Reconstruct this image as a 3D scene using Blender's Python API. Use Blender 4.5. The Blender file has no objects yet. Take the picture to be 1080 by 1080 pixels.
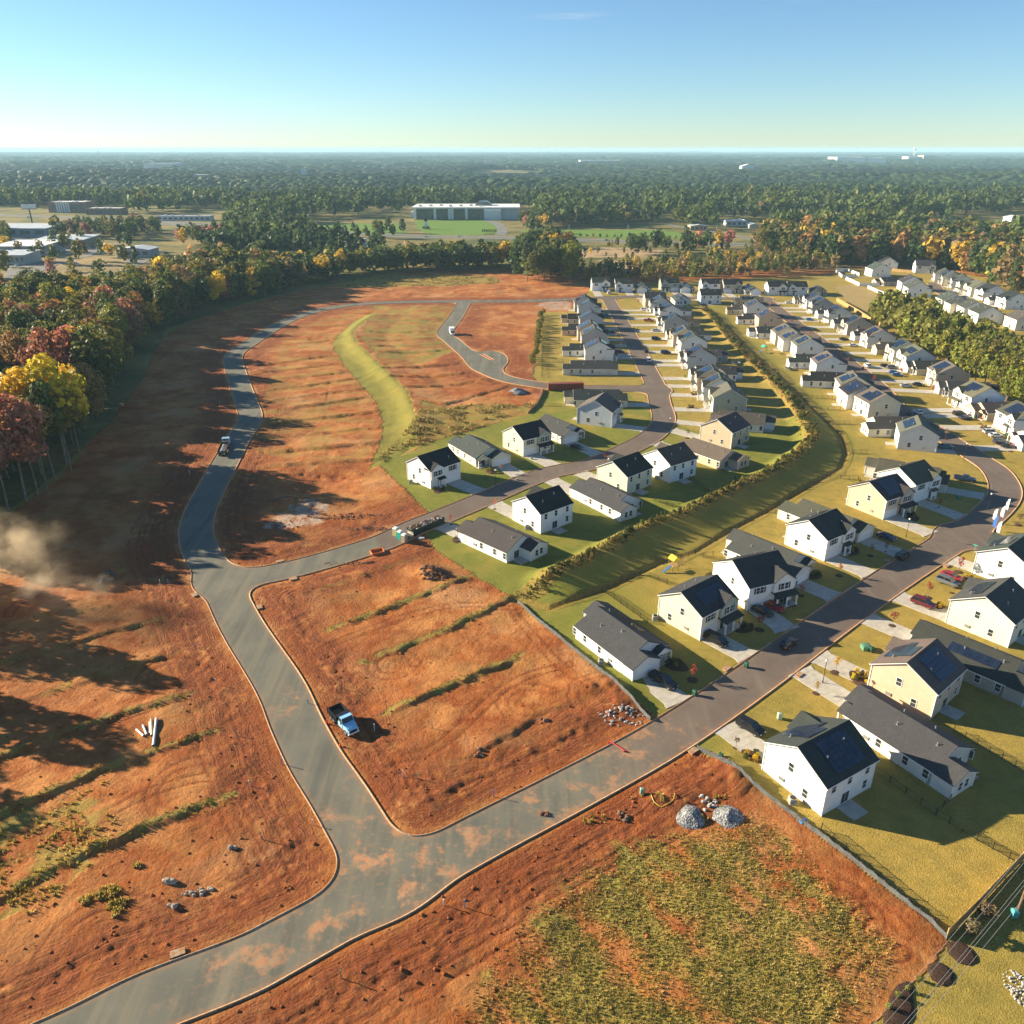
import bpy, bmesh, math, random
import numpy as np
from mathutils import Vector, Matrix
rnd = random.Random(11)
RS = np.random.RandomState(5)
R = math.radians
sc = bpy.context.scene
COL = sc.collection
PI = math.pi
# ---------------------------------------------------------------- camera model: a pixel of the 1080 px photograph -> a point on the ground
F, HC, HZ = 850.0, 88.0, 157.0
PIT = math.atan((540 - HZ) / F)
CP, SP = math.cos(PIT), math.sin(PIT)
def at(px, py, z=0.0):
    x = (px - 540) / F; y = (540 - py) / F
    d = (x, CP + y * SP, -SP + y * CP)
    t = (z - HC) / d[2]
    return (d[0] * t, d[1] * t)
def pix(x, y, z=0.0):
    z = z - HC
    dep = y * CP - z * SP; up = y * SP + z * CP
    return 540 + F * x / dep, 540 - F * up / dep
def mpp(py):                                  # metres per pixel across, on the ground at that row
    return (at(541, py)[0] - at(540, py)[0])
# ---------------------------------------------------------------- noise
def _h(ix, iy, s):
    v = np.sin(ix * 127.1 + iy * 311.7 + s * 74.7) * 43758.5453
    return v - np.floor(v)
def vn(x, y, s=0):
    ix = np.floor(x); iy = np.floor(y); fx = x - ix; fy = y - iy
    fx = fx * fx * (3 - 2 * fx); fy = fy * fy * (3 - 2 * fy)
    a = _h(ix, iy, s); b = _h(ix + 1, iy, s); c = _h(ix, iy + 1, s); d = _h(ix + 1, iy + 1, s)
    return a + (b - a) * fx + (c - a) * fy + (a - b - c + d) * fx * fy
def fbm(x, y, s=0, o=4):
    r = 0; amp = .5
    for k in range(o):
        r = r + amp * vn(x, y, s + k); x = x * 2.03 + 1.7; y = y * 2.03 - 2.3; amp *= .5
    return r                                   # about 0..0.94, mean .47
def sst(a, b, x):
    t = np.clip((x - a) / (b - a), 0, 1); return t * t * (3 - 2 * t)
# ---------------------------------------------------------------- polylines and polygons
def spline(pts, n=6):
    P = [pts[0]] + list(pts) + [pts[-1]]; out = []
    for i in range(1, len(P) - 2):
        p0, p1, p2, p3 = [np.array(q, float) for q in P[i - 1:i + 3]]
        for k in range(n):
            t = k / n
            out.append(.5 * (2 * p1 + (p2 - p0) * t + (2 * p0 - 5 * p1 + 4 * p2 - p3) * t * t + (3 * p1 - p0 - 3 * p2 + p3) * t ** 3))
    out.append(np.array(P[-1], float))
    return np.array(out)
def pl(*pts): return np.array([at(*p) for p in pts])
def dist_line(X, Y, L, reach=60.0):
    """distance, signed offset (left of the line +) and arc length to a polyline, far points get 1e3"""
    D = np.full(X.shape, 1e3); S = np.zeros(X.shape); T = np.zeros(X.shape)
    acc = 0.0
    for i in range(len(L) - 1):
        ax, ay = L[i]; bx, by = L[i + 1]
        dx, dy = bx - ax, by - ay; l = math.hypot(dx, dy)
        if l < 1e-6: continue
        m = (X > min(ax, bx) - reach) & (X < max(ax, bx) + reach) & (Y > min(ay, by) - reach) & (Y < max(ay, by) + reach)
        if m.any():
            xx = X[m] - ax; yy = Y[m] - ay
            t = np.clip((xx * dx + yy * dy) / (l * l), 0, 1)
            ex = xx - t * dx; ey = yy - t * dy
            d = np.hypot(ex, ey)
            sg = np.sign(dx * yy - dy * xx)
            old = D[m]; b = d < old
            D[m] = np.where(b, d, old); S[m] = np.where(b, d * sg, S[m]); T[m] = np.where(b, acc + t * l, T[m])
        acc += l
    return D, S, T
def inside(X, Y, P):
    r = np.zeros(X.shape, bool); n = len(P)
    x0, y0 = P.min(0); x1, y1 = P.max(0)
    m = (X >= x0) & (X <= x1) & (Y >= y0) & (Y <= y1)
    if not m.any(): return r
    x = X[m]; y = Y[m]; c = np.zeros(x.shape, bool); j = n - 1
    for i in range(n):
        xi, yi = P[i]; xj, yj = P[j]
        if yi != yj:
            c ^= ((yi > y) != (yj > y)) & (x < (xj - xi) * (y - yi) / (yj - yi) + xi)
        j = i
    r[m] = c
    return r
# ---------------------------------------------------------------- mesh builder
class MB:
    def __init__(s): s.v = []; s.f = []; s.m = []
    def poly(s, pts, m=0):
        b = len(s.v); s.v += [tuple(p) for p in pts]; s.f.append(tuple(range(b, b + len(pts)))); s.m.append(m)
    def box(s, x0, x1, y0, y1, z0, z1, m=0):
        b = len(s.v)
        s.v += [(x0, y0, z0), (x1, y0, z0), (x1, y1, z0), (x0, y1, z0), (x0, y0, z1), (x1, y0, z1), (x1, y1, z1), (x0, y1, z1)]
        for q in ((0, 3, 2, 1), (4, 5, 6, 7), (0, 1, 5, 4), (1, 2, 6, 5), (2, 3, 7, 6), (3, 0, 4, 7)):
            s.f.append(tuple(b + k for k in q)); s.m.append(m)
    def prism(s, prof, axis, a, c, m=0, caps=True):
        """closed profile of (u, z) pairs, counter-clockwise, extruded along axis 'x' (u=y) or 'y' (u=x)"""
        n = len(prof); b = len(s.v)
        for t in (a, c):
            for u, z in prof: s.v.append((t, u, z) if axis == 'x' else (u, t, z))
        for i in range(n):
            j = (i + 1) % n
            s.f.append((b + i, b + j, b + n + j, b + n + i)); s.m.append(m)
        if caps:
            s.f.append(tuple(b + k for k in range(n))[::-1]); s.m.append(m)
            s.f.append(tuple(b + n + k for k in range(n))); s.m.append(m)
    def tube(s, p0, p1, r0, r1=None, n=6, m=0, caps=True):
        r1 = r0 if r1 is None else r1
        p0 = Vector(p0); p1 = Vector(p1); d = (p1 - p0)
        if d.length < 1e-6: return
        d.normalize(); u = d.orthogonal().normalized(); w = d.cross(u); b = len(s.v)
        for p, r in ((p0, r0), (p1, r1)):
            for k in range(n):
                a = 2 * PI * k / n; s.v.append(tuple(p + (u * math.cos(a) + w * math.sin(a)) * r))
        for k in range(n):
            j = (k + 1) % n; s.f.append((b + k, b + j, b + n + j, b + n + k)); s.m.append(m)
        if caps:
            s.f.append(tuple(b + k for k in range(n))[::-1]); s.m.append(m)
            s.f.append(tuple(b + n + k for k in range(n))); s.m.append(m)
    def loft(s, rings, m=0, caps=True):
        n = len(rings[0]); b = len(s.v)
        for r in rings: s.v += [tuple(p) for p in r]
        for i in range(len(rings) - 1):
            for k in range(n):
                j = (k + 1) % n
                s.f.append((b + i * n + k, b + i * n + j, b + (i + 1) * n + j, b + (i + 1) * n + k)); s.m.append(m)
        if caps:
            s.f.append(tuple(b + k for k in range(n))[::-1]); s.m.append(m)
            s.f.append(tuple(b + (len(rings) - 1) * n + k for k in range(n))); s.m.append(m)
    def mesh(s, name, mats, smooth=False):
        me = bpy.data.meshes.new(name); me.from_pydata(s.v, [], s.f)
        for q in (mats if isinstance(mats, (list, tuple)) else [mats]): me.materials.append(q)
        me.polygons.foreach_set('material_index', s.m)
        if smooth: me.polygons.foreach_set('use_smooth', [True] * len(s.f))
        me.update(); return me
def fix_normals(me):
    bm = bmesh.new(); bm.from_mesh(me); bmesh.ops.recalc_face_normals(bm, faces=bm.faces); bm.to_mesh(me); bm.free()
    return me
def link(name, me, parent=None, loc=(0, 0, 0), rz=0.0, color=None):
    o = bpy.data.objects.new(name, me); COL.objects.link(o)
    o.location = loc; o.rotation_euler = (0, 0, rz)
    if parent: o.parent = parent
    if color: o.color = (*color, 1)
    return o
def thing(o, label, cat, group=None):
    o['label'] = label; o['category'] = cat
    if group: o['group'] = group
    return o
def struct(o): o['kind'] = 'structure'; return o
def stuff(o): o['kind'] = 'stuff'; return o
def npmesh(name, V, Fq, mats, attrs=None, smooth=False):
    """mesh from numpy arrays; Fq is (n,3) or (n,4)"""
    me = bpy.data.meshes.new(name); n, k = Fq.shape
    me.vertices.add(len(V)); me.vertices.foreach_set('co', V.astype(np.float32).ravel())
    me.loops.add(n * k); me.loops.foreach_set('vertex_index', Fq.astype(np.int32).ravel())
    me.polygons.add(n); me.polygons.foreach_set('loop_start', np.arange(0, n * k, k, dtype=np.int32))
    if smooth: me.polygons.foreach_set('use_smooth', np.ones(n, bool))
    for q in (mats if isinstance(mats, (list, tuple)) else [mats]): me.materials.append(q)
    for nm, a in (attrs or {}).items():
        if a.ndim == 1:
            at_ = me.attributes.new(nm, 'FLOAT', 'POINT'); at_.data.foreach_set('value', a.astype(np.float32))
        else:
            at_ = me.attributes.new(nm, 'FLOAT_COLOR', 'POINT'); at_.data.foreach_set('color', np.c_[a, np.ones(len(a))].astype(np.float32).ravel())
    me.update(calc_edges=True); me.validate()
    return me
def uvmap(me):
    uv = me.uv_layers.new(name='UVMap')
    for p in me.polygons:
        n = p.normal; u = Vector((0, 0, 1)).cross(n)
        u = u.normalized() if u.length > .05 else Vector((1, 0, 0)); w = n.cross(u)
        for li in p.loop_indices:
            c = me.vertices[me.loops[li].vertex_index].co; uv.data[li].uv = (c.dot(u), c.dot(w))
    return me
# ---------------------------------------------------------------- materials
class NT:
    def __init__(s, name, rough=.8, spec=.3):
        s.m = bpy.data.materials.new(name); s.m.use_nodes = True
        s.n = s.m.node_tree.nodes; s.l = s.m.node_tree.links
        s.b = s.n['Principled BSDF']; s.b.inputs['Roughness'].default_value = rough
        s.b.inputs['Specular IOR Level'].default_value = spec
        s._c = None
    def add(s, t, **kw):
        q = s.n.new(t)
        for k, v in kw.items(): setattr(q, k, v)
        return q
    def set(s, sock, v):
        if hasattr(v, 'links') or isinstance(v, bpy.types.NodeSocket): s.l.new(v, sock)
        elif isinstance(v, (tuple, list)) and len(v) == 3 and sock.type == 'RGBA': sock.default_value = (*v, 1)
        else: sock.default_value = v
    def coords(s, kind='Object'):
        if s._c is None: s._c = s.add('ShaderNodeTexCoord')
        return s._c.outputs[kind]
    def noise(s, scale, detail=3, rough=.6, vec=None, stretch=None, out='Fac'):
        q = s.add('ShaderNodeTexNoise'); q.inputs['Scale'].default_value = scale
        q.inputs['Detail'].default_value = detail; q.inputs['Roughness'].default_value = rough
        v = vec if vec is not None else s.coords()
        if stretch:
            mp = s.add('ShaderNodeMapping'); mp.inputs['Scale'].default_value = stretch[:3]
            if len(stretch) > 3: mp.inputs['Rotation'].default_value = (0, 0, stretch[3])
            s.l.new(v, mp.inputs['Vector']); v = mp.outputs[0]
        s.l.new(v, q.inputs['Vector']); return q.outputs[out]
    def ramp(s, fac, a, b, lo=0.0, hi=1.0):
        q = s.add('ShaderNodeMapRange'); q.interpolation_type = 'SMOOTHSTEP'
        s.set(q.inputs['Value'], fac); q.inputs['From Min'].default_value = a; q.inputs['From Max'].default_value = b
        q.inputs['To Min'].default_value = lo; q.inputs['To Max'].default_value = hi
        return q.outputs['Result']
    def mix(s, fac, a, b, mode='MIX'):
        q = s.add('ShaderNodeMix'); q.data_type = 'RGBA'; q.blend_type = mode
        s.set(q.inputs[0], fac)
        ia = [i for i in q.inputs if i.name == 'A' and i.type == 'RGBA'][0]; ib = [i for i in q.inputs if i.name == 'B' and i.type == 'RGBA'][0]
        s.set(ia, a); s.set(ib, b)
        return [o for o in q.outputs if o.type == 'RGBA'][0]
    def math(s, op, a, b=None, c=None):
        q = s.add('ShaderNodeMath', operation=op); s.set(q.inputs[0], a)
        if b is not None: s.set(q.inputs[1], b)
        if c is not None: s.set(q.inputs[2], c)
        return q.outputs[0]
    def attr(s, name, out='Fac'):
        return s.add('ShaderNodeAttribute', attribute_name=name).outputs[out]
    def ocol(s): return s.add('ShaderNodeObjectInfo').outputs['Color']
    def orand(s): return s.add('ShaderNodeObjectInfo').outputs['Random']
    def color(s, c): s.set(s.b.inputs['Base Color'], c)
    def bump(s, h, dist=.05, strength=1.0):
        q = s.add('ShaderNodeBump'); q.inputs['Distance'].default_value = dist; q.inputs['Strength'].default_value = strength
        s.set(q.inputs['Height'], h); s.l.new(q.outputs[0], s.b.inputs['Normal'])
def flat(name, c, rough=.6, spec=.3, metal=0.0, var=.12, scale=3.0):
    t = NT(name, rough, spec); t.b.inputs['Metallic'].default_value = metal
    n = t.noise(scale, 3)
    t.color(t.mix(t.ramp(n, .3, .7), tuple(x * (1 - var) for x in c), tuple(min(1, x * (1 + var)) for x in c)))
    return t.m
def painted(name, rough=.35, spec=.5, coat=0.0, var=.06, scale=2.0):
    t = NT(name, rough, spec); n = t.noise(scale, 3)
    t.color(t.mix(t.ramp(n, .3, .7), t.mix(1.0, t.ocol(), (1 - var,) * 3, 'MULTIPLY'), t.ocol()))
    if coat: t.b.inputs['Coat Weight'].default_value = coat; t.b.inputs['Coat Roughness'].default_value = .08
    return t.m
M = {}
def mats():
    # house siding: horizontal laps by bump, colour from the object
    t = NT('siding', .55, .35); tc = t.coords(); sep = t.add('ShaderNodeSeparateXYZ'); t.l.new(tc, sep.inputs[0])
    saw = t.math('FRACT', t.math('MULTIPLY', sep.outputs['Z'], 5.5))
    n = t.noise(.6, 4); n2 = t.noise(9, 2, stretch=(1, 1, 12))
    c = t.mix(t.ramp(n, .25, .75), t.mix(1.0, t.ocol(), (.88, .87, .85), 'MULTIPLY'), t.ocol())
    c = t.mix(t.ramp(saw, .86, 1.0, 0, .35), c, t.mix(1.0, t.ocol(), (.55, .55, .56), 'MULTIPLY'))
    c = t.mix(t.ramp(n2, .5, .8, 0, .12), c, t.mix(1.0, t.ocol(), (.8, .77, .72), 'MULTIPLY'))
    t.color(c); t.bump(t.math('SUBTRACT', 1.0, saw), .025, .7); M['siding'] = t.m
    # shingles
    t = NT('shingles', .85, .25); br = t.add('ShaderNodeTexBrick'); br.inputs['Scale'].default_value = 2.6
    br.inputs['Color1'].default_value = (1, 1, 1, 1); br.inputs['Color2'].default_value = (.72, .72, .74, 1); br.inputs['Mortar'].default_value = (.4, .4, .4, 1)
    br.inputs['Mortar Size'].default_value = .03; br.inputs['Row Height'].default_value = .36; br.inputs['Brick Width'].default_value = .7
    mp = t.add('ShaderNodeMapping'); mp.inputs['Rotation'].default_value = (0, 0, 0); t.l.new(t.coords('UV'), mp.inputs[0]); t.l.new(mp.outputs[0], br.inputs['Vector'])
    n = t.noise(.5, 4); n2 = t.noise(14, 2)
    c = t.mix(1.0, t.ocol(), br.outputs['Color'], 'MULTIPLY')
    c = t.mix(t.ramp(n, .3, .75, 0, .5), c, t.mix(1.0, c, (1.35, 1.3, 1.22), 'MULTIPLY'))
    c = t.mix(t.ramp(n2, .4, .7, 0, .35), c, t.mix(1.0, c, (.65, .65, .68), 'MULTIPLY'))
    t.color(c); t.bump(n2, .02, .5); M['shingles'] = t.m
    M['trim'] = flat('white trim', (.78, .78, .76), .5, .35, var=.05)
    M['garage'] = flat('garage door white', (.74, .74, .72), .45, .4, var=.05)
    t = NT('window glass', .06, .6); t.color(t.mix(t.ramp(t.noise(.8, 2), .35, .65), (.012, .016, .02), (.05, .06, .065))); M['glass'] = t.m
    M['shutter'] = flat('dark shutters', (.025, .025, .028), .6)
    M['door'] = painted('door paint', .45, .4)
    t = NT('solar glass', .08, .8); tc = t.coords('UV'); br = t.add('ShaderNodeTexBrick'); br.offset = 0; br.inputs['Scale'].default_value = 1.0
    br.inputs['Color1'].default_value = (.010, .016, .035, 1); br.inputs['Color2'].default_value = (.014, .022, .045, 1); br.inputs['Mortar'].default_value = (.045, .05, .06, 1)
    br.inputs['Mortar Size'].default_value = .02; br.inputs['Brick Width'].default_value = 1.05; br.inputs['Row Height'].default_value = 1.75
    t.l.new(tc, br.inputs['Vector']); t.color(br.outputs['Color']); M['solar'] = t.m
    M['metal'] = flat('galvanised metal', (.42, .43, .44), .4, .5, .6)
    M['black'] = flat('black metal', (.015, .015, .016), .5, .4)
    M['rubber'] = flat('tyre rubber', (.018, .018, .019), .85)
    M['car'] = painted('car paint', .3, .4, .25, .03)
    t = NT('car glass', .05, .7); t.color((.012, .016, .02)); M['carglass'] = t.m
    M['lamp'] = flat('headlamp glass', (.7, .72, .74), .15, .6, var=.03)
    M['tail'] = flat('red tail lamp', (.35, .01, .01), .2, .6)
    M['paint'] = painted('painted part', .5, .35)
    M['plastic'] = painted('plastic', .45, .4)
    # concrete
    t = NT('concrete', .85, .25); n = t.noise(.7, 5); n2 = t.noise(6, 3)
    c = t.mix(t.ramp(n, .3, .7), (.40, .36, .30), (.52, .48, .41)); c = t.mix(t.ramp(n2, .45, .75, 0, .35), c, (.33, .27, .20)); t.color(c); t.bump(n2, .01, .4); M['concrete'] = t.m
    t = NT('kerb concrete', .85, .25); n = t.noise(.25, 4); n2 = t.noise(3, 3)
    c = t.mix(t.ramp(n, .35, .65), (.42, .33, .23), (.40, .25, .14)); c = t.mix(t.ramp(n2, .38, .62, 0, .85), c, (.33, .15, .06)); t.color(c); M['kerb'] = t.m
    # leaves: colour from the object, spread per leaf clump
    t = NT('foliage', .6, .25); v = t.attr('v')
    oc = t.ocol()
    c = t.mix(v, t.mix(1.0, oc, (.6, .66, .62), 'MULTIPLY'), t.mix(1.0, oc, (1.5, 1.35, 1.0), 'MULTIPLY')); t.color(c)
    tr = t.add('ShaderNodeBsdfTranslucent'); t.l.new(c, tr.inputs[0]); mx = t.add('ShaderNodeMixShader'); mx.inputs[0].default_value = .4
    t.l.new(t.b.outputs[0], mx.inputs[1]); t.l.new(tr.outputs[0], mx.inputs[2]); t.l.new(mx.outputs[0], t.n['Material Output'].inputs['Surface']); M['leaf'] = t.m
    # woodland masses: colour stored per tree
    t = NT('woodland foliage', .65, .2); c = t.attr('tint', 'Color'); t.color(c)
    tr = t.add('ShaderNodeBsdfTranslucent'); t.l.new(c, tr.inputs[0]); mx = t.add('ShaderNodeMixShader'); mx.inputs[0].default_value = .35
    t.l.new(t.b.outputs[0], mx.inputs[1]); t.l.new(tr.outputs[0], mx.inputs[2]); t.l.new(mx.outputs[0], t.n['Material Output'].inputs['Surface']); M['woods'] = t.m
    M['bark'] = flat('bark', (.20, .16, .12), .9, .2, var=.35, scale=1.5)
    M['mulch'] = flat('bark mulch', (.085, .045, .03), .95, .15, var=.35, scale=6)
    M['wood'] = flat('fence timber', (.42, .27, .11), .8, .25, var=.2, scale=2)
    M['oldwood'] = flat('dark timber', (.18, .11, .06), .85, .2, var=.25)
    M['vinyl'] = flat('white vinyl fence', (.78, .77, .73), .5, .3, var=.04)
    M['silt'] = flat('silt fence fabric', (.10, .105, .105), .8, .2, var=.25, scale=1.2)
    t = NT('gravel', .9, .2); vo = t.add('ShaderNodeTexVoronoi'); vo.inputs['Scale'].default_value = 4.5; t.l.new(t.coords(), vo.inputs['Vector'])
    t.color(t.mix(t.ramp(vo.outputs['Color'], .2, .9), (.10, .105, .115), (.34, .34, .34))); t.bump(vo.outputs['Distance'], .12, 1); M['gravel'] = t.m
    t = NT('rubble', .9, .2); t.color(t.mix(t.ramp(t.noise(1.4, 3), .4, .65), (.21, .075, .03), (.20, .15, .115))); M['rubble'] = t.m
    M['brick'] = flat('red brick', (.30, .13, .08), .85, .2, var=.2, scale=.6)
    M['stakeblue'] = painted('painted pipe', .5)
    M['roofmetal'] = flat('pale metal roof', (.52, .55, .57), .55, .4, var=.1, scale=.15)
    M['roofwhite'] = flat('white membrane roof', (.78, .77, .74), .6, .3, var=.08, scale=.1)
    M['wallpaint'] = painted('building wall paint', .7, .3, var=.12, scale=.3)
    M['bandglass'] = flat('glazed curtain wall', (.10, .12, .12), .2, .6, var=.3, scale=.2)
mats()
# ================================================================ streets: centre lines traced on the ground
BASE = -.05
S_MAIN = spline(pl((-150, 1200), (60, 1105), (150, 1060), (250, 1021), (300, 996), (425, 927), (511, 880), (600, 834), (700, 779), (790, 719), (880, 653), (945, 608), (1000, 573), (1040, 545), (1060, 520), (1052, 498), (1030, 482), (1000, 463), (975, 447), (945, 429), (925, 407), (888, 377), (851, 350), (820, 326), (806, 314.5)))
S_LOOP = spline(pl((408, 925), (361, 845), (333, 802), (313, 763), (294, 721), (255, 660), (230, 610), (210, 577), (208, 549), (222, 516), (234, 494), (251, 463), (264, 441), (258, 420), (250, 396), (246.5, 375), (265, 361), (287, 347), (312, 334.5), (342, 326), (383, 320.5), (440, 318.3), (500, 318), (560, 317.3), (641, 314), (675, 313), (720, 314), (770, 315), (806, 314.5)))
S_MID = spline(pl((232, 612), (300, 602), (395, 575), (437, 556), (470, 543), (511, 526), (548, 510), (581, 498), (626, 489), (663, 473), (688, 459), (700, 443), (696, 425), (692, 408), (678, 380), (664, 354), (652, 333), (641, 314)))
S_CUL = spline(pl((490, 318), (481, 334), (469, 351), (478, 360), (491, 371.5), (503, 381), (515, 390), (531, 398.5), (560, 404.5), (600, 409), (650, 409.5), (694, 411)))
S_SIDE = spline(pl((1012, 563), (1040, 573), (1075, 586), (1180, 630)))
S_RIGHT = spline(pl((985, 299), (994, 309), (1037, 326), (1080, 345), (1150, 372)))
HIGHWAY = spline(pl((-120, 223), (60, 229), (160, 235), (230, 239), (297, 242), (370, 246), (445, 249.5), (540, 251), (690, 255.5), (790, 258), (900, 256), (1012, 249), (1100, 246)))
HW = 4.15
GX0, GX1, GY0, GY1, GS = -150.0, 400.0, 34.0, 700.0, .8
gx = np.arange(GX0, GX1, GS); gy = np.arange(GY0, GY1, GS)
GXX, GYY = np.meshgrid(gx, gy)
def smin(a, b, k=6.5):
    h = np.maximum(k - np.abs(a - b), 0) / k
    return np.minimum(a, b) - h * h * k * .25
def road_field(X, Y):
    f = np.full(X.shape, 60.0)
    for L, hw in ((S_MAIN, HW), (S_LOOP, HW), (S_MID, HW), (S_CUL, HW), (S_SIDE, HW), (S_RIGHT, HW)):
        d = np.minimum(dist_line(X, Y, L, 45)[0] - hw, 60); f = smin(f, d)
    cx, cy = at(516, 380); f = smin(f, np.hypot(X - cx, (Y - cy) * .45) - 8.6)
    isl = dist_line(X, Y, pl((508, 373.5), (519.5, 379.5)), 30)[0] - .9
    return np.maximum(f, -isl)
ROADF = road_field(GXX, GYY)
def rsdf(X, Y):
    """bilinear look-up of the distance to the nearest kerb (negative on the carriageway)"""
    X = np.asarray(X, float); Y = np.asarray(Y, float)
    u = (X - GX0) / GS; v = (Y - GY0) / GS
    ok = (u >= 0) & (v >= 0) & (u < len(gx) - 1.001) & (v < len(gy) - 1.001)
    u = np.clip(u, 0, len(gx) - 1.001); v = np.clip(v, 0, len(gy) - 1.001)
    i = u.astype(int); j = v.astype(int); a = u - i; b = v - j
    r = (ROADF[j, i] * (1 - a) + ROADF[j, i + 1] * a) * (1 - b) + (ROADF[j + 1, i] * (1 - a) + ROADF[j + 1, i + 1] * a) * b
    return np.where(ok, r, 60.0)
# ================================================================ zones of the ground (outlines on the ground)
P_LAWN = pl((451, 566), (462, 581), (500, 607), (546, 633), (560, 647), (605, 684), (640, 715), (700, 762), (742, 797), (764, 803), (864, 880), (982, 974), (998, 990), (985, 1020), (935, 1062), (900, 1110), (1300, 1110), (1300, 500), (1400, 330), (1080, 300), (1000, 285), (880, 283), (880, 290), (800, 293), (700, 298), (622, 303), (620, 308), (600, 328), (573, 329), (570, 340), (564, 385), (562, 397), (575, 412), (572, 418), (557, 436), (520, 447), (455, 466), (415, 484), (400, 490), (428, 517), (454, 543), (448, 556))
P_BERM = pl((393, 329), (371, 340), (349, 362), (362, 384), (379, 404), (397, 424), (404, 445), (402, 465), (389, 494), (400, 490), (415, 484), (440, 470), (442, 447), (430, 416), (405, 392), (378, 366), (373, 353), (400, 331))
P_FIELD = pl((612, 905), (655, 880), (690, 872), (730, 872), (790, 850), (812, 858), (850, 890), (950, 985), (965, 1010), (930, 1070), (880, 1150), (380, 1150), (470, 1060), (530, 985), (570, 940))
P_EAST = pl((395, 322), (480, 322), (466, 350), (480, 370), (440, 385), (412, 392), (380, 360))
P_SCRUB = pl((440, 445), (445, 425), (470, 430), (520, 425), (548, 428), (560, 425), (557, 436), (520, 447), (455, 466), (400, 490), (389, 494))
P_WEST = pl((-60, 860), (60, 850), (120, 820), (130, 850), (110, 900), (40, 960), (-60, 990))
P_WESTB = pl((85, 925), (150, 905), (160, 960), (110, 970), (80, 950))
P_EDGE = pl((-60, 570), (0, 545), (45, 520), (85, 480), (115, 435), (140, 385), (180, 350), (215, 333), (270, 318), (330, 303), (420, 291), (420, 285), (330, 296), (200, 300), (-20, 500), (-200, 600))
P_TOPW = pl((345, 297), (430, 290), (520, 291), (530, 298), (480, 301), (400, 303), (360, 302))
P_PALE = pl((300, 540), (330, 528), (345, 535), (340, 552), (300, 560), (278, 555))
P_PALE2 = pl((575, 317), (600, 318), (604, 327), (585, 327), (565, 323))
P_FARDIRT = [pl((592, 262), (640, 261), (700, 263), (690, 271), (600, 272)), pl((632, 274), (665, 276), (672, 284), (640, 283)), pl((790, 262), (845, 268), (900, 285), (835, 280))]
P_FARGREEN = [pl((436, 232), (520, 231), (533, 240), (534, 246.5), (452, 248), (440, 240)), pl((548, 243), (700, 243), (745, 249), (770, 254), (700, 252), (590, 250)), pl((330, 236), (420, 236), (430, 247), (330, 243))]
P_YARD = [pl((0, 262), (40, 262), (130, 255), (160, 262), (140, 285), (60, 300), (-40, 310), (-60, 280)), pl((-60, 240), (60, 240), (60, 250), (-60, 256)), pl((880, 302), (905, 300), (945, 322), (948, 338), (925, 333), (893, 318))]
# low terrace steps between the lots: (points, height, weed strip)
TERR = [
    (pl((349, 663), (400, 645), (460, 622), (505, 604)), .9, 1.0), (pl((382, 699), (420, 685), (460, 669), (500, 650), (552, 622)), .9, 1.0),
    (pl((395, 757), (440, 738), (500, 712), (545, 692), (552, 688)), 1.0, 1.0), (pl((475, 805), (510, 790), (550, 765), (575, 745)), .8, .2),
    (pl((340, 622), (400, 602), (440, 590)), .4, .35), (pl((620, 735), (570, 755), (540, 775)), .4, .1),
    (pl((-80, 732), (0, 700), (100, 672), (175, 652)), .9, .4), (pl((-80, 770), (0, 748), (62, 727), (130, 705), (190, 687)), 1.0, .5),
    (pl((-80, 825), (0, 797), (70, 772), (137, 750), (200, 732)), 1.1, .8), (pl((-60, 882), (0, 858), (60, 832), (125, 806), (180, 786), (235, 767)), 1.1, .9),
    (pl((-80, 975), (0, 945), (82, 903), (150, 872), (245, 838)), 1.1, 1.0), (pl((-60, 690), (40, 650), (120, 640)), .6, .3),
] + [(pl((220 + a / 4.91, 290 + b / 4.91), (220 + (a + c) / 9.82, 290 + (b + d) / 9.82 + .3), (220 + c / 4.91, 290 + d / 4.91)), 1.9, .35) for a, b, c, d in (
    (520, 230, 740, 230), (470, 268, 680, 262), (380, 330, 700, 325), (300, 370, 590, 340), (250, 468, 540, 430), (310, 500, 600, 468), (330, 540, 640, 510), (350, 590, 700, 545), (390, 640, 740, 595), (440, 690, 760, 640), (380, 765, 800, 715), (350, 840, 820, 795), (390, 915, 830, 875), (420, 985, 800, 960))] + [
    (pl((380 + a / 4.91, 290 + b / 4.91), (380 + (a + c) / 9.82, 290 + (b + d) / 9.82), (380 + c / 4.91, 290 + d / 4.91)), 1.8, .35) for a, b, c, d in (
    (90, 240, 380, 232), (60, 300, 370, 295), (60, 345, 400, 328), (80, 378, 390, 358), (90, 415, 410, 390), (130, 500, 520, 455), (200, 540, 620, 500), (300, 590, 680, 540), (480, 660, 740, 585))] + [
    (pl((430 + 45 * k, 311.5), (437 + 46 * k, 305.5)), .7, .1) for k in range(4)]
def longer(L, m):
    a, b = L[0] - L[1], L[-1] - L[-2]; return np.r_[[L[0] + a / np.hypot(*a) * m], L[1:-1], [L[-1] + b / np.hypot(*b) * m]]
TERR = [(longer(L, 9) if a > 1.5 else L, min(a, 1.3), w) for L, a, w in TERR]
BERM = pl((399, 331), (380, 344), (371, 353), (375, 365), (403, 392), (428, 416), (440, 445), (438, 470))
HEDGE = pl((556, 628), (580, 614), (610, 600), (641, 585), (666, 570), (692, 559), (722, 549), (748, 535), (776, 522), (803, 509), (824, 497), (846, 481), (857, 467), (853, 453), (845, 441), (836.7, 426), (826.7, 414), (795.5, 384.4), (776.7, 366), (762, 348), (751, 334), (742, 325))
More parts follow.
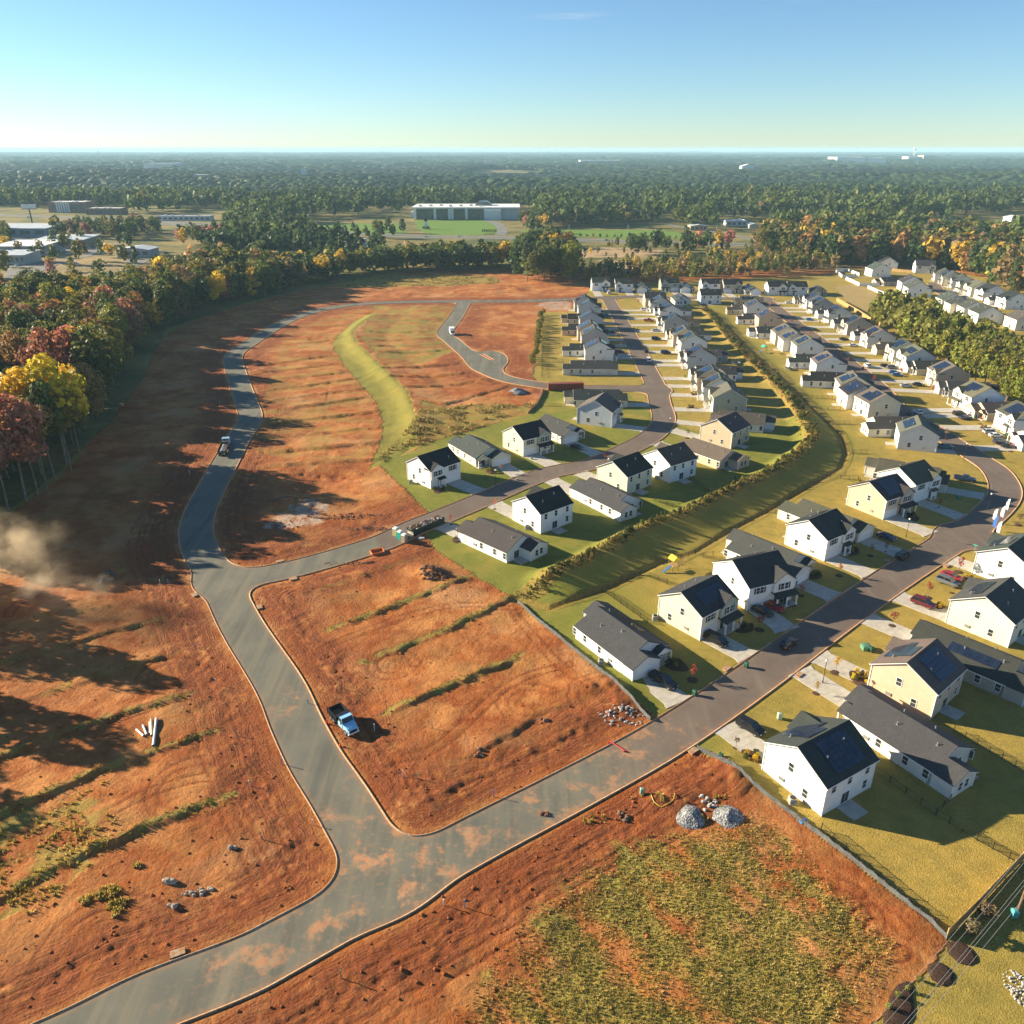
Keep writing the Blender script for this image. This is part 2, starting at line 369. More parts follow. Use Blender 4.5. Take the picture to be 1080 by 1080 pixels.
CORR = pl((545, 632), (580, 641), (635, 622.5), (700, 592), (733, 582), (770, 559.6), (809, 539), (849.6, 515), (886.7, 493), (893, 479), (886.7, 459), (870, 443), (853, 429), (836.7, 411), (820, 393), (812, 388), (784, 363), (762, 340), (749, 328), (740, 319))
# mounds and hollows: (px, py, radius m, height m, stretch along x)
MOUNDS = [(308, 532, 6, 1.3, 2.2), (330, 500, 5, -.7, 2.5), (362, 502, 5, -.8, 2.4), (455, 607, 3.2, 2.0, 1.3), (443, 600, 3, .9, 1.5), (655, 745, 4.5, .9, 1.2), (640, 722, 4, .7, 1.4), (600, 760, 4, .5, 2),
          (430, 862, 6, .5, 1.4), (455, 845, 5, .4, 1.6), (735, 830, 6, .5, 1.4), (775, 820, 3.5, .9, 1.2), (760, 806, 3, .6, 1.5), (700, 842, 3, .7, 1.6), (610, 728, 2.5, .6, 2.4), (540, 790, 3, .5, 2), (515, 401, 4, 1.2, 1.6),
          (538, 415, 4, 1.0, 1.6), (150, 330, 10, .5, 2), (570, 300, 8, 1.2, 2), (545, 306, 6, 1.5, 1.5), (400, 546, 3, .4, 2), (360, 590, 3, .5, 3), (300, 580, 4, .4, 3)]
def offset(L, o):
    d = np.gradient(L, axis=0); d /= np.hypot(d[:, 0], d[:, 1])[:, None] + 1e-9
    return L + np.c_[-d[:, 1], d[:, 0]] * o
def circ(px, py, r, a0, a1):
    x, y = at(px, py); a = np.linspace(R(a0), R(a1), 16); return np.c_[x + r * np.cos(a), y + r * np.sin(a)]
_q = np.random.RandomState(2)
def wig(L): return L + (_q.rand(*L.shape) - .5) * .9
LP = S_LOOP[:72]; MN = S_MAIN[:66]; MD = S_MID[:14]
TRACKS = [wig(offset(LP, o)) for o in (6.6, 8.4, 11.5, 14.5, -6.4, -8.6, -11)] + [wig(offset(MN, o)) for o in (6.5, 8.2, 10.5, -6.6, -8.5, -11.5, -15)] + [wig(offset(MD, -7.5)), wig(offset(MD, 7))] + [spline(pl(*q)) for q in (((270, 835), (215, 820), (130, 850), (60, 905)), ((240, 760), (200, 735), (120, 760)), ((400, 800), (460, 790), (540, 720), (600, 700)), ((330, 690), (400, 660), (470, 640), (540, 640)), ((500, 980), (560, 900), (640, 850), (720, 820), (760, 815)), ((450, 1010), (520, 930), (600, 870)), ((360, 1060), (470, 960), (520, 925)), ((330, 560), (400, 535), (440, 520), (410, 500)), ((300, 470), (340, 440), (350, 400)), ((260, 500), (330, 480), (390, 500)), ((540, 640), (580, 690), (640, 740)), ((930, 990), (890, 1030), (860, 1075)), ((690, 800), (730, 820), (760, 840)))] + [circ(*q) for q in ((180, 712, 5, 20, 330), (205, 830, 6, 60, 380), (415, 700, 4, 0, 300), (300, 700, 5, 90, 400), (560, 742, 5, 40, 330), (700, 815, 4, 0, 300), (735, 812, 5, 30, 350), (640, 735, 6, 0, 340), (440, 850, 5, 60, 380), (890, 960, 4, 40, 360), (930, 985, 3, 0, 300), (110, 1000, 7, 0, 200), (60, 640, 9, 20, 200), (330, 555, 6, 0, 260))]
def tracks(X, Y):
    t = np.zeros(X.shape)
    for k, L in enumerate(TRACKS):
        d = dist_line(X, Y, L, 2.2)[0]; m = d < 2
        if m.any(): t[m] = np.maximum(t[m], (1 - sst(.12, .34, np.abs(d[m] - .92))) * (.5 + .7 * vn(X[m] / 3, Y[m] / 3, 60 + k)))
    return t * (~inside(X, Y, P_LAWN)) * (rsdf(X, Y) > 1)
def height(X, Y):
    X = np.asarray(X, float); Y = np.asarray(Y, float); sh = X.shape; X = np.atleast_1d(X).ravel(); Y = np.atleast_1d(Y).ravel()
    rd = rsdf(X, Y); lawn = inside(X, Y, P_LAWN); h = np.zeros(X.shape)
    near = Y < 760
    rough = np.where(lawn, .12, 1.0) * near
    h += rough * ((fbm(X / 14, Y / 14, 1, 4) - .47) * 1.1 + (fbm(X / 2.6, Y / 2.6, 9, 3) - .44) * .42)
    fld = inside(X, Y, P_FIELD); h += np.where(fld, (fbm(X / .9, Y / .9, 21, 2) - .4) * .14, 0)
    h -= .10 * np.clip(tracks(X, Y), 0, 1)
    d = dist_line(X, Y, CORR, 4)[0]; h -= .55 * np.exp(-(d / .9) ** 2)
    # churned strips beside the new kerbs
    ch = np.exp(-((rd - 4.5) / 3.5) ** 2) * (~lawn) * near
    h += ch * (fbm(X / 1.2, Y / 1.2, 31, 3) - .45) * .75
    for L, a, w in TERR:
        d, s, t = dist_line(X, Y, L, 16)
        m = d < 15
        if not m.any(): continue
        tot = np.sum(np.hypot(*(np.diff(L, axis=0)).T)); e = sst(0, 6, t[m]) * sst(0, 6, tot - t[m])
        left = L[-1][0] > L[0][0]
        q = s[m] if left else -s[m]                       # positive = far side of the step
        q = q + (vn(X[m] / 2.2, Y[m] / 2.2, 44) - .5) * 1.0
        up = np.where(q > 0, np.exp(-np.maximum(q, 0) / 4.0), np.clip(1 + q / .8, -.25, 1) * np.exp(np.minimum(q + .8, 0) / 3.5))
        h[m] += a * .42 * up * np.clip(e, .0, 1) * (.55 + .75 * vn(X[m] / 7, Y[m] / 7, 47))
    d, s, t = dist_line(X, Y, BERM, 30); m = d < 28
    if m.any():
        tot = np.sum(np.hypot(*(np.diff(BERM, axis=0)).T)); e = sst(0, 8, t[m]) * sst(0, 18, tot - t[m]); q = -s[m]     # right of the line +
        h[m] += 2.0 * np.where(q > 0, np.exp(-(q / 4.5) ** 2), np.clip(1 + q / 17.0, 0, 1)) * e
    d, s, t = dist_line(X, Y, HEDGE, 30); m = d < 25
    if m.any():
        tot = np.sum(np.hypot(*(np.diff(HEDGE, axis=0)).T)); e = sst(0, 10, t[m]) * sst(0, 25, tot - t[m]) * (1 - .6 * sst(215, 320, Y[m])); q = -s[m]
        h[m] += 3.3 * np.where(q > 0, 1 - sst(-1.5, 11.5, q), 1 - sst(-1, 7, -q)) * e
    for px, py, r, a, k in MOUNDS:
        cx, cy = at(px, py); d2 = ((X - cx) / (r * k)) ** 2 + ((Y - cy) / r) ** 2; m = d2 < 6
        h[m] += a * np.exp(-d2[m] * 1.6) * (.7 + .6 * vn(X[m] / 1.3, Y[m] / 1.3, 51))
    h = h * sst(.3, 6.5, rd) * (1 - .999 * (rd < .3))
    h = np.where(near, h, 0)
    far = sst(700, 1500, Y)
    h += far * (fbm(X / 700, Y / 420, 61, 3) - .47) * 44 * sst(900, 2600, Y)
    dh = dist_line(X, Y, HIGHWAY, 80)[0]; h *= sst(10, 60, dh)
    h += BASE - .09 * (rd < .35)
    return h.reshape(sh) if sh else float(h[0])
def hz(x, y): return float(height(np.array([x]), np.array([y]))[0])
# ---------------------------------------------------------------- one ground sheet to the horizon
ys = [30.0]
while ys[-1] < 900: ys.append(ys[-1] + max(.26, ys[-1] * .0040))
while ys[-1] < 26000: ys.append(ys[-1] * 1.022)
ys = np.array(ys); NC = 900; us = np.linspace(-1, 1, NC)
GVX = (us[None, :] * (ys * .84 + 95)[:, None]); GVY = np.repeat(ys[:, None], NC, 1)
GVX[:, :] += 0; X = GVX.ravel(); Y = GVY.ravel(); Z = height(X, Y)
jx = (fbm(X / 2.5, Y / 2.5, 71, 3) - .45) * 2.0; jy = (fbm(X / 2.5, Y / 2.5, 77, 3) - .45) * 2.0
lawn = inside(X + jx * .5, Y + jy * .5, P_LAWN).astype(float); berm = inside(X + jx, Y + jy, P_BERM)
weed = np.zeros(X.shape); tone = np.zeros(X.shape)
ru, rv = (X * .80 + Y * .60), (-X * .60 + Y * .80)
def fade(X, Y, P, w): return np.where(inside(X, Y, P), sst(0, w, dist_line(X, Y, np.r_[P, P[:1]], 40)[0]), 0.0)
FW = fade(X, Y, P_FIELD, 7)
weed = np.where(FW > 0, sst(.60 - .40 * FW, 1.02 - .40 * FW, fbm(X / 3.2, Y / 3.2, 81, 4) + .40 * (vn(rv / 11, ru / 1.5, 82) - .5)), weed)
weed = np.where(inside(X + jx * 2, Y + jy * 2, P_EAST), .25 + .6 * sst(.35, .6, fbm(X / 6, Y / 6, 83, 3)), weed)
weed = np.where(inside(X + jx * 2, Y + jy * 2, P_SCRUB), .55 + .4 * sst(.35, .6, fbm(X / 3, Y / 3, 85, 3)), weed)
weed = np.where(inside(X + jx * 2, Y + jy * 2, P_WEST), .75 * sst(.36, .58, fbm(X / 3, Y / 3, 86, 3)), weed)
weed = np.where(inside(X + jx * 2, Y + jy * 2, P_TOPW), .8, weed)
weed = np.where(inside(X + jx * 2, Y + jy * 2, P_EDGE), 1.0, weed)
mid = pl((262, 470), (300, 350), (390, 322), (345, 362), (395, 425), (390, 480), (330, 500))
weed = np.maximum(weed, np.where(inside(X, Y, mid), .42 * sst(.4, .62, fbm(X / 9, Y / 5, 88, 4)), 0))
for L, a, w in TERR:
    d = dist_line(X, Y, L, 6)[0]; weed = np.maximum(weed, w * .85 * (1 - sst(.2, 1.3, d + (fbm(X / 1.5, Y / 1.5, 91, 2) - .25) * 3.4)))
lawn = np.maximum(lawn, berm * 1.0)
green = np.where(berm, .62, 0.0)
PX, PY = pix(X, Y)
green = np.where((lawn > .5) & (~berm), sst(700, 560, PX - (PY - 560) * .55) * sst(395, 450, PY) * .95, green)   # greener turf on the newer lots
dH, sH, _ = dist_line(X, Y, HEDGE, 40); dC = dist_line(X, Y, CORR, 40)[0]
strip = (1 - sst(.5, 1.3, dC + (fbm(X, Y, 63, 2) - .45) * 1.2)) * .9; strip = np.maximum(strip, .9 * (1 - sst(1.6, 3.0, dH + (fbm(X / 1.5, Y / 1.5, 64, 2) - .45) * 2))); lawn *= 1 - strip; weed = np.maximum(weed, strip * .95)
trk = tracks(X, Y)
green = np.where((dH < 26) & (sH < 0) & (lawn > .2), np.maximum(green, .45 * (1 - sst(11, 17, dH))), green)
green = np.where(inside(X + jx, Y + jy, pl((400, 485), (455, 466), (560, 437), (575, 412), (660, 412), (690, 440), (735, 455), (850, 440), (855, 470), (800, 510), (690, 560), (560, 630), (450, 570), (400, 520))), .95, green)
tone = np.where(inside(X + jx * 2, Y + jy * 2, P_PALE) | inside(X + jx * 2, Y + jy * 2, P_PALE2), 1.0, 0)
far = sst(640, 720, Y + (fbm(X / 30, Y / 30, 97, 3) - .45) * 60)
far = np.where(inside(X, Y, pl((-300, 640), (0, 545), (60, 500), (120, 440), (150, 400), (175, 347), (270, 316), (420, 286), (540, 281), (540, 240), (-400, 240))), 1.0, far)
fg = np.zeros(X.shape)
for P in P_FARGREEN: fg = np.where(inside(X, Y, P), 1.0, fg)
fd = np.zeros(X.shape)
for P in P_FARDIRT: fd = np.where(inside(X + jx * 4, Y + jy * 4, P), 1.0, fd)
for P in P_YARD: fd = np.where(inside(X + jx * 2, Y + jy * 2, P), .5, fd)
rd = rsdf(X, Y)
def grid_faces(nr, nc):
    i = np.arange(nr - 1)[:, None] * nc + np.arange(nc - 1)[None, :]
    return np.stack([i, i + 1, i + nc + 1, i + nc], -1).reshape(-1, 4)
def ground_material():
    t = NT('earth and turf', .92, .15)
    n1 = t.noise(.06, 5); n2 = t.noise(.35, 5, .65); n3 = t.noise(2.2, 4, .65); n4 = t.noise(9, 3, .7)
    aL, aW, aT, aF, aG = [t.attr(k) for k in ('lawn', 'weed', 'tone', 'far', 'green')]; aFG = t.attr('fgreen'); aFD = t.attr('fdirt'); aR = t.attr('rd')
    dirt = t.mix(t.ramp(n2, .34, .66), (.37, .115, .025), (.48, .195, .060))
    dirt = t.mix(t.ramp(n1, .36, .62), dirt, t.mix(1.0, dirt, (.70, .56, .50), 'MULTIPLY')); dirt = t.mix(t.ramp(t.noise(.045, 5, .6), .52, .68, 0, .6), dirt, (.52, .29, .13))
    dirt = t.mix(t.ramp(n3, .50, .74, 0, .65), dirt, (.20, .056, .018))
    dirt = t.mix(t.ramp(n4, .58, .8, 0, .5), dirt, (.54, .27, .11)); dirt = t.mix(t.ramp(t.noise(.11, 4, .55), .50, .66, 0, .7), dirt, (.52, .23, .072))
    film = t.math('MULTIPLY', t.ramp(t.noise(.075, 5, .62), .48, .68, 0, .42), t.ramp(n3, .25, .6, .4, 1)); dirt = t.mix(film, dirt, (.27, .175, .055))
    # wheel ruts and churned wet clay along the kerbs
    churn = t.math('MULTIPLY', t.ramp(aR, .2, 2.5), t.ramp(aR, 17, 6)); churn = t.math('MULTIPLY', churn, t.ramp(n2, .32, .55))
    dirt = t.mix(t.math('MULTIPLY', churn, .9), dirt, t.mix(t.ramp(n3, .35, .65), (.15, .042, .016), (.27, .080, .028)))
    dirt = t.mix(t.math('MULTIPLY', t.attr('trk'), .8), dirt, (.19, .048, .014))
    dirt = t.mix(t.math('MULTIPLY', aT, t.ramp(n2, .3, .6)), dirt, (.42, .30, .22))
    lawn = t.mix(t.ramp(n2, .32, .68), (.40, .27, .055), (.28, .20, .042)); lawn = t.mix(t.ramp(n3, .45, .72, 0, .75), lawn, (.46, .33, .10)); lawn = t.mix(t.ramp(t.noise(1.1, 5, .7), .52, .7, 0, .5), lawn, (.20, .165, .036))
    vo = t.add('ShaderNodeTexVoronoi'); vo.inputs['Scale'].default_value = .07; t.l.new(t.coords(), vo.inputs['Vector']); lawn = t.mix(t.ramp(vo.outputs['Color'], .2, .8, 0, .55), lawn, t.mix(1.0, lawn, (.70, .82, .75), 'MULTIPLY'))
    wv = t.add('ShaderNodeTexWave'); wv.inputs['Scale'].default_value = .33; wv.inputs['Distortion'].default_value = 1.5; mpw = t.add('ShaderNodeMapping'); mpw.inputs['Rotation'].default_value = (0, 0, R(-40)); t.l.new(t.coords(), mpw.inputs[0]); t.l.new(mpw.outputs[0], wv.inputs['Vector']); lawn = t.mix(t.ramp(wv.outputs['Fac'], .3, .7, 0, .22), lawn, t.mix(1.0, lawn, (.8, .86, .8), 'MULTIPLY'))
    lawn2 = t.mix(t.ramp(n2, .3, .7), (.145, .165, .024), (.225, .215, .036)); lawn2 = t.mix(t.ramp(n3, .45, .75, 0, .5), lawn2, (.09, .12, .028))
    lawn = t.mix(t.math('MULTIPLY', aG, t.ramp(n1, .25, .5)), lawn, lawn2)
    lawn = t.mix(t.ramp(n4, .48, .75, 0, .6), lawn, t.mix(1.0, lawn, (.55, .6, .55), 'MULTIPLY'))
    weed = t.mix(t.ramp(n3, .35, .65), (.34, .27, .06), (.20, .18, .036)); weed = t.mix(t.ramp(n4, .5, .75, 0, .6), weed, (.46, .34, .12))
    far = t.mix(t.ramp(t.noise(.02, 5), .35, .65), (.10, .11, .03), (.30, .22, .075)); far = t.mix(t.ramp(n2, .45, .7, 0, .6), far, (.06, .07, .02))
    far = t.mix(aFG, far, (.13, .22, .035))
    wmask = t.math('MULTIPLY', aW, t.ramp(n3, .22, .5))
    c = t.mix(aF, t.mix(aL, t.mix(wmask, dirt, weed), lawn), far); c = t.mix(aFD, c, t.mix(t.ramp(n2, .35, .65), (.34, .22, .11), (.46, .33, .19))); t.color(c)
    # relief: clods and ruts on bare earth, soft turf elsewhere
    rn = t.noise(.5, 3); q1 = t.add('ShaderNodeTexNoise', noise_dimensions='1D'); q1.inputs['Scale'].default_value = 1.0; q1.inputs['Detail'].default_value = 3; t.l.new(t.math('ADD', t.math('MULTIPLY', aR, 2.1), t.math('MULTIPLY', t.noise(.09, 2), 9.0)), q1.inputs['W'])
    rut = t.math('MULTIPLY', t.ramp(q1.outputs['Fac'], .38, .62), t.math('MULTIPLY', churn, t.ramp(rn, .38, .62, .1, 1.1)))
    tr = t.noise(.8, 2, stretch=(1, .12, 1, R(58))); 
    hb = t.math('ADD', t.math('MULTIPLY', t.noise(1.3, 6, .72), 1.5), t.math('ADD', t.math('MULTIPLY', rut, .32), t.math('MULTIPLY', tr, .15)))
    ht = t.noise(4.5, 4, .7); q = t.math('MULTIPLY', ht, .5)
    hh = t.add('ShaderNodeMix'); hh.data_type = 'FLOAT'; t.set(hh.inputs[0], t.math('MAXIMUM', aL, t.math('MAXIMUM', aF, wmask))); t.set(hh.inputs[2], hb); t.set(hh.inputs[3], q)
    t.bump(hh.outputs[0], .34, 1.0)
    return t.m
M['ground'] = ground_material()
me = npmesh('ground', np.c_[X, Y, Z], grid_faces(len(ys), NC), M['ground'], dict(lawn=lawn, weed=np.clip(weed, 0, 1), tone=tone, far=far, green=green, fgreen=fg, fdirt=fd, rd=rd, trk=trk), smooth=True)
struct(link('ground', me))
ZG = Z.reshape(len(ys), NC)
def height(X, Y):
    """the finished ground surface, read off the mesh"""
    X = np.asarray(X, float); Y = np.asarray(Y, float)
    j = np.clip(np.searchsorted(ys, Y) - 1, 0, len(ys) - 2); b = np.clip((Y - ys[j]) / (ys[j + 1] - ys[j]), 0, 1)
    u = np.clip((X / (Y * .84 + 95) + 1) * .5 * (NC - 1), 0, NC - 1.001); i = u.astype(int); a = u - i
    return (ZG[j, i] * (1 - a) + ZG[j, i + 1] * a) * (1 - b) + (ZG[j + 1, i] * (1 - a) + ZG[j + 1, i + 1] * a) * b
def hz(x, y): return float(height(np.array([x]), np.array([y]))[0])
# ---------------------------------------------------------------- carriageways and kerbs from the distance field
def road_material():
    t = NT('asphalt', .85, .3); old = t.attr('old'); st = t.attr('stain')
    n1 = t.noise(.12, 4); n2 = t.noise(1.2, 4, .65); n3 = t.noise(14, 3)
    new = t.mix(t.ramp(n1, .35, .65), (.118, .116, .092), (.155, .150, .117)); new = t.mix(t.ramp(n2, .4, .7, 0, .5), new, (.125, .116, .088)); new = t.mix(t.ramp(t.noise(.35, 4, stretch=(1, .07, 1, R(32))), .46, .66, 0, .7), new, (.20, .175, .118)); new = t.mix(t.ramp(t.noise(.3, 3, stretch=(1, .05, 1, R(57))), .5, .68, 0, .55), new, (.078, .077, .064))
    ol = t.mix(t.ramp(n1, .35, .65), (.128, .097, .077), (.160, .122, .096)); ol = t.mix(t.ramp(n2, .45, .75, 0, .4), ol, (.092, .075, .063))
    c = t.mix(old, new, ol)
    # red clay tracked over the new asphalt
    clay = t.ramp(t.noise(.22, 5, .7), .50, .66); clay = t.math('MULTIPLY', clay, st)
    clay2 = t.math('MULTIPLY', t.ramp(n2, .5, .72), t.math('MULTIPLY', st, .45)); clay = t.math('MAXIMUM', clay, clay2)
    c = t.mix(clay, c, t.mix(t.ramp(n2, .35, .65), (.50, .20, .075), (.40, .25, .14)))
    edge = t.math('MULTIPLY', t.ramp(t.attr('rd'), -1.1, -.05), t.ramp(n2, .3, .6)); c = t.mix(t.math('MULTIPLY', edge, .6), c, (.34, .17, .08))
    tr = t.noise(.5, 3, stretch=(1, .06, 1, R(57))); c = t.mix(t.ramp(tr, .52, .72, 0, .35), c, (.23, .19, .14))
    c = t.mix(t.ramp(n3, .5, .8, 0, .3), c, t.mix(1.0, c, (1.5, 1.5, 1.5), 'MULTIPLY')); t.color(c); t.bump(n3, .01, .5)
    return t.m
M['road'] = road_material()
def build_roads():
    f = ROADF; nr, nc = f.shape
    a = f[:-1, :-1]; b = f[:-1, 1:]; c = f[1:, 1:]; d = f[1:, :-1]
    full = (a < 0) & (b < 0) & (c < 0) & (d < 0); none = (a >= 0) & (b >= 0) & (c >= 0) & (d >= 0)
    V = []; Fc = []; idx = {}
    def vert(k, p):
        if k in idx: return idx[k]
        idx[k] = len(V); V.append(p); return idx[k]
    for j, i in zip(*np.where(full)):
        q = [vert((i + u, j + v), (gx[i + u], gy[j + v])) for u, v in ((0, 0), (1, 0), (1, 1), (0, 1))]; Fc.append((q[0], q[1], q[2])); Fc.append((q[0], q[2], q[3]))
    segs = []
    for j, i in zip(*np.where(~full & ~none)):
        cs = [(i, j), (i + 1, j), (i + 1, j + 1), (i, j + 1)]; poly = []; cut = []
        for k in range(4):
            p, q = cs[k], cs[(k + 1) % 4]; fp = f[p[1], p[0]]; fq = f[q[1], q[0]]
            if fp < 0: poly.append(vert(p, (gx[p[0]], gy[p[1]])))
            if (fp < 0) != (fq < 0):
                t = fp / (fp - fq); key = (min(p, q), max(p, q))
                vtx = vert(key, (gx[p[0]] + (gx[q[0]] - gx[p[0]]) * t, gy[p[1]] + (gy[q[1]] - gy[p[1]]) * t)); poly.append(vtx); cut.append(vtx)
        for k in range(1, len(poly) - 1): Fc.append((poly[0], poly[k], poly[k + 1]))
        if len(cut) == 2: segs.append(tuple(cut))
    V = np.array(V); vx, vy = V[:, 0], V[:, 1]; ppx, ppy = pix(vx, vy)
    old = np.ones(len(V)); 
    old = np.where((ppy < 345) & (ppx < 612), 0, old); old = np.where((ppy >= 300) & (ppy < 425) & (ppx < 563) , 0, old)
    old = np.where((ppy >= 425) & (ppy < 640) & (ppx < 400 + (ppy - 575) * .55), 0, old)
    old = np.where((ppy >= 640), sst(610, 730, ppx + (fbm(vx / 5, vy / 5, 5, 3) - .45) * 90), old)
    jx_, jy_ = at(425, 915); st = np.exp(-(np.hypot(vx - jx_, (vy - jy_)) / 17) ** 2)
    for q, r_ in (((500, 885), 13), ((585, 845), 12), ((640, 805), 10), ((700, 785), 9), ((350, 960), 10), ((285, 590), 6), ((255, 1010), 8), ((345, 880), 7), ((305, 740), 4)):
        qx, qy = at(*q); st = np.maximum(st, .8 * np.exp(-(np.hypot(vx - qx, vy - qy) / r_) ** 2))
    me = npmesh('road', np.c_[vx, vy, np.zeros(len(V))], np.array(Fc), M['road'], dict(old=old, stain=np.clip(st * 1.1, 0, 1), rd=rsdf(vx, vy)))
    struct(link('road', me))
    # kerb: a swept step 0.13 m high
    e = .4; nx = rsdf(vx + e, vy) - rsdf(vx - e, vy); ny = rsdf(vx, vy + e) - rsdf(vx, vy - e); l = np.hypot(nx, ny) + 1e-9; nx /= l; ny /= l
    used = sorted({k for s_ in segs for k in s_}); mp = {k: n for n, k in enumerate(used)}; u = np.array(used)
    prof = ((-.13, -.02), (-.13, .008), (.0, .02), (.03, .13), (.16, .135), (.19, -.25)); n = len(prof)
    KV = np.concatenate([np.c_[vx[u] + nx[u] * o, vy[u] + ny[u] * o, np.full(len(u), z)] for o, z in prof]); KF = []
    for s0, s1 in segs:
        p, q = mp[s0], mp[s1]
        # orient so that faces look outwards whatever the order
        dx, dy = vx[s1] - vx[s0], vy[s1] - vy[s0]
        if dx * ny[s0] - dy * nx[s0] < 0: p, q = q, p
        for k in range(n - 1): KF.append((k * len(u) + p, k * len(u) + q, (k + 1) * len(u) + q, (k + 1) * len(u) + p))
    struct(link('kerb', npmesh('kerb', KV, np.array(KF), M['kerb'])))
build_roads()
def ribbon(name, L, hw, z, mat, lanes=None):
    V = []; n = len(L)
    for i in range(n):
        a = L[max(0, i - 1)]; b = L[min(n - 1, i + 1)]; d = b - a; d = d / np.hypot(*d); nn = np.array([-d[1], d[0]])
        for o in (-hw, hw): V.append((*(L[i] + nn * o), z))
    Fq = [(2 * i, 2 * i + 1, 2 * i + 3, 2 * i + 2) for i in range(n - 1)]
    Fq = np.array(Fq)[:, ::-1]
    return struct(link(name, npmesh(name, np.array(V), Fq, mat)))
M['highway'] = flat('highway asphalt', (.17, .165, .155), .85, .3, var=.1, scale=.05)
M['linepaint'] = flat('road marking paint', (.7, .69, .64), .6, .3, var=.05)
ribbon('highway', HIGHWAY + np.array([0, 9.0]), 6.2, .06, M['highway']); ribbon('highway', HIGHWAY - np.array([0, 9.0]), 6.2, .06, M['highway'])
for o in (9, -9): ribbon('lane_marking', HIGHWAY + np.array([0, o]), .12, .07, M['linepaint'])
M['lot'] = flat('parking lot asphalt', (.19, .18, .165), .85, .3, var=.15, scale=.05)
def sheet(name, pts, z, mat):
    m = MB(); m.poly([(*p, z) for p in pts]); me = fix_normals(m.mesh(name, mat))
    if me.polygons[0].normal.z < 0: me.flip_normals()
    return struct(link(name, me))
for P in (((8, 279), (40, 277), (62, 270), (78, 270), (55, 282), (28, 292), (5, 295)), ((60, 262), (125, 257), (140, 262), (85, 272)), ((125, 268), (150, 263), (165, 272), (140, 282)), ((-30, 248), (52, 246), (60, 251), (-30, 256)), ((150, 231), (222, 232), (228, 236), (160, 234.5))):
    sheet('parking_lot', [at(*q) for q in P], .02, M['lot'])
ribbon('access_road', spline(pl((505, 231), (522, 235), (530, 242), (527, 248))), 6, .03, M['lot'])
ribbon('access_road', spline(pl((700, 235), (720, 240), (770, 247), (800, 255))), 5, .03, M['lot'])
ribbon('access_road', spline(pl((765, 265), (805, 268), (830, 272))), 4, .03, M['concrete'])
# ================================================================ houses
CACHE = {}
def cached(key, fn):
    if key not in CACHE: CACHE[key] = fn()
    return CACHE[key]
def window_mesh(w, h, far):
    def f():
        m = MB()
        if far:
            t = .09
            m.box(-w / 2 - t, w / 2 + t, -.035, .02, -h / 2 - t, h / 2 + t, 0); m.box(-w / 2, w / 2, -.045, -.036, -h / 2, h / 2, 1)
            m.box(-w / 2, w / 2, -.055, -.046, -.03, .03, 0)
            return m.mesh('window', [M['trim'], M['glass']])
        m.box(-w / 2, w / 2, -.03, .02, -h / 2, h / 2, 0); return m.mesh('window', M['glass'])
    return cached(('win', w, h, far), f)
def frame_mesh(w, h, mull=1):
    def f():
        m = MB(); t = .09
        m.box(-w / 2 - t, -w / 2, -.06, .02, -h / 2 - t, h / 2 + t); m.box(w / 2, w / 2 + t, -.06, .02, -h / 2 - t, h / 2 + t)
        m.box(-w / 2, w / 2, -.06, .02, h / 2, h / 2 + t); m.box(-w / 2 - .0, w / 2 + .0, -.08, .02, -h / 2 - t, -h / 2)
        m.box(-w / 2, w / 2, -.05, -.031, -.03, .03)
        for k in range(1, mull): x = -w / 2 + w * k / mull; m.box(x - .03, x + .03, -.052, -.031, -h / 2, -.031); m.box(x - .03, x + .03, -.052, -.031, .031, h / 2)
        return m.mesh('frame', M['trim'])
    return cached(('frame', w, h, mull), f)
def shutter_mesh(h):
    def f():
        m = MB(); m.box(-.2, .2, -.045, .02, -h / 2, h / 2)
        for k in range(6): z = -h / 2 + h * (k + .5) / 6; m.box(-.16, .16, -.055, -.046, z - .05, z + .03)
        return m.mesh('shutter', M['shutter'])
    return cached(('shut', h), f)
def add_window(root, x, y, z, rz, w=.9, h=1.45, far=False, shut=False, mull=1):
    o = link('window', window_mesh(w, h, far), root, (x, y, z), rz)
    if not far:
        link('frame', frame_mesh(w, h, mull), o)
        if shut:
            for s in (-1, 1): link('shutter', shutter_mesh(h), o, (s * (w / 2 + .31), 0, 0))
    return o
SOLARC = {}
def solar_mesh(nx, ny, cut=0):
    """array of panels in the local XY plane, some cells left out"""
    def f():
        m = MB()
        for i in range(nx):
            for j in range(ny):
                if cut == 1 and i >= nx - 2 and j == 0: continue
                if cut == 2 and i < 2 and j == ny - 1: continue
                if cut == 3 and (i + j) % 5 == 4: continue
                x = (i - nx / 2) * 1.06; y = (j - ny / 2) * 1.72
                m.box(x + .02, x + 1.04, y + .02, y + 1.70, .07, .11, 0)
        return uvmap(m.mesh('solar_panel', M['solar']))
    return cached(('sol', nx, ny, cut), f)
def vent_mesh():
    def f():
        m = MB(); m.tube((0, 0, -.1), (0, 0, .55), .09, .09, 7, 0); m.tube((0, 0, .5), (0, 0, .58), .12, .10, 7, 0); m.box(-.18, .18, -.18, .18, -.1, .05, 0)
        return m.mesh('vent_pipe', M['metal'])
    return cached('vent', f)
